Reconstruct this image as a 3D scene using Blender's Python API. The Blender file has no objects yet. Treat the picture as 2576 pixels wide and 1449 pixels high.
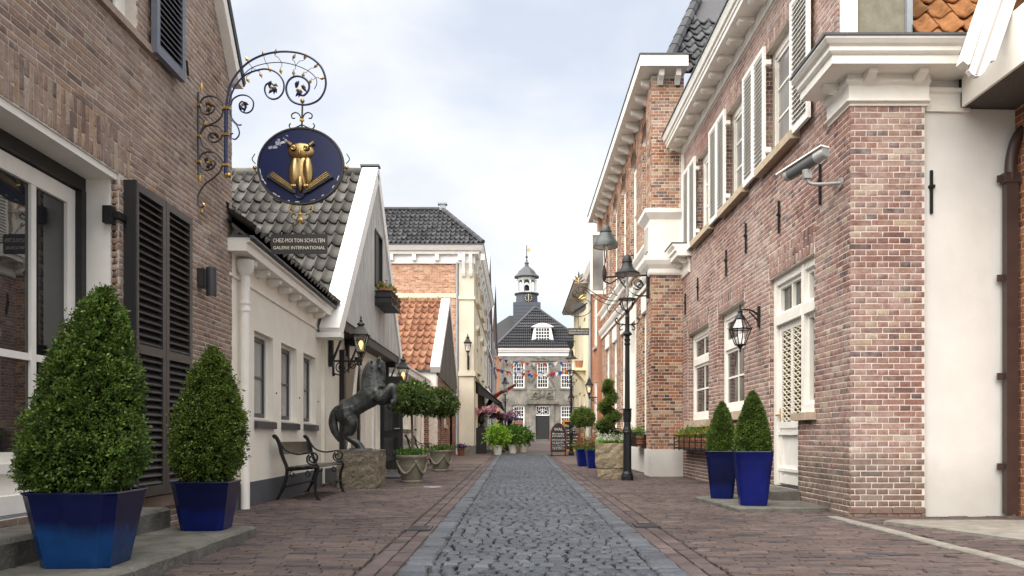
import bpy, math, random
import numpy as np
from mathutils import Vector, Matrix
R = math.radians
PI = math.pi
rnd = random.Random(7)
C = bpy.context.scene.collection
SC = bpy.context.scene

# ------------------------------------------------------------------ camera
F, H, U0, V0 = 2100.0, 0.8, 1300.0, 1100.0     # focal length, eye height, street vanishing point
cam_d = bpy.data.cameras.new('camera')
cam = bpy.data.objects.new('camera', cam_d)
C.objects.link(cam)
cam.location = (0, 0, H)
cam.rotation_euler = (R(90), 0, 0)
cam_d.sensor_width = 36
cam_d.lens = 36 * F / 2576
cam_d.shift_x = -(U0 - 1288) / 2576
cam_d.shift_y = (V0 - 724.5) / 2576
cam_d.clip_end = 2000
cam_d.clip_start = 0.05
SC.camera = cam

# ------------------------------------------------------------------ sky
W = bpy.data.worlds.new('World')
SC.world = W
W.use_nodes = True
nt = W.node_tree
nt.nodes.clear()
o = nt.nodes.new('ShaderNodeOutputWorld')
mx = nt.nodes.new('ShaderNodeMixShader')
bg1 = nt.nodes.new('ShaderNodeBackground')
bg2 = nt.nodes.new('ShaderNodeBackground')
sky = nt.nodes.new('ShaderNodeTexSky')
sky.sky_type = 'NISHITA'
sky.sun_disc = False
SUN_EL, SUN_AZ = R(55), R(224)                 # from behind and to the left of the camera
sky.sun_elevation = SUN_EL
sky.sun_rotation = SUN_AZ
bg1.inputs[1].default_value = 0.11
tc = nt.nodes.new('ShaderNodeTexCoord')
mp = nt.nodes.new('ShaderNodeMapping')
mp.inputs['Scale'].default_value = (1.0, 1.0, 1.9)
n1 = nt.nodes.new('ShaderNodeTexNoise')
n1.inputs['Scale'].default_value = 3.0
n1.inputs['Detail'].default_value = 9
n1.inputs['Roughness'].default_value = 0.55
n1.inputs['Distortion'].default_value = 0.35
rp = nt.nodes.new('ShaderNodeValToRGB')
rp.color_ramp.elements[0].position = 0.36
rp.color_ramp.elements[0].color = (0.72, 0.72, 0.72, 1)
rp.color_ramp.elements[1].position = 0.60
rp.color_ramp.elements[1].color = (1, 1, 1, 1)
nt.links.new(tc.outputs['Generated'], mp.inputs[0])
nt.links.new(mp.outputs[0], n1.inputs[0])
nt.links.new(n1.outputs[0], rp.inputs[0])
nt.links.new(sky.outputs[0], bg1.inputs[0])
n2 = nt.nodes.new('ShaderNodeTexNoise')
n2.inputs['Scale'].default_value = 4.2
n2.inputs['Detail'].default_value = 6
nt.links.new(mp.outputs[0], n2.inputs[0])
rp2 = nt.nodes.new('ShaderNodeValToRGB')
rp2.color_ramp.elements[0].position = 0.36
rp2.color_ramp.elements[0].color = (0.77, 0.805, 0.865, 1)
rp2.color_ramp.elements[1].position = 0.64
rp2.color_ramp.elements[1].color = (0.98, 0.985, 1.0, 1)
nt.links.new(n2.outputs[0], rp2.inputs[0])
nt.links.new(rp2.outputs[0], bg2.inputs[0])
bg2.inputs[1].default_value = 0.545
nt.links.new(rp.outputs[0], mx.inputs[0])
nt.links.new(bg1.outputs[0], mx.inputs[1])
nt.links.new(bg2.outputs[0], mx.inputs[2])
nt.links.new(mx.outputs[0], o.inputs[0])

sd = bpy.data.lights.new('sun', 'SUN')
sd.energy = 4.2
sd.angle = R(95)
sd.color = (1.0, 0.94, 0.84)
so = bpy.data.objects.new('sun', sd)
C.objects.link(so)
so.rotation_euler = (R(90) - SUN_EL, 0, PI - SUN_AZ)
VS = SC.view_settings
VS.view_transform = 'Standard'
VS.look = 'None'
VS.exposure = 1.05
VS.gamma = 1
SC.cycles.use_denoising = True
SC.cycles.max_bounces = 6

# ------------------------------------------------------------------ helpers: materials
def lnk(t, a, b): t.links.new(a, b)

def new_mat(name):
    m = bpy.data.materials.new(name)
    m.use_nodes = True
    t = m.node_tree
    t.nodes.clear()
    out = t.nodes.new('ShaderNodeOutputMaterial')
    b = t.nodes.new('ShaderNodeBsdfPrincipled')
    lnk(t, b.outputs[0], out.inputs[0])
    return m, t, b

def pos(t, scale=(1, 1, 1)):
    g = t.nodes.new('ShaderNodeNewGeometry')
    mp = t.nodes.new('ShaderNodeMapping')
    mp.inputs['Scale'].default_value = scale
    lnk(t, g.outputs['Position'], mp.inputs[0])
    return mp.outputs[0]

def noise(t, vec, scale, detail=5, rough=0.55):
    n = t.nodes.new('ShaderNodeTexNoise')
    n.inputs['Scale'].default_value = scale
    n.inputs['Detail'].default_value = detail
    n.inputs['Roughness'].default_value = rough
    lnk(t, vec, n.inputs['Vector'])
    return n.outputs[0]

def ramp(t, fac, stops, interp='LINEAR'):
    r = t.nodes.new('ShaderNodeValToRGB')
    r.color_ramp.interpolation = interp
    e = r.color_ramp.elements
    while len(e) < len(stops): e.new(0.5)
    for i, (p, c) in enumerate(stops):
        e[i].position = p
        e[i].color = (c[0], c[1], c[2], 1) if hasattr(c, '__len__') else (c, c, c, 1)
    lnk(t, fac, r.inputs[0])
    return r.outputs[0]

def mixc(t, fac, a, b, mode='MIX'):
    m = t.nodes.new('ShaderNodeMix')
    m.data_type = 'RGBA'
    m.blend_type = mode
    for s, x in ((m.inputs[0], fac), (m.inputs[6], a), (m.inputs[7], b)):
        if hasattr(x, 'default_value'): lnk(t, x, s)
        elif hasattr(x, '__len__'): s.default_value = (x[0], x[1], x[2], 1)
        else: s.default_value = x
    return m.outputs[2]

def bump(t, b, h, strength, dist):
    n = t.nodes.new('ShaderNodeBump')
    n.inputs['Strength'].default_value = strength
    n.inputs['Distance'].default_value = dist
    lnk(t, h, n.inputs['Height'])
    lnk(t, n.outputs[0], b.inputs['Normal'])

def island(t):
    g = t.nodes.new('ShaderNodeNewGeometry')
    oi = t.nodes.new('ShaderNodeObjectInfo')
    a = t.nodes.new('ShaderNodeMath'); a.operation = 'ADD'
    f = t.nodes.new('ShaderNodeMath'); f.operation = 'FRACT'
    lnk(t, g.outputs['Random Per Island'], a.inputs[0])
    lnk(t, oi.outputs['Random'], a.inputs[1])
    lnk(t, a.outputs[0], f.inputs[0])
    return f.outputs[0]

def simple(name, col, rough=0.6, var=0.12, scale=3.0, bmp=0.15, bscale=60, metallic=0.0, stretch=(1, 1, 1), spec=0.5, dist=0.004, coat=0.0, dirt=0.0, splash=0.0):
    m, t, b = new_mat(name)
    p = pos(t, stretch)
    n = noise(t, p, scale, 7, 0.62)
    lo = [c * (1 - var) for c in col]
    hi = [min(1, c * (1 + var)) for c in col]
    c = ramp(t, n, [(0.3, lo), (0.7, hi)])
    if dirt > 0:
        d = noise(t, pos(t, (1, 1, 0.25)), 2.2, 8, 0.7)
        f = ramp(t, d, [(0.52, 0.0), (0.78, dirt)])
        c = mixc(t, f, c, [x * 0.45 for x in col])
    if splash:
        g = t.nodes.new('ShaderNodeNewGeometry'); sp = t.nodes.new('ShaderNodeSeparateXYZ'); lnk(t, g.outputs['Position'], sp.inputs[0])
        a = t.nodes.new('ShaderNodeMath'); a.operation = 'MULTIPLY_ADD'; lnk(t, noise(t, p, 3.5, 7, .7), a.inputs[0]); a.inputs[1].default_value = -0.5; lnk(t, sp.outputs[2], a.inputs[2])
        c = mixc(t, ramp(t, a.outputs[0], [(0.0, splash), (0.45, 0.0)]), c, (0.26, 0.24, 0.19))
    lnk(t, c, b.inputs['Base Color'])
    b.inputs['Roughness'].default_value = rough
    b.inputs['Metallic'].default_value = metallic
    b.inputs['Specular IOR Level'].default_value = spec
    b.inputs['Coat Weight'].default_value = coat
    b.inputs['Coat Roughness'].default_value = 0.08
    if bmp > 0:
        bump(t, b, noise(t, p, bscale, 4, 0.6), bmp, dist)
    return m

def pieces(name, stops, rough=0.85, grain=0.25, gscale=40, bmp=0.5, bscale=90, soot=0.0, soot_col=(0.05, 0.045, 0.04), dist=0.003, spec=0.3, big=0.0, moss=None, lime=0.0, damp=0.0):
    """colour picked piece by piece (brick, stone, tile) with grain on top"""
    m, t, b = new_mat(name)
    i = island(t)
    c = ramp(t, i, stops)
    p = pos(t)
    n = noise(t, p, gscale, 6, 0.65)
    g = ramp(t, n, [(0.25, 1 - grain), (0.75, 1 + grain)])
    c = mixc(t, 1.0, c, g, 'MULTIPLY')
    if big > 0:
        n3 = noise(t, p, 0.9, 5, 0.6)
        c = mixc(t, 1.0, c, ramp(t, n3, [(0.3, 1 - big), (0.7, 1 + big)]), 'MULTIPLY')
    if soot > 0:
        n2 = noise(t, p, 7.0, 7, 0.7)
        c = mixc(t, ramp(t, n2, [(0.5, 0.0), (0.75, soot)]), c, soot_col)
    if lime > 0:
        n5 = noise(t, p, 11.0, 8, 0.75)
        n6 = noise(t, p, 0.8, 4, 0.6)
        m5 = t.nodes.new('ShaderNodeMath'); m5.operation = 'MULTIPLY'; lnk(t, n5, m5.inputs[0]); lnk(t, n6, m5.inputs[1])
        c = mixc(t, ramp(t, m5.outputs[0], [(0.2, 0.0), (0.38, lime)]), c, (0.60, 0.53, 0.48))
    if damp > 0:
        gg = t.nodes.new('ShaderNodeNewGeometry'); sp = t.nodes.new('ShaderNodeSeparateXYZ'); lnk(t, gg.outputs['Position'], sp.inputs[0])
        aa = t.nodes.new('ShaderNodeMath'); aa.operation = 'MULTIPLY_ADD'; lnk(t, noise(t, p, 2.5, 7, .7), aa.inputs[0]); aa.inputs[1].default_value = -0.9; lnk(t, sp.outputs[2], aa.inputs[2])
        c = mixc(t, ramp(t, aa.outputs[0], [(0.0, damp), (0.3, 0.0)]), c, (0.075, 0.062, 0.045))
    if moss:
        n4 = noise(t, p, 3.0, 8, 0.75)
        c = mixc(t, ramp(t, n4, [(0.62, 0.0), (0.72, moss[0])]), c, moss[1])
    lnk(t, c, b.inputs['Base Color'])
    b.inputs['Roughness'].default_value = rough
    b.inputs['Specular IOR Level'].default_value = spec
    bump(t, b, noise(t, p, bscale, 5, 0.7), bmp, dist)
    return m

def leafm(name, lo, hi, tip=None, trans=0.25):
    m, t, b = new_mat(name)
    i = island(t)
    st = [(0.0, lo), (0.75, hi)]
    if tip: st.append((1.0, tip))
    c = ramp(t, i, st)
    n = noise(t, pos(t), 9.0, 3)
    c = mixc(t, 1.0, c, ramp(t, n, [(0.3, 0.5), (0.7, 1.35)]), 'MULTIPLY')
    lnk(t, c, b.inputs['Base Color'])
    b.inputs['Roughness'].default_value = 0.45
    b.inputs['Specular IOR Level'].default_value = 0.35
    tr = t.nodes.new('ShaderNodeBsdfTranslucent')
    lnk(t, c, tr.inputs[0])
    ms = t.nodes.new('ShaderNodeMixShader')
    ms.inputs[0].default_value = trans
    out = [n for n in t.nodes if n.type == 'OUTPUT_MATERIAL'][0]
    lnk(t, b.outputs[0], ms.inputs[1]); lnk(t, tr.outputs[0], ms.inputs[2]); lnk(t, ms.outputs[0], out.inputs[0])
    return m

def glass_dark(name, col=(0.02, 0.022, 0.025), rough=0.03):
    m, t, b = new_mat(name)
    n = noise(t, pos(t), 0.9, 3)
    lnk(t, ramp(t, n, [(0.3, [c * 0.6 for c in col]), (0.7, [c * 1.7 for c in col])]), b.inputs['Base Color'])
    b.inputs['Roughness'].default_value = rough
    b.inputs['Specular IOR Level'].default_value = 0.75
    bump(t, b, noise(t, pos(t), 2.5, 2), 0.05, 0.01)
    return m

def glass_clear(name, tint=(0.95, 0.97, 0.96), mix=0.82):
    m, t, b = new_mat(name)
    b.inputs['Base Color'].default_value = (*tint, 1)
    b.inputs['Roughness'].default_value = 0.04
    tr = t.nodes.new('ShaderNodeBsdfTransparent')
    ms = t.nodes.new('ShaderNodeMixShader')
    gl = t.nodes.new('ShaderNodeBsdfGlossy')
    gl.inputs['Roughness'].default_value = 0.04
    n = noise(t, pos(t), 14.0, 3)
    bn = t.nodes.new('ShaderNodeBump'); bn.inputs['Strength'].default_value = 0.3; bn.inputs['Distance'].default_value = 0.01
    lnk(t, n, bn.inputs['Height']); lnk(t, bn.outputs[0], gl.inputs['Normal'])
    ms.inputs[0].default_value = mix
    lnk(t, gl.outputs[0], ms.inputs[1]); lnk(t, tr.outputs[0], ms.inputs[2])
    out = [n for n in t.nodes if n.type == 'OUTPUT_MATERIAL'][0]
    lnk(t, ms.outputs[0], out.inputs[0])
    return m

def emit(name, col, s):
    m, t, b = new_mat(name)
    b.inputs['Base Color'].default_value = (*col, 1)
    b.inputs['Emission Color'].default_value = (*col, 1)
    b.inputs['Emission Strength'].default_value = s
    return m

def paver_far(name, cols, mortar, bw, bh, rough=0.8):
    m, t, b = new_mat(name)
    br = t.nodes.new('ShaderNodeTexBrick')
    br.inputs['Color1'].default_value = (*cols[0], 1)
    br.inputs['Color2'].default_value = (*cols[1], 1)
    br.inputs['Mortar'].default_value = (*mortar, 1)
    br.inputs['Scale'].default_value = 1.0
    br.inputs['Mortar Size'].default_value = 0.006
    br.inputs['Brick Width'].default_value = bw
    br.inputs['Row Height'].default_value = bh
    p = pos(t)
    lnk(t, p, br.inputs[0])
    n = noise(t, p, 1.3, 6)
    c = mixc(t, 1.0, br.outputs[0], ramp(t, n, [(0.3, 0.75), (0.7, 1.25)]), 'MULTIPLY')
    lnk(t, c, b.inputs['Base Color'])
    b.inputs['Roughness'].default_value = rough
    bump(t, b, br.outputs[1], -0.4, 0.006)
    return m

# palettes
M = {}
M['mortar_light'] = simple('mortar light', (0.62, 0.55, 0.49), 0.95, 0.15, 8, 0.5, 150)
M['mortar_grey'] = simple('mortar grey', (0.54, 0.49, 0.44), 0.95, 0.15, 8, 0.5, 150)
M['brick_left'] = pieces('brick brown', [(0.0, (0.129, 0.092, 0.079)), (0.10, (0.194, 0.134, 0.108)), (0.3, (0.241, 0.157, 0.121)), (0.5, (0.254, 0.175, 0.136)), (0.66, (0.291, 0.221, 0.174)), (0.8, (0.223, 0.139, 0.104)), (0.9, (0.322, 0.213, 0.138)), (1.0, (0.356, 0.290, 0.238))], grain=0.35, soot=0.22, lime=0.4, big=0.14, damp=0.4)
M['brick_right'] = pieces('brick red mixed', [(0.0, (0.0989, 0.0677, 0.0704)), (0.12, (0.1610, 0.0837, 0.0745)), (0.3, (0.2221, 0.1109, 0.0908)), (0.5, (0.2609, 0.1438, 0.1173)), (0.66, (0.2988, 0.1824, 0.1520)), (0.8, (0.2153, 0.0987, 0.0785)), (0.93, (0.2764, 0.1579, 0.1244)), (0.955, (0.3308, 0.2453, 0.1601)), (1.0, (0.3764, 0.2933, 0.2377))], grain=0.35, soot=0.3, lime=0.4, big=0.14, damp=0.55)
M['brick_second'] = pieces('brick orange mixed', [(0.0, (0.05, 0.035, 0.03)), (0.15, (0.13, 0.06, 0.04)), (0.35, (0.30, 0.115, 0.05)), (0.55, (0.36, 0.16, 0.085)), (0.7, (0.19, 0.085, 0.05)), (0.85, (0.34, 0.225, 0.13)), (1.0, (0.40, 0.30, 0.21))], grain=0.3, soot=0.25, lime=0.25, big=0.1)
M['brick_orange'] = pieces('brick orange', [(0.0, (0.24, 0.085, 0.04)), (0.4, (0.38, 0.15, 0.07)), (0.7, (0.44, 0.20, 0.10)), (1.0, (0.33, 0.115, 0.05))], grain=0.25, soot=0.15)
M['brick_salmon'] = pieces('brick salmon', [(0.0, (0.30, 0.13, 0.075)), (0.4, (0.46, 0.23, 0.13)), (0.7, (0.50, 0.28, 0.17)), (1.0, (0.55, 0.36, 0.24))], grain=0.2, soot=0.1)
M['brick_dark'] = pieces('brick dark', [(0.0, (0.08, 0.045, 0.04)), (0.5, (0.14, 0.08, 0.07)), (1.0, (0.2, 0.12, 0.1))], grain=0.2)
M['brick_red'] = pieces('brick red', [(0.0, (0.12, 0.05, 0.035)), (0.5, (0.21, 0.08, 0.05)), (0.9, (0.26, 0.12, 0.08)), (1.0, (0.38, 0.3, 0.25))], grain=0.3, soot=0.2)
M['sett'] = pieces('basalt sett', [(0.0, (0.0344, 0.0402, 0.0533)), (0.5, (0.0476, 0.0541, 0.0689)), (0.9, (0.0590, 0.0664, 0.0820)), (1.0, (0.0738, 0.0804, 0.0943))], 0.5, 0.3, 30, 0.6, 60, soot=0.25, spec=0.35, big=0.25)
M['edge_stone'] = pieces('edge stone', [(0.0, (0.0520, 0.0592, 0.0744)), (1.0, (0.0800, 0.0880, 0.1056))], 0.55, 0.3, 30, 0.7, 50, soot=0.35, big=0.25, spec=0.3)
M['paver'] = pieces('clinker paver', [(0.0, (0.0508, 0.0451, 0.0508)), (0.15, (0.0738, 0.0582, 0.0574)), (0.5, (0.0968, 0.0722, 0.0681)), (0.8, (0.0820, 0.0590, 0.0541)), (1.0, (0.1189, 0.0918, 0.0820))], 0.75, 0.32, 28, 0.7, 70, soot=0.45, big=0.3, spec=0.2)
M['gutter_paver'] = pieces('gutter clinker', [(0.0, (0.0592, 0.0457, 0.0467)), (0.5, (0.0836, 0.0628, 0.0623)), (1.0, (0.1080, 0.0842, 0.0818))], 0.75, 0.3, 28, 0.7, 70, soot=0.4, big=0.25, spec=0.2)
M['joint'] = simple('sand joint', (0.042, 0.037, 0.03), 0.95, 0.35, 5, 0.5, 120)
M['joint_moss'] = simple('mossy joint', (0.026, 0.03, 0.015), 0.95, 0.5, 4, 0.5, 120)
M['far_pave'] = paver_far('far paving', [(0.11, 0.078, 0.069), (0.082, 0.056, 0.05)], (0.035, 0.03, 0.026), 0.21, 0.065)
M['earth'] = simple('ground earth', (0.13, 0.11, 0.09), 0.95, 0.25, 2)
M['step_stone'] = simple('step stone', (0.115, 0.11, 0.096), 0.9, 0.4, 6, 0.9, 40, dist=0.014, dirt=0.85)
M['concrete'] = simple('concrete', (0.20, 0.185, 0.16), 0.9, 0.3, 6, 0.4, 80, dirt=0.4)
M['stucco_white'] = simple('stucco white', (0.88, 0.835, 0.74), 0.9, 0.05, 2.5, 0.35, 130, dist=0.003, dirt=0.12)
M['stucco_cool'] = simple('stucco cool white', (0.66, 0.645, 0.62), 0.9, 0.06, 2.5, 0.35, 130, dist=0.003, dirt=0.14, splash=0.3)
M['stucco_yellow'] = simple('stucco cream', (0.63, 0.575, 0.465), 0.9, 0.10, 1.5, 0.3, 100, dirt=0.25)
M['stucco_pale'] = simple('stucco pale yellow', (0.76, 0.68, 0.48), 0.9, 0.06, 1.5, 0.3, 100)
M['white'] = simple('white paint', (0.82, 0.795, 0.74), 0.45, 0.07, 4, 0.15, 50, dirt=0.16)
M['white_bright'] = simple('bright white paint', (0.82, 0.81, 0.79), 0.4, 0.05, 4, 0.1, 50, dirt=0.10)
M['grey_paint'] = simple('grey paint', (0.42, 0.40, 0.375), 0.45, 0.06, 4, 0.06, 80)
M['plinth'] = simple('slate plinth paint', (0.085, 0.09, 0.105), 0.7, 0.12, 5, 0.3, 120)
M['sill_dark'] = simple('dark sill tile', (0.055, 0.055, 0.062), 0.45, 0.12, 8, 0.15, 90)
M['sill_stone'] = simple('sill sandstone', (0.45, 0.36, 0.26), 0.85, 0.2, 8, 0.4, 100, dirt=0.4)
M['black_paint'] = simple('black paint', (0.009, 0.009, 0.010), 0.55, 0.2, 6, 0.08, 120)
M['iron'] = simple('black iron', (0.010, 0.010, 0.011), 0.5, 0.25, 12, 0.25, 140, spec=0.3)
M['iron_grey'] = simple('grey iron', (0.05, 0.048, 0.052), 0.42, 0.25, 12, 0.2, 140, metallic=0.4)
M['lamp_black'] = simple('lamp enamel', (0.011, 0.012, 0.014), 0.42, 0.25, 9, 0.1, 100, spec=0.35)
M['lamp_green'] = simple('lamp shade green', (0.035, 0.045, 0.045), 0.4, 0.2, 9, 0.1, 100)
M['shutter_dark'] = simple('shutter dark grey', (0.05, 0.044, 0.041), 0.42, 0.15, 10, 0.08, 150)
M['shutter_blue'] = simple('shutter blue grey', (0.12, 0.135, 0.175), 0.38, 0.12, 10, 0.08, 150)
M['shutter_white'] = simple('shutter white', (0.80, 0.78, 0.74), 0.45, 0.06, 6, 0.06, 120)
M['gap_dark'] = simple('dark inside', (0.01, 0.01, 0.011), 0.9, 0.2, 3, 0)
M['blue_iron'] = simple('blue iron', (0.008, 0.020, 0.085), 0.3, 0.2, 10, 0.05, 120, spec=0.6)
M['blue_disc'] = simple('navy enamel', (0.008, 0.014, 0.07), 0.3, 0.15, 2, 0.03, 8, spec=0.35)
M['gold'] = simple('gold leaf', (0.55, 0.36, 0.11), 0.36, 0.3, 14, 0.2, 40, metallic=1.0)
M['bronze'] = simple('gilded bronze', (0.48, 0.34, 0.16), 0.34, 0.35, 11, 0.25, 30, metallic=1.0)
M['brown_pipe'] = simple('brown pipe', (0.045, 0.026, 0.022), 0.45, 0.2, 6, 0.1, 100)
M['zinc'] = simple('zinc', (0.30, 0.33, 0.36), 0.5, 0.15, 6, 0.1, 80, metallic=0.3)
M['lead'] = simple('lead', (0.075, 0.08, 0.09), 0.6, 0.15, 6, 0.15, 60)
M['lead_blue'] = simple('blue slate cladding', (0.06, 0.07, 0.09), 0.6, 0.15, 5, 0.2, 60)
M['tile_grey'] = pieces('grey pantile', [(0.0, (0.062, 0.058, 0.054)), (0.5, (0.098, 0.093, 0.086)), (1.0, (0.14, 0.134, 0.125))], 0.8, 0.3, 26, 0.4, 60, soot=0.45, moss=(0.6, (0.10, 0.085, 0.02)))
M['tile_dark'] = pieces('black pantile', [(0.0, (0.03, 0.031, 0.036)), (0.5, (0.05, 0.052, 0.059)), (1.0, (0.08, 0.08, 0.088))], 0.6, 0.25, 20, 0.3, 60, soot=0.2)
M['tile_orange'] = pieces('orange pantile', [(0.0, (0.19, 0.085, 0.05)), (0.4, (0.28, 0.13, 0.075)), (0.7, (0.35, 0.185, 0.115)), (1.0, (0.23, 0.10, 0.06))], 0.8, 0.3, 22, 0.4, 60, soot=0.5, soot_col=(0.06, 0.035, 0.025))
M['tile_lichen'] = pieces('lichened orange pantile', [(0.0, (0.25, 0.12, 0.05)), (0.5, (0.36, 0.16, 0.06)), (1.0, (0.30, 0.14, 0.06))], 0.85, 0.35, 16, 0.5, 60, soot=0.7, soot_col=(0.07, 0.05, 0.03), moss=(0.7, (0.2, 0.17, 0.05)))
M['tile_under'] = simple('roof underlay', (0.05, 0.045, 0.042), 0.95, 0.2, 4, 0)
M['boards_grey'] = simple('weathered boards', (0.46, 0.47, 0.465), 0.6, 0.4, 8, 0.3, 40, stretch=(6, 6, 0.35), spec=0.4)
M['boards_brown'] = simple('dark boards', (0.085, 0.078, 0.07), 0.75, 0.35, 8, 0.3, 40, stretch=(6, 6, 0.35))
M['oak'] = simple('aged oak', (0.23, 0.185, 0.13), 0.7, 0.3, 5, 0.3, 40, stretch=(5, 5, 0.5))
M['red_door'] = simple('red door', (0.19, 0.012, 0.02), 0.4, 0.1, 4, 0.05, 80)
M['pane'] = glass_dark('window glass')
M['pane_pale'] = glass_dark('curtained glass', (0.22, 0.22, 0.215), 0.06)
M['shop_glass'] = glass_dark('shop glass', (0.014, 0.014, 0.016), 0.015)
M['lamp_glass'] = glass_clear('lamp glass')
M['bulb'] = emit('lit bulb', (1.0, 0.62, 0.2), 1.3)
M['bulb_off'] = simple('frosted bulb', (0.8, 0.8, 0.78), 0.3, 0.02, 5, 0)
M['granite'] = pieces('rough granite', [(0.0, (0.22, 0.185, 0.14)), (1.0, (0.22, 0.185, 0.14))], 0.95, 0.55, 28, 1.0, 22, soot=0.6, soot_col=(0.06, 0.05, 0.04), dist=0.05)
M['trough'] = simple('sandstone trough', (0.27, 0.22, 0.15), 0.95, 0.4, 9, 0.9, 20, dist=0.03, dirt=0.6)
M['urn_stone'] = simple('cast stone', (0.22, 0.205, 0.155), 0.9, 0.25, 7, 0.4, 60, dirt=0.45)
M['horse'] = simple('patinated bronze', (0.058, 0.062, 0.061), 0.45, 0.75, 7, 0.9, 22, metallic=0.45, dist=0.012, dirt=0.5)
M['soil'] = simple('soil', (0.035, 0.025, 0.018), 0.95, 0.3, 30, 0.8, 60, dist=0.02)
M['bark'] = simple('bark', (0.15, 0.11, 0.08), 0.9, 0.3, 20, 0.5, 60)
M['terracotta'] = simple('terracotta', (0.36, 0.16, 0.085), 0.85, 0.2, 9, 0.2, 80)
M['terrace_white'] = simple('white plastic', (0.78, 0.77, 0.74), 0.5, 0.04, 5, 0)
M['relief'] = simple('weathered sandstone', (0.195, 0.182, 0.16), 0.95, 0.5, 1.1, 0.5, 14, dist=0.03, dirt=0.75)
M['relief_dark'] = simple('dark weathered sandstone', (0.15, 0.135, 0.11), 0.95, 0.35, 4, 0.5, 16, dist=0.03, dirt=0.5)
M['clear_white'] = simple('glazing bar white', (0.84, 0.84, 0.82), 0.5, 0.02, 5, 0)
M['chalk'] = simple('chalkboard', (0.014, 0.014, 0.014), 0.6, 0.3, 6, 0)
M['chalk_text'] = simple('chalk', (0.62, 0.61, 0.58), 0.9, 0.2, 30, 0)
M['frame_orange'] = simple('orange wood', (0.55, 0.20, 0.02), 0.5, 0.15, 5, 0)
M['frame_red'] = simple('red wood', (0.26, 0.03, 0.025), 0.5, 0.15, 5, 0)
M['rust_box'] = simple('rust brown', (0.22, 0.085, 0.045), 0.7, 0.2, 6, 0)
M['flag_red'] = simple('flag red', (0.50, 0.025, 0.035), 0.8, 0.08, 5, 0)
M['flag_white'] = simple('flag white', (0.75, 0.75, 0.76), 0.8, 0.04, 5, 0)
M['flag_blue'] = simple('flag blue', (0.025, 0.075, 0.36), 0.8, 0.08, 5, 0)
M['flag_orange'] = simple('flag orange', (0.62, 0.13, 0.015), 0.8, 0.08, 5, 0)
M['maroon'] = simple('maroon cloth', (0.21, 0.022, 0.022), 0.8, 0.15, 5, 0)
M['awning'] = simple('black awning', (0.014, 0.014, 0.015), 0.6, 0.15, 5, 0.1, 40)
M['string'] = simple('string', (0.35, 0.33, 0.3), 0.8, 0.1, 5, 0)
M['steel'] = simple('camera grey', (0.36, 0.36, 0.355), 0.4, 0.06, 6, 0.03, 60, metallic=0.2)
M['steel_dark'] = simple('camera dark band', (0.10, 0.105, 0.11), 0.4, 0.06, 6, 0)
M['petal_white'] = leafm('white petals', (0.62, 0.62, 0.6), (0.85, 0.85, 0.84))
M['petal_pink'] = leafm('pink petals', (0.50, 0.14, 0.25), (0.75, 0.36, 0.47), (0.8, 0.62, 0.6))
M['petal_mauve'] = leafm('mauve petals', (0.16, 0.05, 0.12), (0.36, 0.15, 0.27), (0.45, 0.25, 0.35))
M['petal_violet'] = leafm('violet petals', (0.04, 0.03, 0.10), (0.14, 0.09, 0.23), (0.2, 0.12, 0.3))
M['leaf_box'] = leafm('box leaves', (0.042, 0.077, 0.015), (0.096, 0.167, 0.028), (0.204, 0.284, 0.044))
M['leaf_box2'] = leafm('pale box leaves', (0.051, 0.085, 0.016), (0.120, 0.182, 0.028), (0.228, 0.285, 0.046))
M['leaf_clip'] = leafm('clipped box leaves', (0.043, 0.073, 0.013), (0.094, 0.156, 0.022), (0.156, 0.231, 0.037))
M['leaf_laurel'] = leafm('laurel leaves', (0.040, 0.071, 0.018), (0.092, 0.144, 0.032), (0.184, 0.241, 0.057))
M['leaf_bright'] = leafm('bright leaves', (0.128, 0.272, 0.019), (0.272, 0.512, 0.048), (0.480, 0.600, 0.096), 0.4)
M['leaf_mid'] = leafm('mid green leaves', (0.040, 0.104, 0.019), (0.096, 0.216, 0.032), (0.176, 0.320, 0.048))
M['leaf_red'] = leafm('reddish leaves', (0.176, 0.040, 0.035), (0.320, 0.088, 0.056), (0.240, 0.208, 0.048))
M['leaf_yellow'] = leafm('yellow green leaves', (0.080, 0.120, 0.016), (0.272, 0.256, 0.032), (0.528, 0.208, 0.032))
M['gold_paint'] = simple('cream gold paint', (0.74, 0.68, 0.54), 0.45, 0.12, 9, 0)
M['plate_dark'] = simple('dark plate', (0.022, 0.02, 0.024), 0.45, 0.15, 9, 0.05, 60)
M['sign_grey'] = simple('sign grey', (0.075, 0.072, 0.07), 0.5, 0.2, 9, 0)
M['belfry_paint'] = simple('belfry paint', (0.55, 0.55, 0.54), 0.5, 0.08, 3, 0, dirt=0.3)
M['slat_shade'] = simple('shutter backing', (0.52, 0.50, 0.47), 0.6, 0.06, 4, 0)
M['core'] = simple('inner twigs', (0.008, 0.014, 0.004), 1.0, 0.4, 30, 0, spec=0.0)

# ------------------------------------------------------------------ helpers: meshes
def wloc(p):
    v = Vector((0, 0, 0))
    while p is not None:
        v = v + p.location
        p = p.parent
    return v

def props(o, label=None, cat=None, group=None, kind=None):
    if label: o['label'] = label
    if cat: o['category'] = cat
    if group: o['group'] = group
    if kind: o['kind'] = kind
    return o

def thing(name, label, cat, loc=(0, 0, 0), group=None):
    o = bpy.data.objects.new(name, None)
    o.empty_display_size = 0.1
    C.objects.link(o)
    o.location = loc
    return props(o, label, cat, group)

def link_mesh(name, me, mat, parent=None, kind=None):
    o = bpy.data.objects.new(name, me)
    C.objects.link(o)
    if mat is not None:
        if len(me.materials) == 0: me.materials.append(M[mat] if isinstance(mat, str) else mat)
    o.parent = parent
    if kind: o['kind'] = kind
    return o

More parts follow.
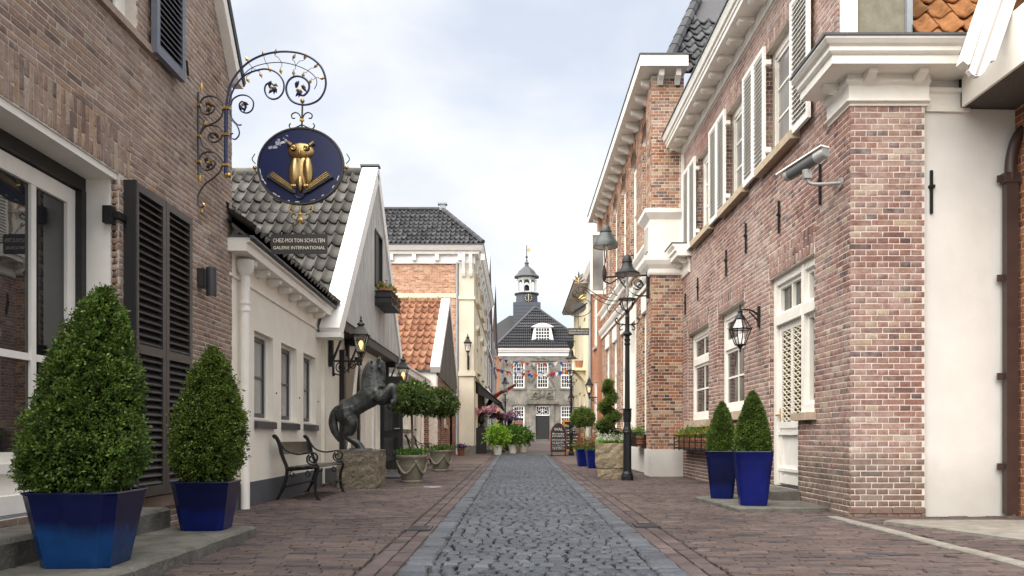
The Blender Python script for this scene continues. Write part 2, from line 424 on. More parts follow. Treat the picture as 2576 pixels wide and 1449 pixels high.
class MB:
    def __init__(s): s.v = []; s.f = []
    def add(s, vs, fs):
        n = len(s.v)
        s.v += [tuple(p) for p in vs]
        s.f += [tuple(i + n for i in f) for f in fs]
        return s
    def quad(s, a, b, c, d): return s.add([a, b, c, d], [(0, 1, 2, 3)])
    def hexa(s, b, t):
        n = len(b)
        return s.add(list(b) + list(t), [tuple(range(n))[::-1], tuple(range(n, 2 * n))] + [(i, (i + 1) % n, n + (i + 1) % n, n + i) for i in range(n)])
    def box(s, x0, x1, y0, y1, z0, z1):
        b = [(x0, y0, z0), (x1, y0, z0), (x1, y1, z0), (x0, y1, z0)]
        return s.hexa(b, [(p[0], p[1], z1) for p in b])
    def bbox(s, x0, x1, y0, y1, z0, z1, c=0.01):
        """box with a chamfered top edge"""
        b = [(x0, y0, z0), (x1, y0, z0), (x1, y1, z0), (x0, y1, z0)]
        m = [(p[0], p[1], z1 - c) for p in b]
        t = [(x0 + c, y0 + c, z1), (x1 - c, y0 + c, z1), (x1 - c, y1 - c, z1), (x0 + c, y1 - c, z1)]
        return s.loft([b, m, t])
    def loft(s, rings, cap0=True, cap1=True, closed=True):
        n = len(rings[0]); vs = []; fs = []
        for r in rings: vs += list(r)
        for k in range(len(rings) - 1):
            for i in range(n if closed else n - 1):
                j = (i + 1) % n
                fs.append((k * n + i, k * n + j, (k + 1) * n + j, (k + 1) * n + i))
        if cap0: fs.append(tuple(range(n))[::-1])
        if cap1: fs.append(tuple(range((len(rings) - 1) * n, len(rings) * n)))
        return s.add(vs, fs)
    def tube(s, pts, r, n=6, caps=True, flat=1.0):
        pts = [Vector(p) for p in pts]
        rs = r if hasattr(r, '__len__') else [r] * len(pts)
        t0 = (pts[1] - pts[0]).normalized()
        ref = Vector((0, 1, 0)) if abs(t0.y) < 0.8 else Vector((1, 0, 0))
        rings = []
        for i, p in enumerate(pts):
            t = (pts[min(i + 1, len(pts) - 1)] - pts[max(i - 1, 0)])
            if t.length < 1e-9: t = t0
            t.normalize()
            a = ref - t * ref.dot(t)
            if a.length < 1e-3: a = Vector((0, 0, 1)) - t * t.z
            a.normalize()
            ref = a
            b = t.cross(a)
            rings.append([tuple(p + (a * math.cos(2 * PI * k / n) * flat + b * math.sin(2 * PI * k / n)) * max(rs[i], 1e-4)) for k in range(n)])
        return s.loft(rings, caps, caps)
    def lathe(s, c, prof, n=16, caps=True, rot=0.0):
        rings = [[(c[0] + r * math.cos(rot + 2 * PI * k / n), c[1] + r * math.sin(rot + 2 * PI * k / n), c[2] + z) for k in range(n)] for r, z in prof]
        return s.loft(rings, caps, caps)
    def ball(s, c, rx, ry=None, rz=None, n=8, m=6):
        ry = ry or rx; rz = rz or rx
        rings = []
        for j in range(m + 1):
            a = -PI / 2 + PI * j / m
            rr = max(math.cos(a), 0.02)
            rings.append([(c[0] + rx * rr * math.cos(2 * PI * k / n), c[1] + ry * rr * math.sin(2 * PI * k / n), c[2] + rz * math.sin(a)) for k in range(n)])
        return s.loft(rings)
    def mesh(s, name, off=Vector((0, 0, 0)), smooth=False):
        me = bpy.data.meshes.new(name)
        me.from_pydata([(p[0] - off[0], p[1] - off[1], p[2] - off[2]) for p in s.v], [], s.f)
        if smooth:
            me.polygons.foreach_set('use_smooth', [True] * len(me.polygons))
            try: me.set_sharp_from_angle(angle=R(38))
            except Exception: pass
        me.update()
        return me
    def build(s, name, mat, parent=None, smooth=False, kind=None):
        return link_mesh(name, s.mesh(name, wloc(parent), smooth), mat, parent, kind)

def np_build(name, v, f, mat, parent=None, kind=None):
    off = wloc(parent)
    v = np.asarray(v, dtype=np.float64) - np.array(off)
    f = np.asarray(f, dtype=np.int32)
    me = bpy.data.meshes.new(name)
    me.vertices.add(len(v)); me.vertices.foreach_set('co', v.astype(np.float32).ravel())
    k = f.shape[1]
    me.loops.add(f.size); me.loops.foreach_set('vertex_index', f.ravel())
    me.polygons.add(len(f)); me.polygons.foreach_set('loop_start', np.arange(0, f.size, k, dtype=np.int32))
    me.update(calc_edges=True)
    me.validate()
    return link_mesh(name, me, mat, parent, kind)

def copy_tree(o, parent=None, top=True):
    c = o.copy()
    C.objects.link(c)
    c.parent = parent
    for ch in o.children: copy_tree(ch, c, False)
    return c

def place(o, loc, rz=0.0, sc=1.0):
    o.location = loc
    o.rotation_euler = (0, 0, rz)
    o.scale = (sc, sc, sc)
    return o

def gz(y): return max(0.0, y - 16.0) * 0.0045          # the street climbs gently
def px(u, y): return (u - U0) * y / F
def pz(v, y): return H + (V0 - v) * y / F
def in_frame(p, m=40):
    if p[1] < 0.5: return False
    u = U0 + F * p[0] / p[1]; v = V0 - F * (p[2] - H) / p[1]
    return -m < u < 2576 + m and -m < v < 1449 + m

# unit brick: front face looks to -Y, x width, z height, centred; front at y=-0.5 .. back at 0.5
def unit_piece(name, cx, cz, mat):
    me = bpy.data.meshes.new(name)
    v = []
    for (x, z) in ((-.5, -.5), (.5, -.5), (.5, .5), (-.5, .5)): v.append((x, .5, z))
    for (x, z) in ((-.5, -.5), (.5, -.5), (.5, .5), (-.5, .5)): v.append((x, -.38, z))
    for (x, z) in ((-.5 + cx, -.5 + cz), (.5 - cx, -.5 + cz), (.5 - cx, .5 - cz), (-.5 + cx, .5 - cz)): v.append((x, -.5, z))
    f = [(8, 9, 10, 11)]
    for i in range(4):
        j = (i + 1) % 4
        f.append((i, j, 4 + j, 4 + i)); f.append((4 + i, 4 + j, 8 + j, 8 + i))
    jr = random.Random(int(cx * 1e5) + int(cz * 1e4))
    v = v[:4] + [(x + jr.uniform(-.012, .012), y, z + jr.uniform(-.03, .03)) for x, y, z in v[4:]]
    me.from_pydata(v, [], f)
    me.update()
    me.materials.append(M[mat])
    return me
_UV = np.array([(-.5, .5, -.5), (.5, .5, -.5), (.5, .5, .5), (-.5, .5, .5), (-.5, -.38, -.5), (.5, -.38, -.5), (.5, -.38, .5), (-.5, -.38, .5)])
_UF = [(8, 9, 10, 11)]
for _i in range(4):
    _j = (_i + 1) % 4
    _UF += [(_i, _j, 4 + _j, 4 + _i), (4 + _i, 4 + _j, 8 + _j, 8 + _i)]
_UF = np.array(_UF)
_unit_cache = {}

def lay_pieces(plist, parent, mat, name, limit, rest_name, ch=(0.015, 0.05)):
    """plist: (centre, (w, d, h), 3x3 rotation).  The largest in view become objects, the rest one mesh."""
    off = wloc(parent)
    def score(p):
        c = p[0]
        if not in_frame(c, 5): return -1
        return p[1][0] * p[1][2] / (c[1] * c[1]) + (0.2 if abs(p[2][0][0]) > 0.7 and False else 0)
    order = sorted(range(len(plist)), key=lambda i: -score(plist[i]))
    key = (mat,)
    if key not in _unit_cache:
        _unit_cache[key] = [unit_piece(name, cx, cz, mat) for cx, cz in ((ch[0], ch[1]), (ch[0] * 1.8, ch[1] * 1.8), (ch[0] * 1.4, ch[1] * 1.3), (ch[0] * 1.2, ch[1] * 1.6), (ch[0] * 1.7, ch[1] * 1.1), (ch[0] * 1.1, ch[1] * 1.45), (ch[0] * 1.3, ch[1] * 1.15))]
    us = _unit_cache[key]
    k = 0
    chosen = set()
    for i in order[:limit]:
        if score(plist[i]) < 0: break
        chosen.add(i)
        c, s, r = plist[i]
        ob = bpy.data.objects.new(name, us[(k * 5 + k // 7) % 7])
        C.objects.link(ob)
        ob.parent = parent
        mw = Matrix(((r[0][0] * s[0], r[0][1] * s[1], r[0][2] * s[2], c[0] - off[0]), (r[1][0] * s[0], r[1][1] * s[1], r[1][2] * s[2], c[1] - off[1]), (r[2][0] * s[0], r[2][1] * s[1], r[2][2] * s[2], c[2] - off[2]), (0, 0, 0, 1)))
        ob.matrix_basis = mw
        k += 1
    rest = [plist[i] for i in range(len(plist)) if i not in chosen]
    if rest:
        n = len(rest)
        cs = np.array([p[0] for p in rest]); ss = np.array([p[1] for p in rest]); rs = np.array([p[2] for p in rest])
        g = np.random.RandomState(3)
        cx = ch[0] * (1 + g.rand(n)); cz = ch[1] * (1 + g.rand(n))
        uv = np.zeros((n, 12, 3)); uv[:, :8] = _UV
        for q, (a, b) in enumerate(((-1, -1), (1, -1), (1, 1), (-1, 1))):
            uv[:, 8 + q, 0] = a * (0.5 - cx); uv[:, 8 + q, 1] = -.5; uv[:, 8 + q, 2] = b * (0.5 - cz)
        uv[:, 4:, 0] += g.uniform(-.012, .012, (n, 8)); uv[:, 4:, 2] += g.uniform(-.03, .03, (n, 8))
        w = np.einsum('nij,nkj->nki', rs, uv * ss[:, None, :]) + cs[:, None, :]
        fs = (_UF[None] + (np.arange(n) * 12)[:, None, None]).reshape(-1, 4)
        np_build(rest_name, w.reshape(-1, 3), fs, mat, parent, 'stuff')

class Wall:
    """a vertical plane: th=0 looks to the camera (u=+X), th=90 looks to +X (u=+Y), th=-90 looks to -X (u=-Y)"""
    def __init__(s, x, y, th):
        s.o = (x, y); s.th = R(th)
        s.U = (math.cos(s.th), math.sin(s.th)); s.N = (math.sin(s.th), -math.cos(s.th))
    def p(s, u, z, d=0.0):
        return (s.o[0] + s.U[0] * u + s.N[0] * d, s.o[1] + s.U[1] * u + s.N[1] * d, z)
    def box(s, mb, u0, u1, z0, z1, d0, d1):
        b = [s.p(u0, z0, d0), s.p(u1, z0, d0), s.p(u1, z0, d1), s.p(u0, z0, d1)]
        b = b[::-1]
        return mb.hexa(b, [(q[0], q[1], z1) for q in b])
    def poly(s, mb, pts, d0, d1):
        """extrude a polygon given in (u, z)"""
        return mb.hexa([s.p(a, b, d0) for a, b in pts], [s.p(a, b, d1) for a, b in pts])
    def prof(s, mb, u0, u1, pr):
        """extrude a profile given as (d, z) along u"""
        return mb.hexa([s.p(u0, z, d) for d, z in pr], [s.p(u1, z, d) for d, z in pr])
    def rot(s, tilt=0.0, lean=0.0):
        m = Matrix.Rotation(s.th, 3, 'Z') @ Matrix.Rotation(tilt, 3, 'Y') @ Matrix.Rotation(lean, 3, 'X')
        return [list(r) for r in m]
    def face(s, mb, u0, u1, z0, z1, holes=(), depth=0.2, d=0.0, top=None):
        us = sorted(set([u0, u1] + [min(max(x, u0), u1) for h in holes for x in h[:2]]))
        zs = sorted(set([z0, z1] + [min(max(x, z0), z1) for h in holes for x in h[2:4]]))
        for a, b in zip(us, us[1:]):
            for e, f in zip(zs, zs[1:]):
                m = ((a + b) / 2, (e + f) / 2)
                if any(h[0] < m[0] < h[1] and h[2] < m[1] < h[3] for h in holes): continue
                mb.quad(s.p(a, e, d), s.p(b, e, d), s.p(b, f, d), s.p(a, f, d))
        for h in holes:
            a, b, e, f = h[:4]
            dd = d - depth
            for (q, w) in (((a, e), (b, e)), ((b, e), (b, f)), ((b, f), (a, f)), ((a, f), (a, e))):
                mb.quad(s.p(q[0], q[1], d), s.p(w[0], w[1], d), s.p(w[0], w[1], dd), s.p(q[0], q[1], dd))
        return mb
    def bricks(s, u0, u1, z0, z1, holes=(), course=0.0615, L=0.215, Hd=0.105, joint=0.0085, bond='cross', depth=0.014, proud=0.0028, span=None, start=0.0):
        """rows of bricks cut at the holes; span(z) -> (a, b) limits a row"""
        out = []
        row = 0
        z = z0
        while z + course * 0.6 < z1:
            zc = z + (course - joint) / 2
            h = course - joint
            a, b = u0, u1
            if span:
                a2, b2 = span(zc); a, b = max(a, a2), min(b, b2)
            cuts = []
            for hh in holes:
                if hh[2] - 0.02 < zc < hh[3] + 0.02:
                    if len(hh) > 4 and zc > hh[3] - hh[4]:
                        w = (hh[1] - hh[0]) / 2; r = hh[4]
                        q = (zc - (hh[3] - r)) / r
                        if q >= 1: continue
                        w2 = w * math.sqrt(max(0, 1 - q * q)); mid = (hh[0] + hh[1]) / 2
                        cuts.append((mid - w2, mid + w2))
                    else: cuts.append((hh[0], hh[1]))
            segs = [(a, b)]
            for c in cuts:
                ns = []
                for q in segs:
                    if c[1] <= q[0] or c[0] >= q[1]: ns.append(q)
                    else:
                        if c[0] > q[0]: ns.append((q[0], c[0]))
                        if c[1] < q[1]: ns.append((c[1], q[1]))
                segs = ns
            if bond == 'cross':
                hd = row % 2 == 0
                step = Hd + joint if hd else L + joint
                shift = (0.25 * L if hd else (0 if row % 4 == 1 else 0.5 * (L + joint)))
            else:
                step = L + joint
                shift = (row * 0.37 % 1.0) * step
            for q in segs:
                x = u0 + start - step * 3 + shift
                while x < q[1]:
                    st = step
                    if bond == 'wild' and rnd.random() < 0.22: st = Hd + joint
                    e0, e1 = max(x, q[0]), min(x + st - joint, q[1])
                    if e1 - e0 > 0.022:
                        dj = proud + rnd.uniform(-0.001, 0.0012)
                        out.append((s.p((e0 + e1) / 2, zc + rnd.uniform(-.0012, .0012), dj - depth / 2), (e1 - e0, depth, h + rnd.uniform(-.002, .001)), s.rot(rnd.uniform(-.005, .005), rnd.uniform(-.012, .012))))
                    x += st
            z += course
            row += 1
        return out
    def soldiers(s, u0, u1, z0, z1, w=0.052, joint=0.009, fan=0.0, depth=0.014, proud=0.004, split=2):
        """upright bricks over an opening; fan leans them outwards"""
        out = []
        n = max(1, int((u1 - u0) / (w + joint)))
        st = (u1 - u0) / n
        for i in range(n):
            uc = u0 + (i + .5) * st
            q = ((uc - u0) / (u1 - u0) - .5) * 2
            cut = [z0, z1] if split < 2 else ([z0, z0 + (z1 - z0) * (0.34 if i % 2 else 0.66), z1])
            for a, b in zip(cut, cut[1:]):
                zc = (a + b) / 2
                sh = q * fan * (zc - z0)
                out.append((s.p(uc + sh, zc, proud + rnd.uniform(-.001, .0012) - depth / 2), (st - joint + abs(fan) * (zc - z0) * 2 / n, depth, b - a - joint), s.rot(q * fan, 0)))
        return out
    def jamb_bricks(s, u, z0, z1, dep, side, course=0.0615, joint=0.010):
        """bricks on the reveal at u; side=+1 if the reveal looks towards +u"""
        th = s.th + (R(90) if side > 0 else R(-90))
        m = Matrix.Rotation(th, 3, 'Z'); r = [list(q) for q in m]
        out = []; z = z0; k = 0
        while z + course * .6 < z1:
            cut = [0, dep] if k % 2 else [0, dep * 0.5, dep]
            for a, b in zip(cut, cut[1:]):
                if b - a < 0.03: continue
                out.append((s.p(u + side * (0.006 - 0.012), z + (course - joint) / 2, -(a + b) / 2 - 0.002), (b - a - joint, 0.024, course - joint), r))
            z += course; k += 1
        return out

def window(w, parent, u0, u1, z0, z1, rec, fw=0.055, mat='white', cols=2, rows=(0.5,), split=None, pane='pane', bar=0.028, thick=0.06, name='window', sash=0.035, barmat=None):
    """frame part with its panes and glazing bars as sub-parts; rows: list of relative heights of the horizontal bars; split: rel. height of the thick transom"""
    mb = MB()
    d1 = -rec; d0 = d1 - thick
    w.box(mb, u0, u1, z0, z0 + fw, d0, d1); w.box(mb, u0, u1, z1 - fw, z1, d0, d1)
    w.box(mb, u0, u0 + fw, z0 + fw, z1 - fw, d0, d1); w.box(mb, u1 - fw, u1, z0 + fw, z1 - fw, d0, d1)
    zt = None
    if split is not None:
        zt = z0 + (z1 - z0) * split
        w.box(mb, u0 + fw, u1 - fw, zt - fw * .5, zt + fw * .5, d0 + .005, d1 + 0.012)
    fr = mb.build(name, mat, parent)
    lights = [(z0 + fw, z1 - fw)] if zt is None else [(z0 + fw, zt - fw * .5), (zt + fw * .5, z1 - fw)]
    rws = rows if zt is not None else [rows]
    for (a, b), rr in zip(lights, rws):
        s = MB()
        e = d1 - 0.018
        w.box(s, u0 + fw, u1 - fw, a, a + sash, d0 + .01, e); w.box(s, u0 + fw, u1 - fw, b - sash, b, d0 + .01, e)
        w.box(s, u0 + fw, u0 + fw + sash, a + sash, b - sash, d0 + .01, e); w.box(s, u1 - fw - sash, u1 - fw, a + sash, b - sash, d0 + .01, e)
        s.build('sash', barmat or mat, fr)
        ui, uj, zi, zj = u0 + fw + sash, u1 - fw - sash, a + sash, b - sash
        us = [ui + (uj - ui) * k / cols for k in range(cols + 1)]
        zs = [zi] + [zi + (zj - zi) * q for q in rr] + [zj]
        for k in range(cols):
            for q in range(len(zs) - 1):
                g = MB()
                w.box(g, us[k], us[k + 1], zs[q], zs[q + 1], d0 + .016, d0 + .024)
                g.build('pane', pane, fr)
        for k in range(1, cols):
            g = MB(); w.box(g, us[k] - bar / 2, us[k] + bar / 2, zi, zj, d0 + .02, e - .004); g.build('glazing_bar', barmat or mat, fr)
        for q in zs[1:-1]:
            g = MB(); w.box(g, ui, uj, q - bar / 2, q + bar / 2, d0 + .0205, e - .006); g.build('glazing_bar', barmat or mat, fr)
    return fr

def shutter(w, parent, u0, u1, z0, z1, d, mat, leaves=1, slat=0.05, fw=0.06, th=0.035, mids=(), back='gap_dark', name='shutter', opaque=True):
    L = (u1 - u0) / leaves
    for k in range(leaves):
        a, b = u0 + L * k + (0.004 if k else 0), u0 + L * (k + 1) - (0.004 if k < leaves - 1 else 0)
        mb = MB()
        w.box(mb, a, a + fw, z0, z1, d, d + th); w.box(mb, b - fw, b, z0, z1, d, d + th)
        zz = [z0] + [z0 + (z1 - z0) * q for q in mids] + [z1]
        w.box(mb, a + fw, b - fw, z0, z0 + fw * 1.3, d, d + th); w.box(mb, a + fw, b - fw, z1 - fw, z1, d, d + th)
        for q in zz[1:-1]: w.box(mb, a + fw, b - fw, q - fw * .6, q + fw * .6, d, d + th)
        sh = mb.build(name, mat, parent)
        if opaque:
            g = MB(); w.box(g, a + fw, b - fw, z0 + fw * 1.3, z1 - fw, d + .001, d + .004); g.build('backing_board', back, sh)
        bounds = [z0 + fw * 1.3] + [x for q in zz[1:-1] for x in (q - fw * .6, q + fw * .6)] + [z1 - fw]
        for i in range(0, len(bounds), 2):
            n = max(1, int(round((bounds[i + 1] - bounds[i]) / slat)))
            st = (bounds[i + 1] - bounds[i]) / n
            for q in range(n):
                z = bounds[i] + (q + .5) * st
                g = MB()
                g.hexa([w.p(a + fw, z - st * .40, d + th * .92), w.p(b - fw, z - st * .40, d + th * .92), w.p(b - fw, z + st * .26, d + .006), w.p(a + fw, z + st * .26, d + .006)],
                       [w.p(a + fw, z - st * .40 + .009, d + th * .98), w.p(b - fw, z - st * .40 + .009, d + th * .98), w.p(b - fw, z + st * .26 + .009, d + .008), w.p(a + fw, z + st * .26 + .009, d + .008)])
                g.build('slat', mat, sh)

def pantile(name, w, l, mat, amp=0.035, th=0.016, seg=9):
    """S-shaped roof tile: x across, y up the slope, z out of the roof"""
    mb = MB()
    def wave(t): return amp * (math.cos(2 * PI * t) * 0.8 + 0.28 * math.cos(4 * PI * t + 0.6))
    top = []; bot = []
    for yy, lift in ((0.0, 0.04), (l * 0.5, 0.02), (l, 0.0)):
        top.append([((k / seg - .5) * w * 1.06, yy, wave(k / seg) + lift + th) for k in range(seg + 1)])
        bot.append([((k / seg - .5) * w * 1.06, yy, wave(k / seg) + lift) for k in range(seg + 1)])
    n = seg + 1
    vs = top[0] + top[1] + top[2] + bot[0]
    fs = []
    for j in range(2):
        for k in range(seg): fs.append((j * n + k, j * n + k + 1, (j + 1) * n + k + 1, (j + 1) * n + k))
    for k in range(seg): fs.append((3 * n + k, 3 * n + k + 1, k + 1, k))
    mb.add(vs, fs)
    me = mb.mesh(name)
    me.polygons.foreach_set('use_smooth', [True] * (2 * seg) + [False] * seg)
    me.materials.append(M[mat])
    return me

def tile_roof(parent, o, ux, up, cols, rows, w, l, mat, keep=None, limit=300, amp=0.035, jit=0.012, seg=9):
    """o lower corner, ux unit vector along the eaves, up unit vector up the slope"""
    me = pantile('roof_tile', w, l * 1.12, mat, amp, seg=seg)
    o = Vector(o); ux = Vector(ux); up = Vector(up); n = ux.cross(up)
    off = wloc(parent)
    rest = []
    k = 0
    for r in range(rows - 1, -1, -1):
        for c in range(cols):
            p = o + ux * (w * (c + .5)) + up * (l * r) + n * rnd.uniform(-jit, jit)
            if keep and not keep(p + up * l * .5): continue
            a = rnd.uniform(-.03, .03)
            x2 = (ux + up * a).normalized(); y2 = n.cross(x2)
            m = Matrix(((x2[0], y2[0], n[0], p[0] - off[0]), (x2[1], y2[1], n[1], p[1] - off[1]), (x2[2], y2[2], n[2], p[2] - off[2]), (0, 0, 0, 1)))
            if k < limit and in_frame(p, 5):
                ob = bpy.data.objects.new('roof_tile', me); C.objects.link(ob); ob.parent = parent; ob.matrix_basis = m; k += 1
            else: rest.append(m)
    if rest:
        vs = np.array([v.co[:] for v in me.vertices]); fs = np.array([list(f.vertices) for f in me.polygons])
        allv = []; allf = []
        for i, m in enumerate(rest):
            mm = np.array(m)
            allv.append(vs @ mm[:3, :3].T + mm[:3, 3]); allf.append(fs + i * len(vs))
        ob = np_build('roof_tile_field', np.vstack(allv) + np.array(off), np.vstack(allf), mat, parent, 'stuff')
        ob.data.polygons.foreach_set('use_smooth', [True] * len(ob.data.polygons))

# ------------------------------------------------------------------ helpers: foliage
def leaves_mesh(P, N, size, per, rs, asp=0.5, out=0.6, up=0.15, svar=0.35):
    n = len(P) * per
    p = np.repeat(P, per, 0) + rs.normal(0, size * 0.45, (n, 3))
    d = np.repeat(N, per, 0) * out + rs.normal(0, 0.62, (n, 3)) + np.array([0, 0, up])
    d /= np.linalg.norm(d, axis=1)[:, None] + 1e-9
    q = rs.normal(0, 1, (n, 3)); sdir = np.cross(d, q); sdir /= np.linalg.norm(sdir, axis=1)[:, None] + 1e-9
    nrm = np.cross(d, sdir)
    s = size * (1 + rs.uniform(-svar, svar, n))[:, None]
    v = np.empty((n, 4, 3))
    v[:, 0] = p
    v[:, 1] = p + d * s * 0.5 + sdir * s * asp * 0.5 + nrm * s * .08
    v[:, 2] = p + d * s
    v[:, 3] = p + d * s * 0.5 - sdir * s * asp * 0.5 + nrm * s * .08
    f = np.arange(n * 4).reshape(n, 4)
    return v.reshape(-1, 3), f

def revolve_points(c, prof, n, rs, lump=0.06, depth=0.12, freq=5):
    """points near the surface of a body of revolution, prof = [(z, r)] rising"""
    zs = np.array([q[0] for q in prof]); rr = np.array([q[1] for q in prof])
    zz = np.linspace(zs[0], zs[-1], 200); w = np.interp(zz, zs, rr) + 0.02
    cdf = np.cumsum(w); cdf /= cdf[-1]
    z = np.interp(rs.rand(n), cdf, zz)
    a = rs.rand(n) * 2 * PI
    ph = rs.rand(8) * 6.28
    l = sum(np.sin(a * k + z * m * 6 + ph[i]) for i, (k, m) in enumerate(((2, 1.1), (3, -1.7), (freq, 2.3), (freq + 2, -3.1), (1, 2.9)))) / 5
    r = np.interp(z, zs, rr) * (1 + lump * l * 2) * (1 - depth * rs.rand(n) ** 1.5)
    P = np.stack([c[0] + r * np.cos(a), c[1] + r * np.sin(a), c[2] + z], 1)
    sl = np.gradient(np.interp(zz, zs, rr), zz); slz = np.interp(z, zz, sl)
    N = np.stack([np.cos(a), np.sin(a), -slz], 1); N /= np.linalg.norm(N, axis=1)[:, None]
    return P, N

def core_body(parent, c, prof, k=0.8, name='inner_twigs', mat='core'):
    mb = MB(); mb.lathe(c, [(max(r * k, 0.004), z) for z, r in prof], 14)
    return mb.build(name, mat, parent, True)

def spiral(c, r0, r1, a0, a1, n=26, pln='xz', y=0.0):
    pts = []
    for i in range(n):
        t = i / (n - 1); a = a0 + (a1 - a0) * t; r = r0 + (r1 - r0) * t
        pts.append((c[0] + r * math.cos(a), y, c[1] + r * math.sin(a)))
    return pts

def smooth_path(pts, n=8):
    """Catmull-Rom through the points"""
    P = [Vector(p) for p in pts]; P = [P[0] * 2 - P[1]] + P + [P[-1] * 2 - P[-2]]
    out = []
    for i in range(1, len(P) - 2):
        for k in range(n):
            t = k / n
            a, b, c, d = P[i - 1:i + 3]
            out.append(0.5 * ((2 * b) + (c - a) * t + (2 * a - 5 * b + 4 * c - d) * t * t + (3 * b - a - 3 * c + d) * t ** 3))
    out.append(P[-2])
    return out

def text_mesh(name, body, size, mat, parent, loc, rot, ext=0.002, align='CENTER', sx=1.0):
    cu = bpy.data.curves.new('lettering', 'FONT')
    cu.body = body; cu.size = size; cu.extrude = ext; cu.align_x = align; cu.align_y = 'CENTER'
    cu.resolution_u = 2
    ob = bpy.data.objects.new('tmp', cu); C.objects.link(ob)
    dg = bpy.context.evaluated_depsgraph_get()
    me = bpy.data.meshes.new_from_object(ob.evaluated_get(dg))
    bpy.data.objects.remove(ob)
    me.materials.clear(); me.materials.append(M[mat])
    o = bpy.data.objects.new(name, me); C.objects.link(o); o.parent = parent
    o.location = Vector(loc) - wloc(parent); o.rotation_euler = rot; o.scale = (sx, 1, 1)
    return o
# ================================================================== ground, road, pavements
def sheet(name, mat, pts_rows, z_off, kind='structure'):
    """pts_rows: list of (y, [x...]) rows joined to a strip"""
    mb = MB()
    for (y0, xs0), (y1, xs1) in zip(pts_rows, pts_rows[1:]):
        for i in range(len(xs0) - 1):
            mb.quad((xs0[i], y0, gz(y0) + z_off), (xs0[i + 1], y0, gz(y0) + z_off), (xs1[i + 1], y1, gz(y1) + z_off), (xs1[i], y1, gz(y1) + z_off))
    return props(mb.build(name, mat), kind=kind)

g_ = sheet('ground', 'earth', [(-60, (-300, 300)), (16, (-300, 300)), (110, (-300, 300)), (900, (-300, 300))], -0.035)
props(g_, 'bare earth sheet under and beyond the street paving')

def road_l(y): return -0.715 - 0.0032 * (y - 4.8)
def road_r(y): return 1.01 + 0.008 * (y - 4.8)
def crown(x, y):
    a, b = road_l(y), road_r(y); t = (x - (a + b) / 2) / ((b - a) / 2)
    return 0.028 * (1 - t * t)
GR = [list(q) for q in (Matrix.Rotation(R(-90), 3, 'X'))]
def ground_piece(x, y, w, l, z, d, yaw=0.0, tilt=0.012):
    m = Matrix.Rotation(yaw, 3, 'Z') @ Matrix.Rotation(rnd.gauss(0, tilt), 3, 'X') @ Matrix.Rotation(rnd.gauss(0, tilt), 3, 'Y') @ Matrix.Rotation(R(-90), 3, 'X')
    return ((x, y, z - d / 2), (w, d, l), [list(q) for q in m])

ROAD_END = 35.0
ys = [2.5, 6, 10, 16, 24, ROAD_END]
road = MB()
for a, b in zip(ys, ys[1:]):
    for k in range(6):
        t0, t1 = k / 6, (k + 1) / 6
        q = []
        for (y, t) in ((a, t0), (a, t1), (b, t1), (b, t0)):
            x = road_l(y) + (road_r(y) - road_l(y)) * t
            q.append((x, y, gz(y) + crown(x, y) - 0.03))
        road.quad(*q)
road_o = props(road.build('cobbled_road', 'joint_moss'), 'road of dark grey cobbles with mossy joints down the street middle', kind='structure')
setts = []
y = 3.6
row = 0
while y < ROAD_END - 0.1:
    a, b = road_l(y) + 0.195, road_r(y) - 0.195
    dy = 0.125 + rnd.uniform(-.012, .012)
    x = a - rnd.uniform(0, .06)
    while x < b - 0.03:
        w = rnd.uniform(0.08, 0.13)
        x1 = min(x + w, b + .01)
        if b - x1 < 0.05: x1 = b
        x0 = max(x, a)
        if x1 - x0 > 0.03:
            xc = (x0 + x1) / 2
            wob = 0.02 * math.sin(xc * 5 + row * .7) + rnd.uniform(-.02, .02)
            setts.append(ground_piece(xc, y + wob + rnd.uniform(-.006, .006), x1 - x0 - 0.008 - rnd.uniform(0, .010), dy - 0.022, gz(y) + crown(xc, y) + rnd.uniform(-.003, .003), 0.11, rnd.gauss(0, .13), 0.018))
        x = x1
    y += dy
    row += 1
lay_pieces(setts, road_o, 'sett', 'cobblestone', 300, 'cobblestone_field', (0.07, 0.08))
edge = []
for side in (0, 1):
    y = 3.6
    while y < ROAD_END:
        l = rnd.uniform(.11, .16)
        yc = y + l / 2
        x = road_l(yc) + 0.098 if side == 0 else road_r(yc) - 0.098
        edge.append(ground_piece(x + rnd.uniform(-.01, .01), yc, 0.178 + rnd.uniform(-.02, .012), l - 0.014, gz(yc) + 0.008 + rnd.uniform(-.006, .006), 0.13, rnd.gauss(0, .05), .03))
        y += l
lay_pieces(edge, road_o, 'edge_stone', 'edge_stone', 200, 'edge_stone_row', (0.08, 0.06))

# brick pavements either side
GUT = 0.235
pl = sheet('pavement_left', 'joint', [(2.5, (-9, -0.68)), (16, (-9, -0.72)), (22.0, (-9, -0.73)), (ROAD_END + .01, (-9, -0.77))], -0.018)
props(pl, 'reddish brown clinker pavement in front of the white house and brick gallery')
pr = sheet('pavement_right', 'joint', [(2.5, (0.99, 9)), (16, (1.08, 9)), (22.0, (1.13, 9)), (ROAD_END + .01, (1.23, 9))], -0.018)
props(pr, 'reddish brown clinker pavement along the house with white shutters')
fl = sheet('far_pavement_left', 'far_pave', [(24.0, (-9, -0.99)), (ROAD_END + .01, (-9, -1.01))], -0.002)
props(fl, 'fine brick paving beside the orange roofed barn')
fr_ = sheet('far_pavement_right', 'far_pave', [(24.0, (1.38, 9)), (ROAD_END + .01, (1.46, 9))], -0.002)
props(fr_, 'fine brick paving beyond the stone trough')
sq = sheet('square', 'far_pave', [(ROAD_END, (-9, 12)), (60, (-12, 14)), (100, (-20, 24))], 0.0)
props(sq, 'brick paved square before the old town hall')

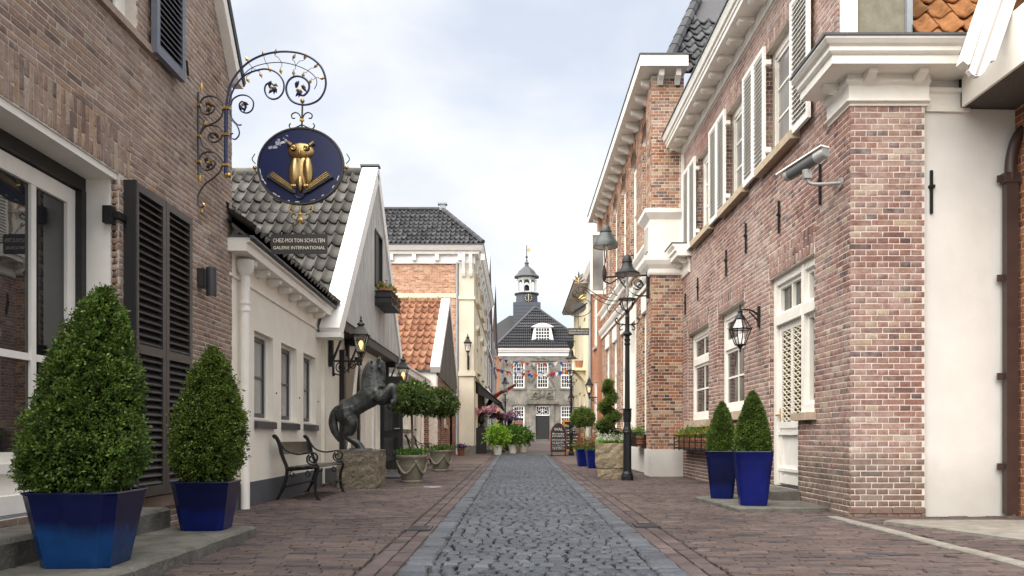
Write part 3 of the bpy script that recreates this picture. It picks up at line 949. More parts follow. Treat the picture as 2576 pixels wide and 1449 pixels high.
def paver_row(x0, x1, y, out, w=0.2, l=0.08, skip=None, slope=0.0):
    x = x0 - rnd.uniform(0, w)
    while x < x1:
        ww = w + rnd.uniform(-.012, .012)
        a, b = max(x, x0), min(x + ww - 0.004, x1)
        if b - a > 0.03:
            xc = (a + b) / 2
            yy = y + 0.006 * math.sin(xc * 2.3 + y * 1.1) + rnd.uniform(-.004, .004)
            if not (skip and skip(xc, yy)):
                out.append(ground_piece(xc, yy, b - a - .004, l - 0.012, gz(y) + rnd.uniform(-.004, .004), 0.045, rnd.gauss(0, .02), 0.016))
        x += ww
pv = []
y = 3.7
def skl(x, y): return x < -2.15 and y < 6.55
while y < 24.0:
    paver_row(-3.12 if y > 6 else -4.2, road_l(y) - GUT - 0.01, y, pv, skip=skl)
    y += 0.08
lay_pieces(pv, pl, 'paver', 'paving_brick', 300, 'paving_brick_field', (0.015, 0.05))
pv = []
y = 3.7
def skr(x, y): return (3.1 < x < 3.24 and y < 7.75) or (x > 3.35 and 5.2 < y < 7.9 and x > 3.35 + (7.9 - y) * .35)
while y < 24.0:
    x1 = 3.40 if y > 8.5 else 5.3
    paver_row(road_r(y) + GUT + 0.01, x1, y, pv, skip=skr)
    y += 0.08
lay_pieces(pv, pr, 'paver', 'paving_brick', 300, 'paving_brick_field', (0.015, 0.05))
# gutters: stretchers running with the street
for side, par in ((0, pl), (1, pr)):
    pv = []
    for k in range(2):
        y = 3.6 + k * .1
        while y < ROAD_END:
            l = 0.205
            yc = y + l / 2
            x = road_l(yc) - 0.062 - k * 0.112 if side == 0 else road_r(yc) + 0.062 + k * 0.112
            dz = (-0.010, -0.006)[k]
            pv.append(ground_piece(x, yc, 0.104, l - 0.008, gz(yc) + dz + rnd.uniform(-.003, .003), 0.04, rnd.gauss(0, .01)))
            y += l
    lay_pieces(pv, par, 'gutter_paver', 'gutter_brick', 150, 'gutter_brick_row', (0.03, 0.02))

# gutter drains, manhole, kerb, slab
def drain(x, y, label, w=0.22, l=0.30):
    t = thing('drain_grate', label, 'drain', (x, y, gz(y)))
    mb = MB(); mb.box(x - w / 2, x + w / 2, y - l / 2, y - l / 2 + .03, -.01, .006); mb.box(x - w / 2, x + w / 2, y + l / 2 - .03, y + l / 2, -.01, .006)
    mb.box(x - w / 2, x - w / 2 + .025, y - l / 2 + .03, y + l / 2 - .03, -.01, .006); mb.box(x + w / 2 - .025, x + w / 2, y - l / 2 + .03, y + l / 2 - .03, -.01, .006)
    mb.build('frame', 'iron_grey', t)
    mb = MB(); mb.box(x - w / 2 + .025, x + w / 2 - .025, y - l / 2 + .03, y + l / 2 - .03, -.014, -.009); mb.build('pit', 'gap_dark', t)
    for k in range(7):
        mb = MB(); yy = y - l / 2 + .05 + k * (l - .1) / 6
        mb.box(x - w / 2 + .025, x + w / 2 - .025, yy - .009, yy + .009, -.008, .003); mb.build('grate_bar', 'iron_grey', t)
drain(-0.86, 7.35, 'grey iron drain grate in the gutter beside the blue planters')
drain(1.18, 7.6, 'grey iron drain grate in the gutter near the brick corner house')
t = thing('manhole_cover', 'small pale metal cover set in the paving by the urns', 'manhole cover', (-1.35, 13.4, 0))
mb = MB(); mb.lathe((-1.35, 13.4, 0), [(0.15, -.01), (0.15, .006), (0.135, .009), (0.0, .009)], 20); mb.build('rim', 'zinc', t, True)
mb = MB()
for k in range(5): mb.box(-1.35 - .09 + k * .04, -1.35 - .075 + k * .04, 13.32, 13.48, .0095, .013)
mb.build('tread', 'concrete', t)
t = thing('slot_drain', 'long pale slot drain in the paving before the horse pedestal', 'drain', (-2.05, 12.75, 0))
mb = MB(); mb.box(-2.42, -1.62, 12.70, 12.78, -.012, .006); mb.build('channel', 'concrete', t)
for k in range(10):
    mb = MB(); mb.box(-2.40 + k * .079, -2.40 + k * .079 + .05, 12.715, 12.765, .0065, .0085); mb.build('slot', 'gap_dark', t)
kerb = props(MB().build('kerb', 'concrete'), 'worn concrete kerb strip in the paving before the brick corner', kind='structure')
y = 3.6
while y < 7.7:
    mb = MB(); l = 0.8
    mb.bbox(3.115, 3.225, y, y + l - .012, -.05, .012 + rnd.uniform(-.003, .003), .012); mb.build('kerb_stone', 'concrete', kerb); y += l
mb = MB()
pts = [(3.45, 7.85), (4.35, 5.0), (6.2, 5.0), (6.2, 7.95), (3.6, 8.0)]
mb.hexa([(a, b, -.03) for a, b in pts], [(a, b, .012) for a, b in pts])
props(mb.build('concrete_slab', 'concrete'), 'smooth concrete slab before the white rendered wall', kind='structure')
# ================================================================== left: brick gallery house
WL = Wall(-3.1, 0, 90)
gal = thing('brick_house', 'brown brick house with tall black shutters and shop window, owl sign on its wall', 'house', (-3.1, 6.0, 0))
def rake(z): return 9.08 if z < 4.73 else 9.08 - (z - 4.73) * 0.807
shop = (2.6, 6.50, 0.30, 2.85)
upw = (5.75, 6.82, 4.08, 5.7)
mb = MB()
WL.face(mb, 2.0, 9.08, -0.05, 3.5, [shop], 0.02); WL.face(mb, 2.0, 9.08, 3.5, 4.73, [(upw[0], upw[1], upw[2], 4.73)], .2)
WL.face(mb, 2.0, 8.0, 4.73, 5.8, [(upw[0], upw[1], 4.73, upw[3])], .2); mb.add([WL.p(8.0, 4.73), WL.p(9.08, 4.73), WL.p(rake(5.8), 5.8), WL.p(8.0, 5.8)], [(0, 1, 2, 3)]); mb.add([WL.p(2, 5.8), WL.p(rake(5.8), 5.8), WL.p(rake(7.4), 7.4), WL.p(2, 7.4)], [(0, 1, 2, 3)])
mb.quad(WL.p(9.08, -.05), WL.p(9.08, -.05, -3), WL.p(9.08, 4.73, -3), WL.p(9.08, 4.73))
mb.build('wall', 'mortar_grey', gal)
sol = (2.0, 6.69, 2.85, 3.19)
bl = WL.bricks(2.05, 9.08, -0.003, 5.62, [shop, upw, sol], bond='wild', course=0.0515, joint=.0085, L=0.195, Hd=0.095, span=lambda z: (0, rake(z)))
bl += WL.soldiers(2.05, 6.69, 2.856, 3.19, w=0.044, split=2)
bl += [(p[0], p[1], p[2]) for p in WL.jamb_bricks(6.50, 0.3, 2.85, 0.07, -1, course=0.0515)]
lay_pieces(bl, gal, 'brick_left', 'brick', 300, 'brickwork')
mb = MB()                                   # soffit row of the lintel, end face of the house
WL.box(mb, 2.0, 6.5, 2.80, 2.853, -.30, -.012); mb.build('lintel_soffit', 'white', gal)
mb = MB(); WL.box(mb, 6.47, 6.506, .3, 2.80, -.30, -.055); mb.build('white_reveal', 'white', gal)
mb = MB(); WL.poly(mb, [(9.02, 4.62), (9.16, 4.62), (rake(7.4) + .14, 7.4), (rake(7.4) - .02, 7.4)], -.01, .10); mb.build('verge_board', 'white', gal)
mb = MB(); mb.hexa([(-3.0, 9.2, 4.66), (-3.0, rake(7.4) + .2, 7.4), (-8, rake(7.4) + .2, 7.4), (-8, 9.2, 4.66)], [(-3.0, 9.2 + .05, 4.72), (-3.0, rake(7.4) + .25, 7.46), (-8, rake(7.4) + .25, 7.46), (-8, 9.2 + .05, 4.72)]); mb.build('roof', 'tile_dark', gal)
mb = MB(); mb.box(-8, -3.42, 2.0, 2.2, 0, 7); mb.box(-8, -7.8, 2.2, 9, 0, 7); mb.box(-8, -3.7, 2.2, 9, 2.9, 3.0); mb.build('inner_wall', 'gap_dark', gal)
# shop window: black surround, white frame, panes, panel
mb = MB()
WL.box(mb, 2.6, 6.50, 2.70, 2.80, -.34, -.24); WL.box(mb, 6.40, 6.468, .3, 2.70, -.34, -.235)
mb.build('window_surround', 'black_paint', gal)
mb = MB()
WL.box(mb, 2.6, 6.40, 2.57, 2.69, -.33, -.285); WL.box(mb, 6.29, 6.399, .62, 2.57, -.33, -.285); WL.box(mb, 2.6, 6.29, .62, .70, -.33, -.285)
for u in (5.83, 3.9): WL.box(mb, u, u + .06, .70, 2.57, -.33, -.29)
WL.box(mb, 2.6, 6.29, 1.335, 1.385, -.33, -.293)
sw = mb.build('shop_window', 'white', gal)
for a, b in ((2.65, 3.9), (3.96, 5.83), (5.89, 6.29)):
    for z0, z1 in ((.70, 1.335), (1.385, 2.57)):
        mb = MB(); WL.box(mb, a, b, z0, z1, -.318, -.312); mb.build('pane', 'shop_glass', sw)
mb = MB(); WL.box(mb, 2.6, 6.399, .30, .42, -.36, -.17); WL.box(mb, 2.6, 6.399, .42, .62, -.37, -.27); WL.box(mb, 2.6, 6.399, .56, .625, -.27, -.23); mb.build('stall_riser', 'white', sw)
mb = MB(); WL.box(mb, 2.6, 6.47, .20, .298, -.36, -.02); mb.build('threshold', 'plinth', gal)
# upper window
window(WL, gal, upw[0], upw[1], upw[2] + .02, upw[3], .10, .10, 'white', 2, (0.5,), name='upper_window')
mb = MB(); WL.box(mb, 5.55, 7.12, 4.02, 4.078, -.08, .045); mb.build('window_sill', 'brick_left', gal)
for z in (4.62,):
    mb = MB(); WL.box(mb, 6.80, 7.0, z - .02, z + .02, .0, .035); WL.box(mb, 6.78, 6.86, z - .09, z + .08, -.04, .02); mb.build('hinge', 'iron', gal)
shutter(WL, gal, 7.0, 7.60, 4.03, 5.75, .035, 'shutter_blue', 1, 0.052, 0.062, 0.05)
mb = MB(); mb.tube([WL.p(7.62, 4.24, .0), WL.p(7.64, 4.24, .08), WL.p(7.66, 4.12, .085)], .012, 6); mb.build('shutter_stay', 'iron', gal)
# tall folding shutter
shutter(WL, gal, 6.58, 7.74, 0.32, 2.82, .04, 'shutter_dark', 2, 0.062, 0.062, 0.055, (0.475,))
mb = MB(); WL.box(mb, 6.575, 6.60, .31, 2.83, .0, .10); mb.build('shutter_edge', 'black_paint', gal)
for z in (2.52, 1.45, .6):
    mb = MB(); WL.box(mb, 6.44, 6.575, z - .025, z + .025, -.02, .03); WL.box(mb, 6.40, 6.47, z - .07, z + .06, -.08, -.01); mb.build('hinge', 'iron', gal)
mb = MB(); WL.box(mb, 6.52, 7.9, .20, .30, 0.012, .05); mb.build('threshold_bricks', 'brick_left', gal)

# wall light
wl_ = thing('wall_light', 'dark grey up and down cylinder lamp on the brown brick wall', 'wall light', (-3.1, 8.16, 2.2))
mb = MB(); WL.box(mb, 8.08, 8.20, 2.26, 2.44, .005, .06); mb.build('back_plate', 'iron_grey', wl_)
mb = MB(); mb.lathe((-2.985, 8.16, 2.18), [(.046, 0), (.05, .004), (.05, .276), (.046, .28)], 18); mb.build('cylinder', 'iron_grey', wl_, True)
mb = MB(); mb.lathe((-2.985, 8.16, 2.174), [(.03, 0), (.03, .005)], 14); mb.build('lens', 'bulb_off', wl_)

# stone steps
def stone(name, label, x0, x1, ycuts, z0, z1, c=.02):
    t = thing(name, label, 'step', (x1, ycuts[0], z0))
    for a, b in zip(ycuts, ycuts[1:]):
        mb = MB()
        n = 10; rr = random.Random(int(a * 100))
        # irregular front edge
        ring0, ring1, ring2 = [], [], []
        edge_ = [(x1 + rr.uniform(-.012, .008), a + .006 + (b - a - .012) * k / n) for k in range(n + 1)]
        base = edge_ + [(x0, b - .006), (x0, a + .006)]
        def inset(pts, q):
            cx = sum(p[0] for p in pts) / len(pts); cy = sum(p[1] for p in pts) / len(pts)
            return [(p[0] + (q if p[0] < cx else -q), p[1] + (q if p[1] < cy else -q)) for p in pts]
        mb.loft([[(p[0], p[1], z0) for p in base], [(p[0] + rr.uniform(-.004, .004), p[1], z1 - c) for p in base], [(p[0], p[1], z1) for p in inset(base, c)]])
        mb.build('step_slab', 'step_stone', t)
    return t
stone('stone_step', 'low grey stone platform carrying the two blue square planters', -3.6, -2.09, [2.4, 4.55, 6.02, 6.72], -.02, .09)
stone('stone_step', 'raised grey stone step against the shop window of the brick gallery', -3.4, -2.74, [2.4, 5.05, 6.62], .088, .25, .025)

# ================================================================== left: white house wing with three windows
WW = Wall(-3.1, 9.0, 91.9)
whi = thing('white_house', 'white rendered low wing with three small windows and grey plinth', 'house', (-3.2, 11.5, 0))
wins = [(.957, 1.83), (2.25, 3.17), (3.60, 4.51)]
holes = [(a, b, 1.01, 2.08) for a, b in wins]
mb = MB(); WW.face(mb, 0.0, 5.2, -.05, 2.95, holes, 0.13)
mb.quad(WW.p(0, -.05), WW.p(0, -.05, -2), WW.p(0, 2.95, -2), WW.p(0, 2.95))
mb.build('wall', 'stucco_white', whi)
mb = MB(); WW.box(mb, .02, 5.2, -.04, .275, -.02, .02); mb.build('plinth', 'plinth', whi)
for a, b in wins:
    window(WW, whi, a, b, 1.01, 2.08, .085, .035, 'white', 1, (0.5,), bar=.03, sash=.055, barmat='sill_dark', pane='pane_pale')
    mb = MB(); WW.prof(mb, a - .0, b + .03, [(-.06, 1.0), (-.06, 1.02), (.045, .99), (.045, .905), (-.02, .905)]); mb.build('window_sill', 'sill_dark', whi)
    mb = MB(); mb.ball(WW.p(b + .15, 1.38, .004), .012); mb.build('shutter_pin', 'iron', whi)
# cornice, brackets, gutter
mb = MB(); WW.prof(mb, -.06, 5.1, [(0, 2.80), (.20, 2.80), (.20, 2.885), (.235, 2.90), (.235, 2.945), (0, 2.945)]); mb.build('cornice', 'white', whi)
mb = MB(); WW.prof(mb, -.07, 5.1, [(.24, 2.92), (.275, 2.94), (.275, 2.965), (.0, 2.965), (.0, 2.948), (.24, 2.948)]); mb.build('gutter', 'lead', whi)
k = .42
while k < 5.0:
    mb = MB(); WW.prof(mb, k, k + .10, [(.005, 2.715), (.05, 2.71), (.11, 2.72), (.155, 2.745), (.165, 2.798), (.005, 2.798)]); mb.build('bracket', 'white', whi); k += .56
mb = MB(); WW.prof(mb, .0, 5.1, [(.002, 2.545), (.025, 2.55), (.025, 2.575), (.002, 2.59)]); mb.build('string_moulding', 'white', whi)
dp = MB(); c_ = WW.p(.30, 0, .085); dp.tube([(c_[0], c_[1], 0), (c_[0], c_[1], 2.62)], .05, 12); dpo = dp.build('downpipe', 'white', whi, True)
for z in (.9, 2.2, .98, 2.28):
    mb = MB(); mb.lathe((c_[0], c_[1], z), [(.058, 0), (.06, .01), (.058, .03)], 12); mb.build('pipe_collar', 'white', dpo, True)
mb = MB(); mb.lathe((c_[0], c_[1], 2.6), [(.055, 0), (.09, .06), (.10, .15), (.10, .17)], 12); mb.build('hopper', 'white', dpo, True)
# wing roof
P0 = Vector((WW.p(-.1, 0, .24)[0], WW.p(-.1, 0, .24)[1], 2.95)); ux = Vector((WW.U[0], WW.U[1], 0)); inw = Vector((-WW.N[0], -WW.N[1], .80)).normalized()
nrm_w = ux.cross(inw)
RIDGE_Y, RIDGE_Z, MS = 17.37, 6.25, 1.01
def main_z(y): return RIDGE_Z - (RIDGE_Y - y) * MS
def wing_z(p): 
    d = (P0 - Vector((p[0], p[1], 0))).dot(Vector((WW.N[0], WW.N[1], 0))); return 2.95 + d * .80
tile_roof(whi, P0 + nrm_w * .05, ux, inw, 36, 11, 0.2, 0.37, 'tile_grey', keep=lambda p: main_z(p[1]) < p[2] + .25, limit=300)
mb = MB(); a = P0; b = P0 + ux * 7.5; mb.quad(a, b, b + inw * 4.4, a + inw * 4.4); mb.build('roof_deck', 'tile_under', whi)

# ================================================================== left: gable house
gab = thing('gable_house', 'white house with steep grey tiled roof and weathered board gable on the street', 'house', (-3.1, 17.3, 0))
upm = Vector((0, 1, MS)).normalized()
def keep_main(p):
    return p[2] > wing_z(p) - .12 and p[0] < -3.12
tile_roof(gab, Vector((-7.2, 13.75, main_z(13.75) + .04)), Vector((1, 0, 0)), upm, 21, 13, 0.2, 0.396, 'tile_grey', keep=keep_main, limit=300, amp=.048)
mb = MB(); mb.quad((-9, 13.75, main_z(13.75)), (-2.95, 13.75, main_z(13.75)), (-2.95, RIDGE_Y, RIDGE_Z), (-9, RIDGE_Y, RIDGE_Z)); mb.quad((-2.95, RIDGE_Y, RIDGE_Z), (-9, RIDGE_Y, RIDGE_Z), (-9, 21, 2.6), (-2.95, 21, 2.6)); mb.build('roof_deck', 'tile_under', gab)
for k in range(17):
    mb = MB(); x = -7.0 + k * .235
    mb.tube([(x, RIDGE_Y, RIDGE_Z + .05), (x + .25, RIDGE_Y, RIDGE_Z + .055)], [.105, .095], 10); mb.build('ridge_tile', 'tile_grey', gab, True)
WG = Wall(-2.92, 14.0, 90)                      # gable plane, u = Y - 14
def gz_at(u): return main_z(14 + u) if 14 + u < RIDGE_Y else main_z(2 * RIDGE_Y - 14 - u)
slot = (3.15, 3.95, 3.88, 5.03)
k = 0.0
while k < 6.75:
    a, b = k + .004, min(k + .118, 6.75)
    za, zb = gz_at(a), gz_at(b); z0 = 2.78
    segs = [(z0, None)]
    if slot[0] - .06 < (a + b) / 2 < slot[1] + .06: segs = [(z0, slot[2]), (slot[3], None)]
    for q, w in segs:
        mb = MB(); d = rnd.uniform(0, .008)
        ta, tb = (za, zb) if w is None else (w, w)
        if min(ta, tb) < q + .03: continue
        WG.poly(mb, [(a, q), (b, q), (b, tb), (a, ta)], -.02, .012 + d); mb.build('gable_board', 'boards_grey', gab)
    k += .122
mb = MB(); WG.poly(mb, [(0, 2.78), (6.74, 2.78), (RIDGE_Y - 14, RIDGE_Z)], -.05, -.022); mb.build('gable_backing', 'gap_dark', gab)
mb = MB(); WG.box(mb, slot[0], slot[1], slot[2], slot[3], -.03, -.018); mb.build('hatch', 'gap_dark', gab)
mb = MB(); WG.box(mb, slot[0] - .05, slot[0], slot[2], slot[3] + .05, -.02, .03); WG.box(mb, slot[1], slot[1] + .05, slot[2], slot[3] + .05, -.02, .03); WG.box(mb, slot[0], slot[1], slot[3], slot[3] + .05, -.02, .03); mb.build('hatch_frame', 'black_paint', gab)
mb = MB(); WG.poly(mb, [(slot[0] + .02, slot[2]), (slot[0] + .38, slot[2]), (slot[0] + .38, slot[3] - .02), (slot[0] + .02, slot[3] - .02)], .0, .02); mb.build('hatch_leaf', 'black_paint', gab)
# white raised verges, near and far slope
def verge(y0, z0, y1, z1, name, w=.30, th=.16):
    mb = MB()
    dv = Vector((0, y1 - y0, z1 - z0)).normalized(); nn = Vector((0, -dv.z, dv.y)) if dv.y > 0 else Vector((0, dv.z, -dv.y))
    A = Vector((0, y0, z0)); B = Vector((0, y1, z1))
    xs = (-2.90 - w, -2.87)
    lo = [A - nn * .10, B - nn * .10, B + nn * th, A + nn * th]
    mb.hexa([(xs[0], p.y, p.z) for p in lo], [(xs[1], p.y, p.z) for p in lo])
    return mb.build(name, 'white_bright', gab)
verge(13.62, main_z(13.62), RIDGE_Y + .02, RIDGE_Z + .02, 'verge_board')
verge(21.1, main_z(2 * RIDGE_Y - 21.1), RIDGE_Y - .02, RIDGE_Z + .02, 'verge_board')
mb = MB(); mb.box(-3.24, -2.85, RIDGE_Y - .1, RIDGE_Y + .1, RIDGE_Z + .16, RIDGE_Z + .20); mb.build('verge_cap', 'lead', gab)
mb = MB(); mb.box(-3.25, -2.84, 13.5, 13.72, 2.42, 2.50); mb.build('verge_foot', 'white_bright', gab)
# jetty beam and brackets
mb = MB(); mb.box(-3.2, -2.93, 14.0, 20.75, 2.62, 2.77); mb.build('jetty_beam', 'black_paint', gab)
for y in (14.15, 15.5, 20.3):
    mb = MB(); mb.box(-3.2, -2.95, y, y + .09, 2.50, 2.615); mb.box(-3.19, -3.12, y, y + .09, 2.0, 2.50)
    mb.hexa([(-3.12, y + .01, 2.08), (-3.12, y + .08, 2.08), (-3.12, y + .08, 2.16), (-3.12, y + .01, 2.16)], [(-2.98, y + .01, 2.44), (-2.98, y + .08, 2.44), (-2.98, y + .08, 2.50), (-2.98, y + .01, 2.50)])
    mb.build('bracket', 'black_paint', gab)
WD = Wall(-3.2, 14.0, 90)
mb = MB(); WD.face(mb, -.05, 6.8, -.05, 2.75, [(2.62, 3.3, 0, 2.2), (4.55, 5.9, 0, 2.25)], .15); mb.build('wall', 'stucco_white', gab)
mb = MB(); mb.box(-3.4, -3.205, 13.93, 14.3, -.05, 2.75); mb.build('wall_return', 'stucco_white', gab)
mb = MB(); WD.box(mb, -.05, 1.0, -.04, .275, -.02, .02); mb.build('plinth', 'plinth', gab)
for a in (1.05, 2.45):
    mb = MB(); WD.box(mb, a, a + .16, 0, 2.38, .0, .09); mb.build('door_post', 'black_paint', gab)
d1 = MB(); WD.box(d1, 1.24, 2.42, .06, 2.3, .01, .05); d1 = d1.build('barn_door', 'oak', gab)
for k in range(7):
    mb = MB(); WD.box(mb, 1.25 + k * .167, 1.25 + k * .167 + .155, .07, 2.28, .05, .062); mb.build('door_board', 'oak', d1)
mb = MB(); WD.poly(mb, [(1.26, .15), (1.42, .15), (2.40, 2.2), (2.24, 2.2)], .063, .09); mb.build('door_brace', 'white', d1)
d2 = MB(); WD.box(d2, 2.63, 3.29, .05, 2.19, -.10, -.05); d2 = d2.build('red_door', 'red_door', gab)
mb = MB(); WD.box(mb, 3.10, 3.13, 1.0, 1.12, -.05, -.02); mb.build('door_handle', 'gold', d2)
mb = MB(); WD.box(mb, 3.30, 3.42, 0, 2.3, .0, .05); WD.box(mb, 4.42, 4.55, 0, 2.35, .0, .05); WD.box(mb, 4.55, 5.9, 2.25, 2.36, .0, .05); mb.build('door_frame', 'white', gab)
d3 = MB(); WD.box(d3, 4.56, 5.2, .05, 2.24, -.10, -.05); d3 = d3.build('glazed_door', 'black_paint', gab)
mb = MB(); WD.box(mb, 4.66, 5.12, .5, 2.1, -.05, -.045); mb.build('pane', 'pane', d3)
mb = MB(); mb.box(-3.14, -2.62, 19.17, 19.22, .06, 2.2); od = mb.build('open_door', 'black_paint', gab)
mb = MB(); mb.box(-3.05, -2.71, 19.16, 19.168, .95, 2.05); mb.box(-3.05, -2.71, 19.16, 19.168, .25, .80); mb.build('pane', 'pane', od)
mb = MB(); mb.tube([(-2.69, 19.15, 1.0), (-2.69, 19.1, 1.0), (-2.80, 19.1, 1.0)], .012, 6); mb.build('door_handle', 'steel', od)
mb = MB(); mb.bbox(-3.2, -2.25, 15.9, 17.9, -.02, .06, .01); props(mb.build('doorstep', 'sill_dark'), 'dark slate doorstep behind the horse pedestal', 'step')

# flower box under the hatch
fb = thing('flower_box', 'black iron flower box with terracotta pot under the gable hatch', 'flower box', (-2.75, 17.5, 3.5))
mb = MB(); WG.box(mb, 3.05, 4.35, 3.52, 3.56, .02, .36); mb.build('tray', 'iron', fb)
for q in range(9):
    mb = MB(); u = 3.05 + q * .16; WG.box(mb, u, u + .02, 3.5, 3.80, .345, .36); mb.build('bar', 'iron', fb)
for z in (3.50, 3.66, 3.78):
    mb = MB(); WG.box(mb, 3.04, 4.36, z, z + .022, .36, .375); WG.box(mb, 3.04, 3.06, z, z + .022, .02, .36); mb.build('rail', 'iron', fb)
mb = MB(); WG.box(mb, 3.06, 3.08, 3.56, 3.80, .03, .345); mb.build('side_panel', 'black_paint', fb)
for q in range(3):
    c = WG.p(3.3 + q * .4, 3.56, .19); mb = MB(); mb.lathe(c, [(.10, 0), (.14, .27), (.155, .27), (.155, .31), (.13, .31), (.12, .28)], 14); mb.build('pot', 'terracotta', fb, True)
rs = np.random.RandomState(5)
P = np.array([WG.p(rs.uniform(3.1, 4.3), 3.88 + rs.uniform(-.02, .10), rs.uniform(.05, .33)) for _ in range(90)])
v, f = leaves_mesh(P, np.tile([0, 0, 1.0], (len(P), 1)), .055, 5, rs)
np_build('foliage', v, f, 'leaf_yellow', fb)

# ================================================================== left: second white house
wh2 = thing('white_house', 'small white rendered house between the board gable and the orange tiled barn', 'house', (-3.0, 23.5, gz(23)))
W2 = Wall(-3.0, 20.8, 90)
w2 = [(.35, 1.25), (1.5, 2.35)]
mb = MB(); W2.face(mb, 0, 5.9, -.05, 2.5, [(a, b, 1.03, 2.0) for a, b in w2] + [(3.6, 4.5, 0, 2.1)], .12); mb.build('wall', 'stucco_white', wh2)
mb = MB(); W2.box(mb, 0, 3.5, -.04, .31, -.02, .02); mb.build('plinth', 'plinth', wh2)
for a, b in w2:
    window(W2, wh2, a, b, 1.03, 2.0, .07, .05, 'white', 1, (.5,), pane='pane_pale')
    mb = MB(); W2.prof(mb, a - .03, b + .1, [(-.05, 1.03), (.09, 1.0), (.09, .91), (-.02, .91)]); mb.build('window_sill', 'sill_dark', wh2)
d4 = MB(); W2.box(d4, 3.6, 4.5, .03, 2.1, -.1, -.05); d4 = d4.build('door', 'grey_paint', wh2)
mb = MB(); W2.box(mb, 3.7, 3.76, 1.0, 1.04, -.05, .06); mb.build('door_handle', 'iron', d4)
mb = MB(); mb.tube([(-2.94, 26.0, .05), (-2.94, 26.0, 2.4)], .045, 8); mb.build('downpipe', 'white', wh2, True)
mb = MB(); W2.prof(mb, -.1, 5.9, [(0, 2.40), (.22, 2.42), (.22, 2.55), (.26, 2.58), (.26, 2.62), (0, 2.62)]); mb.build('cornice', 'white', wh2)
for q in range(10):
    mb = MB(); W2.box(mb, .2 + q * .55, .3 + q * .55, 2.32, 2.40, .004, .18); mb.build('bracket', 'white', wh2)
mb = MB(); mb.quad((-2.74, 20.9, 2.62), (-2.74, 26.7, 2.62), (-6, 26.7, 4.8), (-6, 20.9, 4.8)); mb.build('roof', 'tile_grey', wh2)
mb = MB(); W2.box(mb, -.02, .07, 1.15, 2.0, .02, .035); sp_ = mb.build('name_board', 'white', wh2)
for q in range(6):
    mb = MB(); mb.ball(W2.p(.025, 1.9 - q * .13, .045), .028, .02, .04, 6, 4); mb.build('sign_mark', 'oak', sp_)

# ================================================================== left: orange tiled barn
barn = thing('orange_tiled_barn', 'brick barn with bright orange pantile roof, white verge and dark board gable', 'barn', (-2.6, 30.5, gz(30)))
BY0, BY1, BR, BE, BZ = 26.6, 34.4, 30.5, 2.95, 5.72
bsl = (BZ - BE) / (BR - BY0)
upb = Vector((0, 1, bsl)).normalized()
ln = math.hypot(BR - BY0, BZ - BE)
tile_roof(barn, Vector((-6.0, BY0 - .1, BE - .05)), Vector((1, 0, 0)), upb, 15, 11, .235, ln / 11 + .012, 'tile_orange', limit=300, amp=.058)
mb = MB(); mb.quad((-8, BY0, BE - .06), (-2.55, BY0, BE - .06), (-2.55, BR, BZ - .06), (-8, BR, BZ - .06)); mb.quad((-2.55, BR, BZ - .06), (-8, BR, BZ - .06), (-8, BY1, BE - .06), (-2.55, BY1, BE - .06)); mb.build('roof_deck', 'tile_under', barn)
for q in range(11):
    mb = MB(); x = -5.6 + q * .28; mb.tube([(x, BR, BZ + .04), (x + .3, BR, BZ + .045)], [.12, .11], 8); mb.build('ridge_tile', 'tile_orange', barn, True)
rs = np.random.RandomState(8)
P = np.stack([rs.uniform(-5.5, -2.7, 130), BR - rs.uniform(.0, .12, 130), BZ + rs.uniform(.02, .1, 130)], 1)
v, f = leaves_mesh(P, np.tile([0, 0, 1.0], (130, 1)), .07, 4, rs); mo = np_build('moss', v, f, 'leaf_yellow', barn); mo['kind'] = 'stuff'
WB = Wall(-2.5, BY0, 90)
def bz(u): return BE + u * bsl if BY0 + u < BR else BE + (BY1 - BY0 - u) * (BZ - BE) / (BY1 - BR)
k = 0
while k < BY1 - BY0 - .05:
    a, b = k + .004, k + .17
    mb = MB(); zb = 2.75 - .02 * k
    WB.poly(mb, [(a, zb), (b, zb), (b, max(bz(b), zb + .02)), (a, max(bz(a), zb + .02))], -.02, .012 + rnd.uniform(0, .008)); mb.build('gable_board', 'boards_brown', barn); k += .175
mb = MB()
for (y0, z0, y1, z1) in ((BY0 - .12, BE - .05, BR, BZ), (BY1 + .1, BE - .1, BR, BZ)):
    dv = Vector((0, y1 - y0, z1 - z0)).normalized(); nn = Vector((0, -abs(dv.z) if dv.y > 0 else abs(dv.z), abs(dv.y)))
    lo = [Vector((0, y0, z0)) - nn * .05, Vector((0, y1, z1)) - nn * .05, Vector((0, y1, z1)) + nn * .16, Vector((0, y0, z0)) + nn * .16]
    q = MB(); q.hexa([(-2.74, p.y, p.z) for p in lo], [(-2.44, p.y, p.z) for p in lo]); q.build('verge_board', 'white_bright', barn)
mb = MB(); WBf = Wall(-6, BY0, 0); WBf.box(mb, 0, 3.44, 2.42, 2.92, 0, .02); mb.build('eaves_board', 'white', barn)
mb = MB(); WBf.box(mb, 0, 3.5, 2.90, 2.96, -.05, .12); mb.build('gutter', 'lead', barn)
mb = MB(); WB.box(mb, 0, BY1 - BY0, -.05, 2.76, -.3, -.02); mb.box(-8, -2.54, BY0 + .02, BY0 + .3, -.05, 2.6); mb.build('wall', 'mortar_light', barn)
WB2 = Wall(-2.52, BY0, 90)
hb = [(2.3, 3.1, 1.25, 2.1), (4.9, 5.9, 0, 2.1)]
bl = WB2.bricks(0, BY1 - BY0, .0, 2.74, hb, course=.066) + Wall(-6, BY0 + .02, 0).bricks(2.9, 3.48, .0, 2.42, course=.066)
lay_pieces(bl, barn, 'brick_red', 'brick', 300, 'brickwork')
window(WB2, barn, *hb[0], .02, .05, 'black_paint', 1, ())
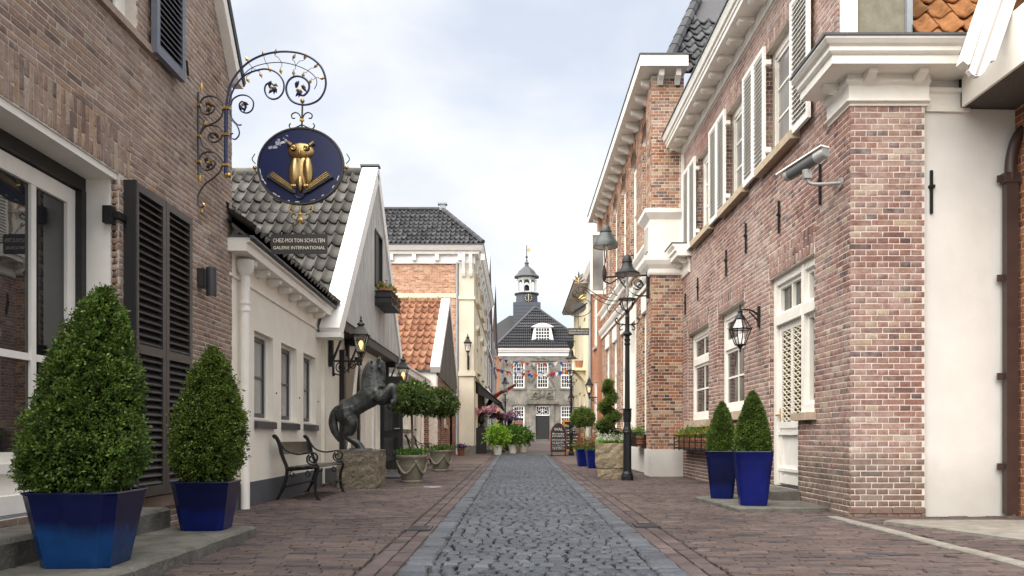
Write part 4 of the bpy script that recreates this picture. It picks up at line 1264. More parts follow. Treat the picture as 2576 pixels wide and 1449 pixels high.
mb = MB(); WB2.box(mb, 2.25, 3.15, 1.12, 1.24, -.02, .08); mb.build('window_sill', 'sill_stone', barn)
mb = MB(); WB2.box(mb, 4.9, 5.9, .1, 2.1, -.02, .0); mb.build('door', 'black_paint', barn)
# ================================================================== right: brick house with white shutters
WR = Wall(3.38, 17.0, -90)              # u = 17 - Y
R1 = thing('shuttered_brick_house', 'pinkish red brick house with white louvred shutters and white cornice', 'house', (3.5, 12.5, 0))
lw = [(.5, 2.3, 1.12, 2.83), (2.95, 4.6, 1.20, 2.86)]
door = (5.82, 6.97, 0.17, 2.90); side = (6.97, 7.52, 1.09, 2.90)
uw = [(1.38, 2.6, 4.50, 6.0), (3.52, 4.75, 4.50, 6.0), (5.64, 6.92, 4.50, 6.0)]
holes = lw + [door, side] + uw
mb = MB()
WR.face(mb, 0, 5.2, -.05, 4.2, lw, .2)
WR.face(mb, 5.2, 8.55, -.05, 4.2, [door, side], 0.0)
WR.face(mb, 0, 8.22, 4.2, 6.55, uw, .2)
for q, w in (((5.82, .17), (5.82, 2.9)), ((7.52, 1.09), (7.52, 2.9)), ((5.82, 2.9), (7.52, 2.9)), ((6.97, .17), (6.97, 1.09)), ((6.97, 1.09), (7.52, 1.09))): mb.quad(WR.p(*q), WR.p(*w), WR.p(w[0], w[1], -.22), WR.p(q[0], q[1], -.22))
mb.build('wall', 'mortar_light', R1)
bl = []
sold = [(w[0] - .03, w[1] + .03, w[3], t_) for w, t_ in zip(lw, (3.12, 3.18))] + [(5.79, 7.55, 2.90, 3.24)] + [(w[0] - .02, w[1] + .02, 6.0, 6.25) for w in uw]
bl += WR.bricks(0, 8.545, -.02, 4.2, lw + [door, side] + sold, course=.0605)
bl += WR.bricks(0, 8.22, 4.2, 6.52, uw + sold, course=.0605)
for q in sold[:3]: bl += WR.soldiers(q[0] + .05, q[1] - .05, q[2] + .004, q[3], fan=.22)
for q in sold[3:]: bl += WR.soldiers(q[0] + .02, q[1] - .02, q[2] + .004, q[3], fan=.12)
for w in lw + uw: bl += WR.jamb_bricks(w[0], w[2], w[3], .11, 1, .0605)
bl += WR.jamb_bricks(5.82, .17, 2.9, .07, 1, .0605)
WE = Wall(3.38, 8.45, 0)
mb = MB(); WE.face(mb, 0, .75, -.05, 4.2); mb.build('end_wall', 'mortar_light', R1)
be = WE.bricks(-.008, .745, -.02, 4.17, course=.0605)
base_row = [(( p[0][0] - .0, p[0][1] - .03, p[0][2]), p[1], p[2]) for p in WE.bricks(-.03, .745, -.03, .09, course=.0605)]
def pick_first(a, b):
    lay_pieces(a + b, R1, 'brick_right', 'brick', 300, 'brickwork')
pick_first(be + base_row, bl)
# windows
for w in lw:
    window(WR, R1, *w, .11, .12, 'white', 2, ((.5,), ()), split=.66, pane='pane', bar=.03, sash=.05)
    mb = MB(); WR.box(mb, w[0] - .08, w[1] + .08, w[2] - .13, w[2] - .002, -.04, .06); mb.build('window_sill', 'sill_stone', R1)
for w in uw:
    window(WR, R1, *w, .10, .11, 'white', 2, ((.33, .67),)[0], pane='pane_pale', bar=.028, sash=.05)
    mb = MB(); WR.prof(mb, w[0] - .12, w[1] + .12, [(-.05, 4.5), (.12, 4.47), (.12, 4.37), (-.02, 4.37)]); mb.build('window_sill', 'sill_stone', R1)
# shutters beside the upper windows
for a, b, n in ((.42, 1.52, 2), (2.68, 3.74, 2), (4.82, 5.86, 2), (6.94, 7.56, 1)):
    shutter(WR, R1, a, b, 4.42, 6.02, .055, 'shutter_white', n, .058, .055, .04, back='slat_shade')
    for z in (4.62, 5.78):
        if n == 2:
            mb = MB(); WR.box(mb, b, b + .07, z - .03, z + .03, .005, .075); mb.build('hinge', 'white', R1)
mb = MB(); mb.tube([WR.p(7.56, 4.75, .1), WR.p(7.66, 4.74, .1), WR.p(7.66, 4.66, .02)], .01, 6); mb.build('shutter_stay', 'white', R1)
# door and sidelight
fr = MB()
WR.box(fr, 5.82, 5.95, .17, 2.90, -.20, -.06); WR.box(fr, 6.93, 7.03, .17, 2.90, -.20, -.05); WR.box(fr, 7.44, 7.52, 1.09, 2.90, -.20, -.06)
WR.box(fr, 5.95, 6.93, 2.80, 2.90, -.20, -.06); WR.box(fr, 7.03, 7.44, 2.80, 2.90, -.20, -.06); WR.box(fr, 5.95, 6.93, 2.27, 2.39, -.20, -.04); WR.box(fr, 7.03, 7.44, 2.27, 2.39, -.20, -.041); WR.box(fr, 7.03, 7.44, 1.09, 1.19, -.20, -.05)
fo = fr.build('door_frame', 'white', R1)
for a, b, z0, z1 in ((5.95, 6.93, 2.39, 2.80), (7.03, 7.44, 2.39, 2.80), (7.03, 7.44, 1.19, 2.27)):
    mb = MB(); f_ = .05
    WR.box(mb, a, b, z0, z0 + f_, -.18, -.10); WR.box(mb, a, b, z1 - f_, z1, -.18, -.10); WR.box(mb, a, a + f_, z0 + f_, z1 - f_, -.18, -.10); WR.box(mb, b - f_, b, z0 + f_, z1 - f_, -.18, -.10)
    mb.build('sash', 'white', fo)
    if b - a > .6:
        mb = MB(); WR.box(mb, (a + b) / 2 - .02, (a + b) / 2 + .02, z0 + f_, z1 - f_, -.17, -.105); mb.build('glazing_bar', 'white', fo)
    mb = MB(); WR.box(mb, a + f_, b - f_, z0 + f_, z1 - f_, -.16, -.15); mb.build('pane', 'pane', fo)
dr = MB()
st = .09
WR.box(dr, 5.955, 6.925, .20, 2.265, -.18, -.125)
do = dr.build('door', 'shutter_white', R1)
mb = MB()
for a, b in ((5.955, 5.955 + st), (6.925 - st, 6.925), (6.44 - .035, 6.44 + .035)): WR.box(mb, a, b, 1.0, 2.265, -.125, -.10)
WR.box(mb, 5.955 + st, 6.405, 2.18, 2.265, -.125, -.10); WR.box(mb, 6.475, 6.925 - st, 2.18, 2.265, -.125, -.10)
WR.box(mb, 5.955, 6.925, .92, 1.0, -.125, -.09); WR.box(mb, 5.955, 6.925, .83, .875, -.125, -.08); WR.box(mb, 5.955, 6.925, .20, .30, -.125, -.10); WR.box(mb, 5.955, 6.925, .36, .40, -.125, -.085)
WR.box(mb, 5.955, 5.955 + st, .30, .83, -.125, -.10); WR.box(mb, 6.925 - st, 6.925, .30, .83, -.125, -.10)
mb.build('door_rails', 'shutter_white', do)
for a, b in ((5.955 + st, 6.405), (6.475, 6.925 - st)):
    mb = MB(); WR.box(mb, a, b, 1.0, 2.18, -.124, -.12); mb.build('pane', 'pane', do)
    n = 17
    for k in range(n):
        z = 1.0 + 1.18 * (k + .5) / n
        mb = MB(); q = .028
        mb.tube([WR.p(a + .01, z - q, -.112), WR.p((a + b) / 2, z + q, -.106), WR.p(b - .01, z - q, -.112)], .0085, 5)
        mb.tube([WR.p(a + .01, z + q, -.111), WR.p((a + b) / 2, z - q, -.105), WR.p(b - .01, z + q, -.111)], .0085, 5)
        mb.build('lattice_bar', 'gold_paint' if 'gold_paint' in M else 'gold', do)
mb = MB(); WR.box(mb, 5.975, 6.0, .95, 1.18, -.10, -.093); mb.tube([WR.p(5.988, 1.09, -.095), WR.p(5.988, 1.09, -.04), WR.p(6.10, 1.09, -.04)], .011, 6); mb.build('door_handle', 'gold', do)
mb = MB(); WR.box(mb, 6.90, 7.58, 1.0, 1.088, -.03, .07); mb.build('window_sill', 'sill_stone', R1)
# great cornice
mb = MB(); WR.prof(mb, -.12, 8.25, [(0, 6.52), (.03, 6.52), (.03, 6.56), (.05, 6.58), (.05, 6.66), (.02, 6.67), (0, 6.67)]); mb.build('frieze', 'white', R1)
mb = MB(); WR.prof(mb, -.2, 8.3, [(0, 6.67), (.34, 6.67), (.34, 6.73), (.36, 6.74), (.36, 6.79), (.39, 6.80), (.41, 6.86), (.42, 6.88), (.42, 6.905), (0, 6.905)]); mb.build('cornice', 'white', R1)
mb = MB(); WR.prof(mb, -.21, 8.3, [(-.3, 6.907), (.44, 6.907), (.44, 6.93), (-.3, 6.93)]); mb.build('gutter', 'lead', R1)
k = .0
while k < 8.1:
    mb = MB(); WR.prof(mb, k, k + .13, [(.052, 6.60), (.09, 6.59), (.14, 6.605), (.19, 6.62), (.25, 6.60), (.28, 6.62), (.28, 6.668), (.052, 6.668)]); mb.build('bracket', 'white', R1); k += .58
mb = MB(); mb.tube([WR.p(-.02, 4.55, .06), WR.p(-.02, 6.62, .06)], .045, 10); mb.build('downpipe', 'white', R1, True)
mb = MB(); WR.box(mb, .06, .16, 4.70, 6.52, .0, .045); mb.build('corner_board', 'white', R1)
mb = MB(); mb.quad((3.0, 17.1, 6.93), (3.0, 8.75, 6.93), (7, 8.75, 10.2), (7, 17.1, 10.2)); mb.build('roof', 'tile_dark', R1)

# wall capitals: one on the corner, one at the far end of the front
def capital(us, zb, ze, front=True):
    pass
pro = [(0, 4.15), (.02, 4.15), (.02, 4.17), (.06, 4.185), (.06, 4.20), (.03, 4.215), (.03, 4.35), (.07, 4.37), (.07, 4.40), (.05, 4.41), (.05, 4.45)]
top = [(.05, 4.45), (.30, 4.45), (.30, 4.53), (.32, 4.54), (.34, 4.56), (.34, 4.60), (.37, 4.62), (.40, 4.655), (.40, 4.675)]
def wrap(mb, pr, x_side, y_front, y_back, x_right, close=True):
    """profile carried round the corner: along the street front, then along the end wall"""
    A = []; B = []; Cc = []
    for d, z in pr:
        A.append((x_side - d, y_back, z)); B.append((x_side - d, y_front - d, z)); Cc.append((x_right, y_front - d, z))
    n = len(pr)
    vs = A + B + Cc; fs = []
    for i in range(n - 1):
        fs.append((i, i + 1, n + i + 1, n + i)); fs.append((n + i, n + i + 1, 2 * n + i + 1, 2 * n + i))
    k0 = len(vs)
    vs += [(x_side + .02, y_back, pr[0][1]), (x_side + .02, y_back, pr[-1][1])]
    fs.append(tuple(range(n)) + (k0 + 1, k0))
    vs += [(x_right, y_front + .02, pr[0][1]), (x_right, y_front + .02, pr[-1][1])]
    fs.append(tuple(range(2 * n, 3 * n))[::-1] + (k0 + 2, k0 + 3))
    fs.append((0, n, 2 * n, k0 + 2, k0)); fs.append((n - 1, k0 + 1, k0 + 3, 3 * n - 1, 2 * n - 1))
    mb.add(vs, fs)
mb = MB(); wrap(mb, pro, 3.38, 8.45, 9.02, 4.16); mb.build('frieze', 'white', R1)
mb = MB(); wrap(mb, top, 3.38, 8.45, 9.07, 4.62); mb.build('cornice', 'white', R1)
mb = MB(); wrap(mb, [(0, 4.677), (.415, 4.677), (.415, 4.70), (0, 4.70)], 3.38, 8.45, 9.08, 4.62); mb.build('gutter', 'lead', R1)
for (x, y) in ((3.48, 8.45), (3.98, 8.45)):
    mb = MB(); Wq = Wall(x, y, 0); Wq.prof(mb, 0, .09, [(.052, 4.36), (.13, 4.37), (.2, 4.41), (.22, 4.448), (.052, 4.448)]); mb.build('bracket', 'white', R1)
mb = MB(); WR.prof(mb, 8.3, 8.39, [(.052, 4.36), (.13, 4.37), (.2, 4.41), (.22, 4.448), (.052, 4.448)]); mb.build('bracket', 'white', R1)
mb = MB(); WR.prof(mb, .0, .75, [(0, 4.02), (.03, 4.02), (.05, 4.06), (.03, 4.08), (.03, 4.22), (.06, 4.25), (.06, 4.32), (.0, 4.32)]); mb.build('frieze', 'white', R1)
mb = MB(); WR.prof(mb, -.05, .85, [(0, 4.32), (.28, 4.32), (.28, 4.40), (.32, 4.42), (.32, 4.47), (.37, 4.52), (.37, 4.55), (0, 4.55)]); mb.build('cornice', 'white', R1)
mb = MB(); WR.prof(mb, -.06, .86, [(-.02, 4.553), (.385, 4.553), (.385, 4.575), (-.02, 4.575)]); mb.build('gutter', 'lead', R1)
for k in (.1, .55):
    mb = MB(); WR.prof(mb, k, k + .09, [(.062, 4.22), (.14, 4.23), (.2, 4.27), (.22, 4.318), (.062, 4.318)]); mb.build('bracket', 'white', R1)
# gable parapet over the corner
mb = MB(); mb.box(3.40, 3.52, 8.62, 8.8, 4.70, 7.2); mb.build('corner_board', 'white_bright', R1)
mb = MB(); mb.box(3.522, 4.02, 8.66, 8.85, 4.70, 7.2); mb.build('rendered_upstand', 'urn_stone', R1)
mb = MB(); mb.box(4.022, 4.08, 8.60, 8.8, 4.70, 7.2); mb.build('lead_flashing', 'zinc', R1)

# iron wall anchors, each a thing of its own on the brick
for i, (u, z, l, lab) in enumerate(((6.3, 3.62, .42, 'black iron wall anchor above the lattice glazed door'), (3.6, 3.60, .42, 'black iron wall anchor above the window behind the hanging lantern'), (4.75, 3.72, .44, 'black iron wall anchor between the lantern and the lattice door, high on brick'), (1.5, 3.55, .42, 'black iron wall anchor above the small window by the flower rail'), (7.75, 3.60, .45, 'black iron wall anchor behind the surveillance camera arm'), (.35, 3.45, .42, 'black iron wall anchor under the far white corbel'))):
    t = thing('wall_anchor', lab, 'wall anchor', WR.p(u, z, .01), 'iron wall anchors on the shuttered house')
    mb = MB(); WR.box(mb, u - .014, u + .014, z - l / 2, z + l / 2, .012, .035); mb.build('bar', 'iron', t)
    mb = MB(); WR.box(mb, u - .026, u + .026, z + .02, z + .05, .012, .05); mb.build('clamp', 'iron', t)

# doorstep slabs of the right door
t = thing('stone_step', 'grey stone doorstep slab under the tall blue planters', 'step', (2.9, 10.0, 0))
mb = MB(); sl_ = [(2.36, 8.84), (3.37, 9.0), (3.37, 11.3), (2.27, 10.62)]; mb.loft([[(a, b, -.02) for a, b in sl_], [(a, b, .036) for a, b in sl_], [(a + (.012 if a < 3 else 0), b + (.012 if b < 10 else -.012), .048) for a, b in sl_]]); mb.build('lower_slab', 'step_stone', t)
mb = MB(); mb.bbox(3.03, 3.37, 9.93, 11.1, .048, .168, .015); mb.build('upper_slab', 'step_stone', t)

# white rendered wall, roof piece, brown pipe, orange neighbour
yw = thing('rendered_wall', 'plain white rendered wall beside the brick corner with an iron anchor', 'wall', (4.6, 8.55, 0))
WY = Wall(4.125, 8.52, 3.0)
mb = MB(); WY.box(mb, 0, 1.12, -.05, 4.16, -.2, 0); WY.box(mb, 0, 1.5, 4.161, 4.66, -.2, -.02); mb.build('render', 'stucco_cool', yw)
mb = MB(); WY.prof(mb, .03, .5, [(0, 4.12), (.03, 4.12), (.03, 4.16), (.015, 4.17), (.015, 4.30), (.04, 4.32), (.04, 4.36), (0, 4.36)]); mb.build('frieze', 'white', yw)
mb = MB(); WY.box(mb, .09, .115, 3.08, 3.52, .0, .025); WY.box(mb, .075, .13, 3.34, 3.37, .0, .04); mb.build('anchor_bar', 'iron', yw)
rf = thing('porch_roof', 'lichened orange pantile roof slope above the white corner cornice', 'roof', (4.6, 8.4, 4.7))
tile_roof(rf, Vector((4.08, 8.42, 4.68)), Vector((1, 0, 0)), Vector((0, .62, .78)).normalized(), 5, 6, .255, .36, 'tile_lichen', limit=60, amp=.045, seg=12)
mb = MB(); mb.quad((4.05, 8.42, 4.66), (5.4, 8.42, 4.66), (5.4, 9.9, 6.5), (4.05, 9.9, 6.5)); mb.build('roof_deck', 'tile_under', rf)
ng = thing('orange_brick_house', 'orange brick house edge with white bargeboard and eaves at the passage', 'house', (5.15, 7.5, 0))
WN = Wall(5.12, 8.63, -90)
mb = MB(); WN.face(mb, 0, 1.4, -.05, 4.4); mb.build('wall', 'mortar_light', ng)
lay_pieces(WN.bricks(0, 1.4, -.02, 4.36, course=.072, L=.22), ng, 'brick_orange', 'brick', 300, 'brickwork')
WA = Wall(0, 7.6, 0)
mb = MB(); WA.poly(mb, [(4.10, 4.13), (4.126, 4.095), (4.16, 4.075), (4.20, 4.078), (4.24, 4.11), (4.27, 4.17), (4.30, 4.216), (4.34, 4.22), (4.72, 5.32), (4.47, 5.32)], -.03, .03); mb.build('bargeboard', 'white_bright', ng)
mb = MB(); WA.poly(mb, [(4.03, 4.20), (4.075, 4.165), (4.095, 4.175), (4.46, 5.32), (4.41, 5.32)], -.06, .06); mb.build('verge_moulding', 'white', ng)
mb = MB(); WA.poly(mb, [(4.155, 4.09), (4.175, 4.085), (4.60, 5.32), (4.58, 5.32)], .031, .038); mb.build('bargeboard_bead', 'grey_paint', ng)
mb = MB(); mb.hexa([(4.50, 8.44, 4.14), (4.53, 8.44, 4.14), (4.53, 7.0, 4.14), (4.50, 7.0, 4.14)], [(4.50, 8.44, 4.66), (4.53, 8.44, 4.66), (4.53, 7.0, 4.66), (4.50, 7.0, 4.66)]); mb.build('eaves_board', 'white', ng)
mb = MB(); mb.box(4.532, 5.6, 7.0, 8.63, 4.17, 4.22); mb.build('soffit', 'boards_brown', ng)
mb = MB(); mb.box(4.532, 5.6, 8.50, 8.63, 4.22, 4.66); mb.box(5.14, 5.6, 7.0, 8.6, 4.0, 4.16); mb.build('passage_beam', 'gap_dark', ng)
mb = MB(); mb.hexa([(4.15, 7.62, 4.30), (4.15, 7.72, 4.30), (5.6, 7.72, 8.2), (5.6, 7.62, 8.2)], [(4.09, 7.62, 4.34), (4.09, 7.72, 4.34), (5.54, 7.72, 8.24), (5.54, 7.62, 8.24)]); mb.build('roof_edge', 'boards_brown', ng)
tile_roof(ng, Vector((4.66, 8.62, 4.72)), Vector((0, -1, 0)), Vector((.5, 0, .87)), 4, 9, .235, .36, 'tile_lichen', limit=60, amp=.045)
mb = MB(); mb.quad((4.62, 8.66, 4.66), (4.62, 7.64, 4.66), (6.6, 7.64, 8.1), (6.6, 8.66, 8.1)); mb.box(4.7, 6.6, 7.66, 7.7, 4.66, 4.7); mb.build('roof_deck', 'tile_under', ng)
bp = thing('downpipe', 'dark brown square drainpipe between white render and orange brick', 'drainpipe', (4.98, 8.48, 0))
mb = MB(); mb.box(4.955, 5.075, 8.44, 8.52, 0.02, 3.42); mb.build('pipe', 'brown_pipe', bp)
mb = MB(); mb.tube(smooth_path([(5.015, 8.48, 3.42), (5.02, 8.48, 3.6), (5.06, 8.48, 3.78), (5.12, 8.48, 3.9), (5.2, 8.48, 3.96)], 5), .055, 12); mb.build('swan_neck', 'brown_pipe', bp, True)
mb = MB(); mb.box(4.935, 5.09, 8.43, 8.53, 3.38, 3.48); mb.build('socket', 'brown_pipe', bp)
for z in (.5, 1.42, 2.42, 3.43):
    mb = MB(); mb.box(4.895, 4.955, 8.49, 8.515, z - .035, z + .035); mb.build('pipe_bracket', 'brown_pipe', bp)

# ================================================================== right: second brick building
R2 = thing('arched_window_brick_building', 'orange brown brick building with arched upper windows and bracketed flat cornice', 'building', (3.0, 22, 0))
W3 = Wall(2.86, 28.4, -90)              # u = 28.4 - Y
GB = [(18.15, 19.05), (19.95, 21.0), (21.9, 22.9), (23.85, 24.85), (25.8, 26.8)]
uo = [(28.4 - b, 28.4 - a, 5.02, 7.85, .42) for a, b in GB]
lo_ = [(28.4 - b, 28.4 - a, .95, 4.0) for a, b in GB]
lo_[1] = (lo_[1][0], lo_[1][1], .1, 4.0)
mb = MB(); W3.face(mb, 0, 11.4, .5, 8.2, [q[:4] for q in uo] + lo_, .2); mb.build('wall', 'mortar_light', R2)
bl3 = W3.bricks(0, 10.75, .55, 8.2, uo + lo_, course=.0655, L=.22)
for q in uo + lo_: bl3 += W3.jamb_bricks(q[0], q[2], q[3] - (q[4] if len(q) > 4 else 0), .10, 1, .0655)
for q in uo:
    mid = (q[0] + q[1]) / 2; hw = (q[1] - q[0]) / 2
    for k in range(19):
        a = PI * (k + .5) / 19
        c = (mid + math.cos(a) * (hw + .11), 7.43 + math.sin(a) * (.42 + .11))
        bl3.append((W3.p(c[0], c[1], -.004), (.062, .03, .21), W3.rot(PI / 2 - a if True else 0, 0)))
W4 = Wall(2.74, 16.98, 0)               # pilaster face to the camera
W4s = Wall(2.74, 17.65, -90)
mb = MB(); W4.face(mb, 0, .66, .5, 8.15); W4s.face(mb, 0, .67, .5, 8.15); mb.build('pilaster_core', 'mortar_light', R2)
blp = W4.bricks(-.006, .66, .56, 4.10, course=.0655, L=.22, start=.1) + W4.bricks(-.006, .66, 5.42, 8.12, course=.0655, L=.22, start=.1)
bls = W4s.bricks(0, .67, .56, 4.10, course=.0655, L=.22) + W4s.bricks(0, .67, 5.42, 8.12, course=.0655, L=.22)
lay_pieces(blp + bls + bl3, R2, 'brick_second', 'brick', 300, 'brickwork')
for i, q in enumerate(uo):
    window(W3, R2, q[0], q[1], q[2], 7.43, .09, .12, 'white', 2, ((), (.5,)), split=.55, pane='pane_pale', sash=.06)
    mb = MB(); n = 10; mid = (q[0] + q[1]) / 2; hw = (q[1] - q[0]) / 2
    W3.poly(mb, [(mid + math.cos(PI * k / n) * hw, 7.43 + math.sin(PI * k / n) * .42) for k in range(n + 1)], -.14, -.10); mb.build('tympanum', 'brick_second', R2)
    l = lo_[i]
    if i == 1:
        mb = MB(); W3.box(mb, l[0], l[1], 3.62, 3.99, -.06, .02); W3.box(mb, l[0], l[0] + .12, .1, 3.62, -.15, .02); W3.box(mb, l[1] - .12, l[1], .1, 3.62, -.15, .02); mb.build('door_frame', 'white', R2)
        mb = MB(); W3.box(mb, l[0] + .12, l[1] - .12, .1, 2.9, -.13, -.09); mb.build('door', 'white', R2)
        mb = MB(); W3.box(mb, l[0] + .12, l[1] - .12, 2.9, 3.62, -.13, -.11); mb.build('pane', 'pane', R2)
    else:
        mb = MB(); W3.box(mb, l[0], l[1], 3.60, 3.99, -.06, .025); mb.build('lintel_panel', 'white_bright', R2)
        window(W3, R2, l[0], l[1], l[2], 3.60, .06, .13, 'white', 2, ((.5,), ()), split=.66, pane='pane_pale', sash=.06)
        mb = MB(); W3.box(mb, l[0] - .06, l[1] + .06, l[2] - .1, l[2] - .003, -.03, .08); mb.build('window_sill', 'grey_paint', R2)
# plinth, string courses, pilaster pedestal
mb = MB(); W3.box(mb, 0, 10.7, -.05, .56, -.1, .03); mb.build('plinth', 'stucco_cool', R2)
mb = MB(); mb.box(2.70, 3.40, 16.94, 17.68, -.05, .555); mb.build('pilaster_plinth', 'stucco_cool', R2)
mb = MB(); W3.prof(mb, 0, 10.72, [(0, 4.68), (.05, 4.70), (.05, 4.80), (.09, 4.84), (.13, 4.90), (.13, 4.96), (0, 4.99)]); mb.build('string_course', 'white', R2)
mb = MB(); W3.prof(mb, 0, 10.72, [(0, 4.08), (.04, 4.08), (.04, 4.16), (.09, 4.22), (.12, 4.30), (.12, 4.34), (0, 4.36)]); mb.build('string_course', 'white', R2)
mb = MB(); mb.box(2.70, 3.40, 16.94, 17.70, 4.46, 5.22); mb.build('pedestal', 'white', R2)
for z0, pts in ((5.22, [(.0, 0), (.03, .03), (.10, .10), (.12, .12), (.12, .2)]), (4.10, [(.0, 0), (.02, .04), (.02, .12), (.08, .2), (.12, .28), (.12, .355)])):
    mb = MB(); mb.loft([[(2.705 - d, 16.945 - d, z0 + z), (3.41, 16.945 - d, z0 + z), (3.41, 17.70 + d, z0 + z), (2.705 - d, 17.70 + d, z0 + z)] for d, z in pts]); mb.build('moulding', 'white', R2)
mb = MB(); mb.box(2.665, 2.699, 17.12, 17.5, 4.62, 5.1); mb.build('pedestal_panel', 'grey_paint', R2)
# cornice
mb = MB(); W3.prof(mb, -.4, 11.09, [(0, 8.2), (.40, 8.2), (.40, 8.42), (0, 8.42)]); mb.build('cornice', 'white', R2)
mb = MB(); mb.box(2.46, 3.42, 16.62, 17.3, 8.2, 8.421); mb.build('cornice_return', 'white', R2)
mb = MB(); mb.box(2.44, 3.5, 16.60, 28.9, 8.424, 8.45); mb.build('roof_edge', 'lead', R2)
k = .1
while k < 11.3:
    mb = MB(); W3.prof(mb, k, k + .12, [(.0, 8.0), (.06, 7.99), (.12, 8.03), (.22, 8.07), (.27, 8.10), (.29, 8.198), (0, 8.198)]); mb.build('bracket', 'white', R2); k += .78
for x in (2.86, 3.2):
    mb = MB(); Wall(x, 16.97, 0).prof(mb, 0, .1, [(.0, 7.95), (.06, 7.94), (.12, 8.0), (.22, 8.07), (.25, 8.198), (0, 8.198)]); mb.build('bracket', 'white', R2)
mb = MB(); mb.box(2.74, 3.5, 28.0, 28.42, .0, 8.2); mb.build('far_pilaster', 'brick_second', R2)
tile_roof(R2, Vector((2.9, 17.6, 8.5)), Vector((1, 0, 0)), Vector((0, .72, .70)).normalized(), 12, 9, .27, .37, 'tile_dark', keep=lambda p: p[0] > 3.15 + (p[1] - 17.6) * .42, limit=120, amp=.055)
mb = MB(); mb.add([(3.1, 17.6, 8.47), (7, 17.6, 8.47), (7, 21.5, 12.2), (4.75, 21.5, 12.2)], [(0, 1, 2, 3)]); mb.add([(3.1, 17.6, 8.47), (4.75, 21.5, 12.2), (4.75, 26, 12.2), (3.1, 28, 8.47)], [(0, 1, 2, 3)]); mb.build('roof_deck', 'tile_dark', R2)
for k in range(8):
    mb = MB(); a = Vector((3.12, 17.6, 8.56)); b = Vector((4.75, 21.5, 12.3)); mb.tube([a.lerp(b, k / 9), a.lerp(b, (k + 1.08) / 9)], [.13, .115], 8); mb.build('hip_tile', 'tile_dark', R2, True)
# open casement swung out of the arched front
mb = MB(); mb.box(2.25, 2.74, 25.6, 25.66, 5.2, 5.3); mb.box(2.25, 2.74, 25.6, 25.66, 7.0, 7.1); mb.box(2.25, 2.33, 25.6, 25.66, 5.3, 7.0); mb.box(2.66, 2.74, 25.6, 25.66, 5.3, 7.0); oc = mb.build('open_casement', 'white', R2)
mb = MB(); mb.box(2.33, 2.66, 25.625, 25.635, 5.3, 7.0); mb.build('pane', 'pane_pale', oc)

# ================================================================== right: orange brick and cream houses farther on
R3 = thing('narrow_brick_house', 'narrow orange brick house with zinc drainpipe past the arched building', 'house', (3.1, 30.5, gz(30)))
W5 = Wall(2.98, 33.2, -90)
hs = [(1.2, 2.2, 1.1, 2.9), (3.2, 4.1, 1.1, 2.9), (1.2, 2.2, 4.2, 6.2), (3.2, 4.1, 4.2, 6.2)]
mb = MB(); W5.face(mb, 0, 4.85, -.02, 7.0, hs, .1); mb.build('wall', 'mortar_light', R3)
lay_pieces(W5.bricks(0, 4.85, .05, 7.0, hs, course=.0655), R3, 'brick_orange', 'brick', 120, 'brickwork')
for q in hs:
    window(W5, R3, *q, .05, .1, 'white', 2, (.5,))
    mb = MB(); W5.box(mb, q[0] - .06, q[1] + .06, q[2] - .1, q[2] - .003, -.03, .08); mb.build('window_sill', 'grey_paint', R3)
mb = MB(); W5.prof(mb, -.1, 4.85, [(0, 6.95), (.25, 7.0), (.35, 7.2), (.35, 7.28), (0, 7.28)]); mb.build('cornice', 'white', R3)
mb = MB(); mb.tube([(2.90, 33.0, .1), (2.90, 33.0, 7.0)], .06, 8); mb.build('downpipe', 'zinc', R3, True)
mb = MB(); mb.quad((2.65, 28.4, 7.28), (2.65, 33.3, 7.28), (6, 33.3, 10), (6, 28.4, 10)); mb.build('roof', 'tile_dark', R3)
R4 = thing('cream_house', 'pale cream rendered house with broad grey eaves and little balcony', 'house', (3.0, 37, gz(37)))
W6 = Wall(2.84, 41.5, -90)
hs = [(1.0, 2.0, 1.0, 2.8), (3.4, 4.4, 1.0, 2.8), (5.8, 6.9, .1, 2.6), (1.0, 2.0, 4.0, 5.8), (3.4, 4.4, 4.0, 5.8), (5.8, 6.9, 3.7, 5.8)]
mb = MB(); W6.face(mb, 0, 8.3, -.02, 6.9, hs, .12); mb.quad((2.84, 33.2, 0), (6, 33.2, 0), (6, 33.2, 7), (2.84, 33.2, 7)); mb.build('wall', 'stucco_pale', R4)
for q in hs: window(W6, R4, *q, .06, .09, 'white', 2, (.5,))
mb = MB(); W6.prof(mb, -.2, 8.5, [(-.1, 6.9), (.55, 6.9), (.55, 7.02), (-.1, 7.6)]); mb.build('eaves', 'grey_paint', R4)
mb = MB(); W6.prof(mb, -.2, 8.5, [(.56, 6.98), (.60, 6.98), (-1.2, 8.4), (-1.2, 8.3)]); mb.build('roof', 'tile_dark', R4)
mb = MB(); W6.box(mb, 5.5, 7.2, 3.55, 3.66, .0, .5); W6.prof(mb, 5.7, 5.8, [(0, 3.1), (.4, 3.54), (0, 3.54)]); W6.prof(mb, 6.9, 7.0, [(0, 3.1), (.4, 3.54), (0, 3.54)]); bal = mb.build('balcony', 'stucco_pale', R4)
mb = MB()
for k in range(9): W6.box(mb, 5.52 + k * .2, 5.54 + k * .2, 3.66, 4.5, .46, .48)
W6.box(mb, 5.5, 7.2, 4.5, 4.55, .45, .49); mb.build('balustrade', 'stucco_pale', bal)
mb = MB(); mb.lathe(W6.p(6.9, 3.67, .25), [(.12, 0), (.17, .3), (.15, .3)], 10); mb.build('flower_pot', 'terracotta', bal, True)
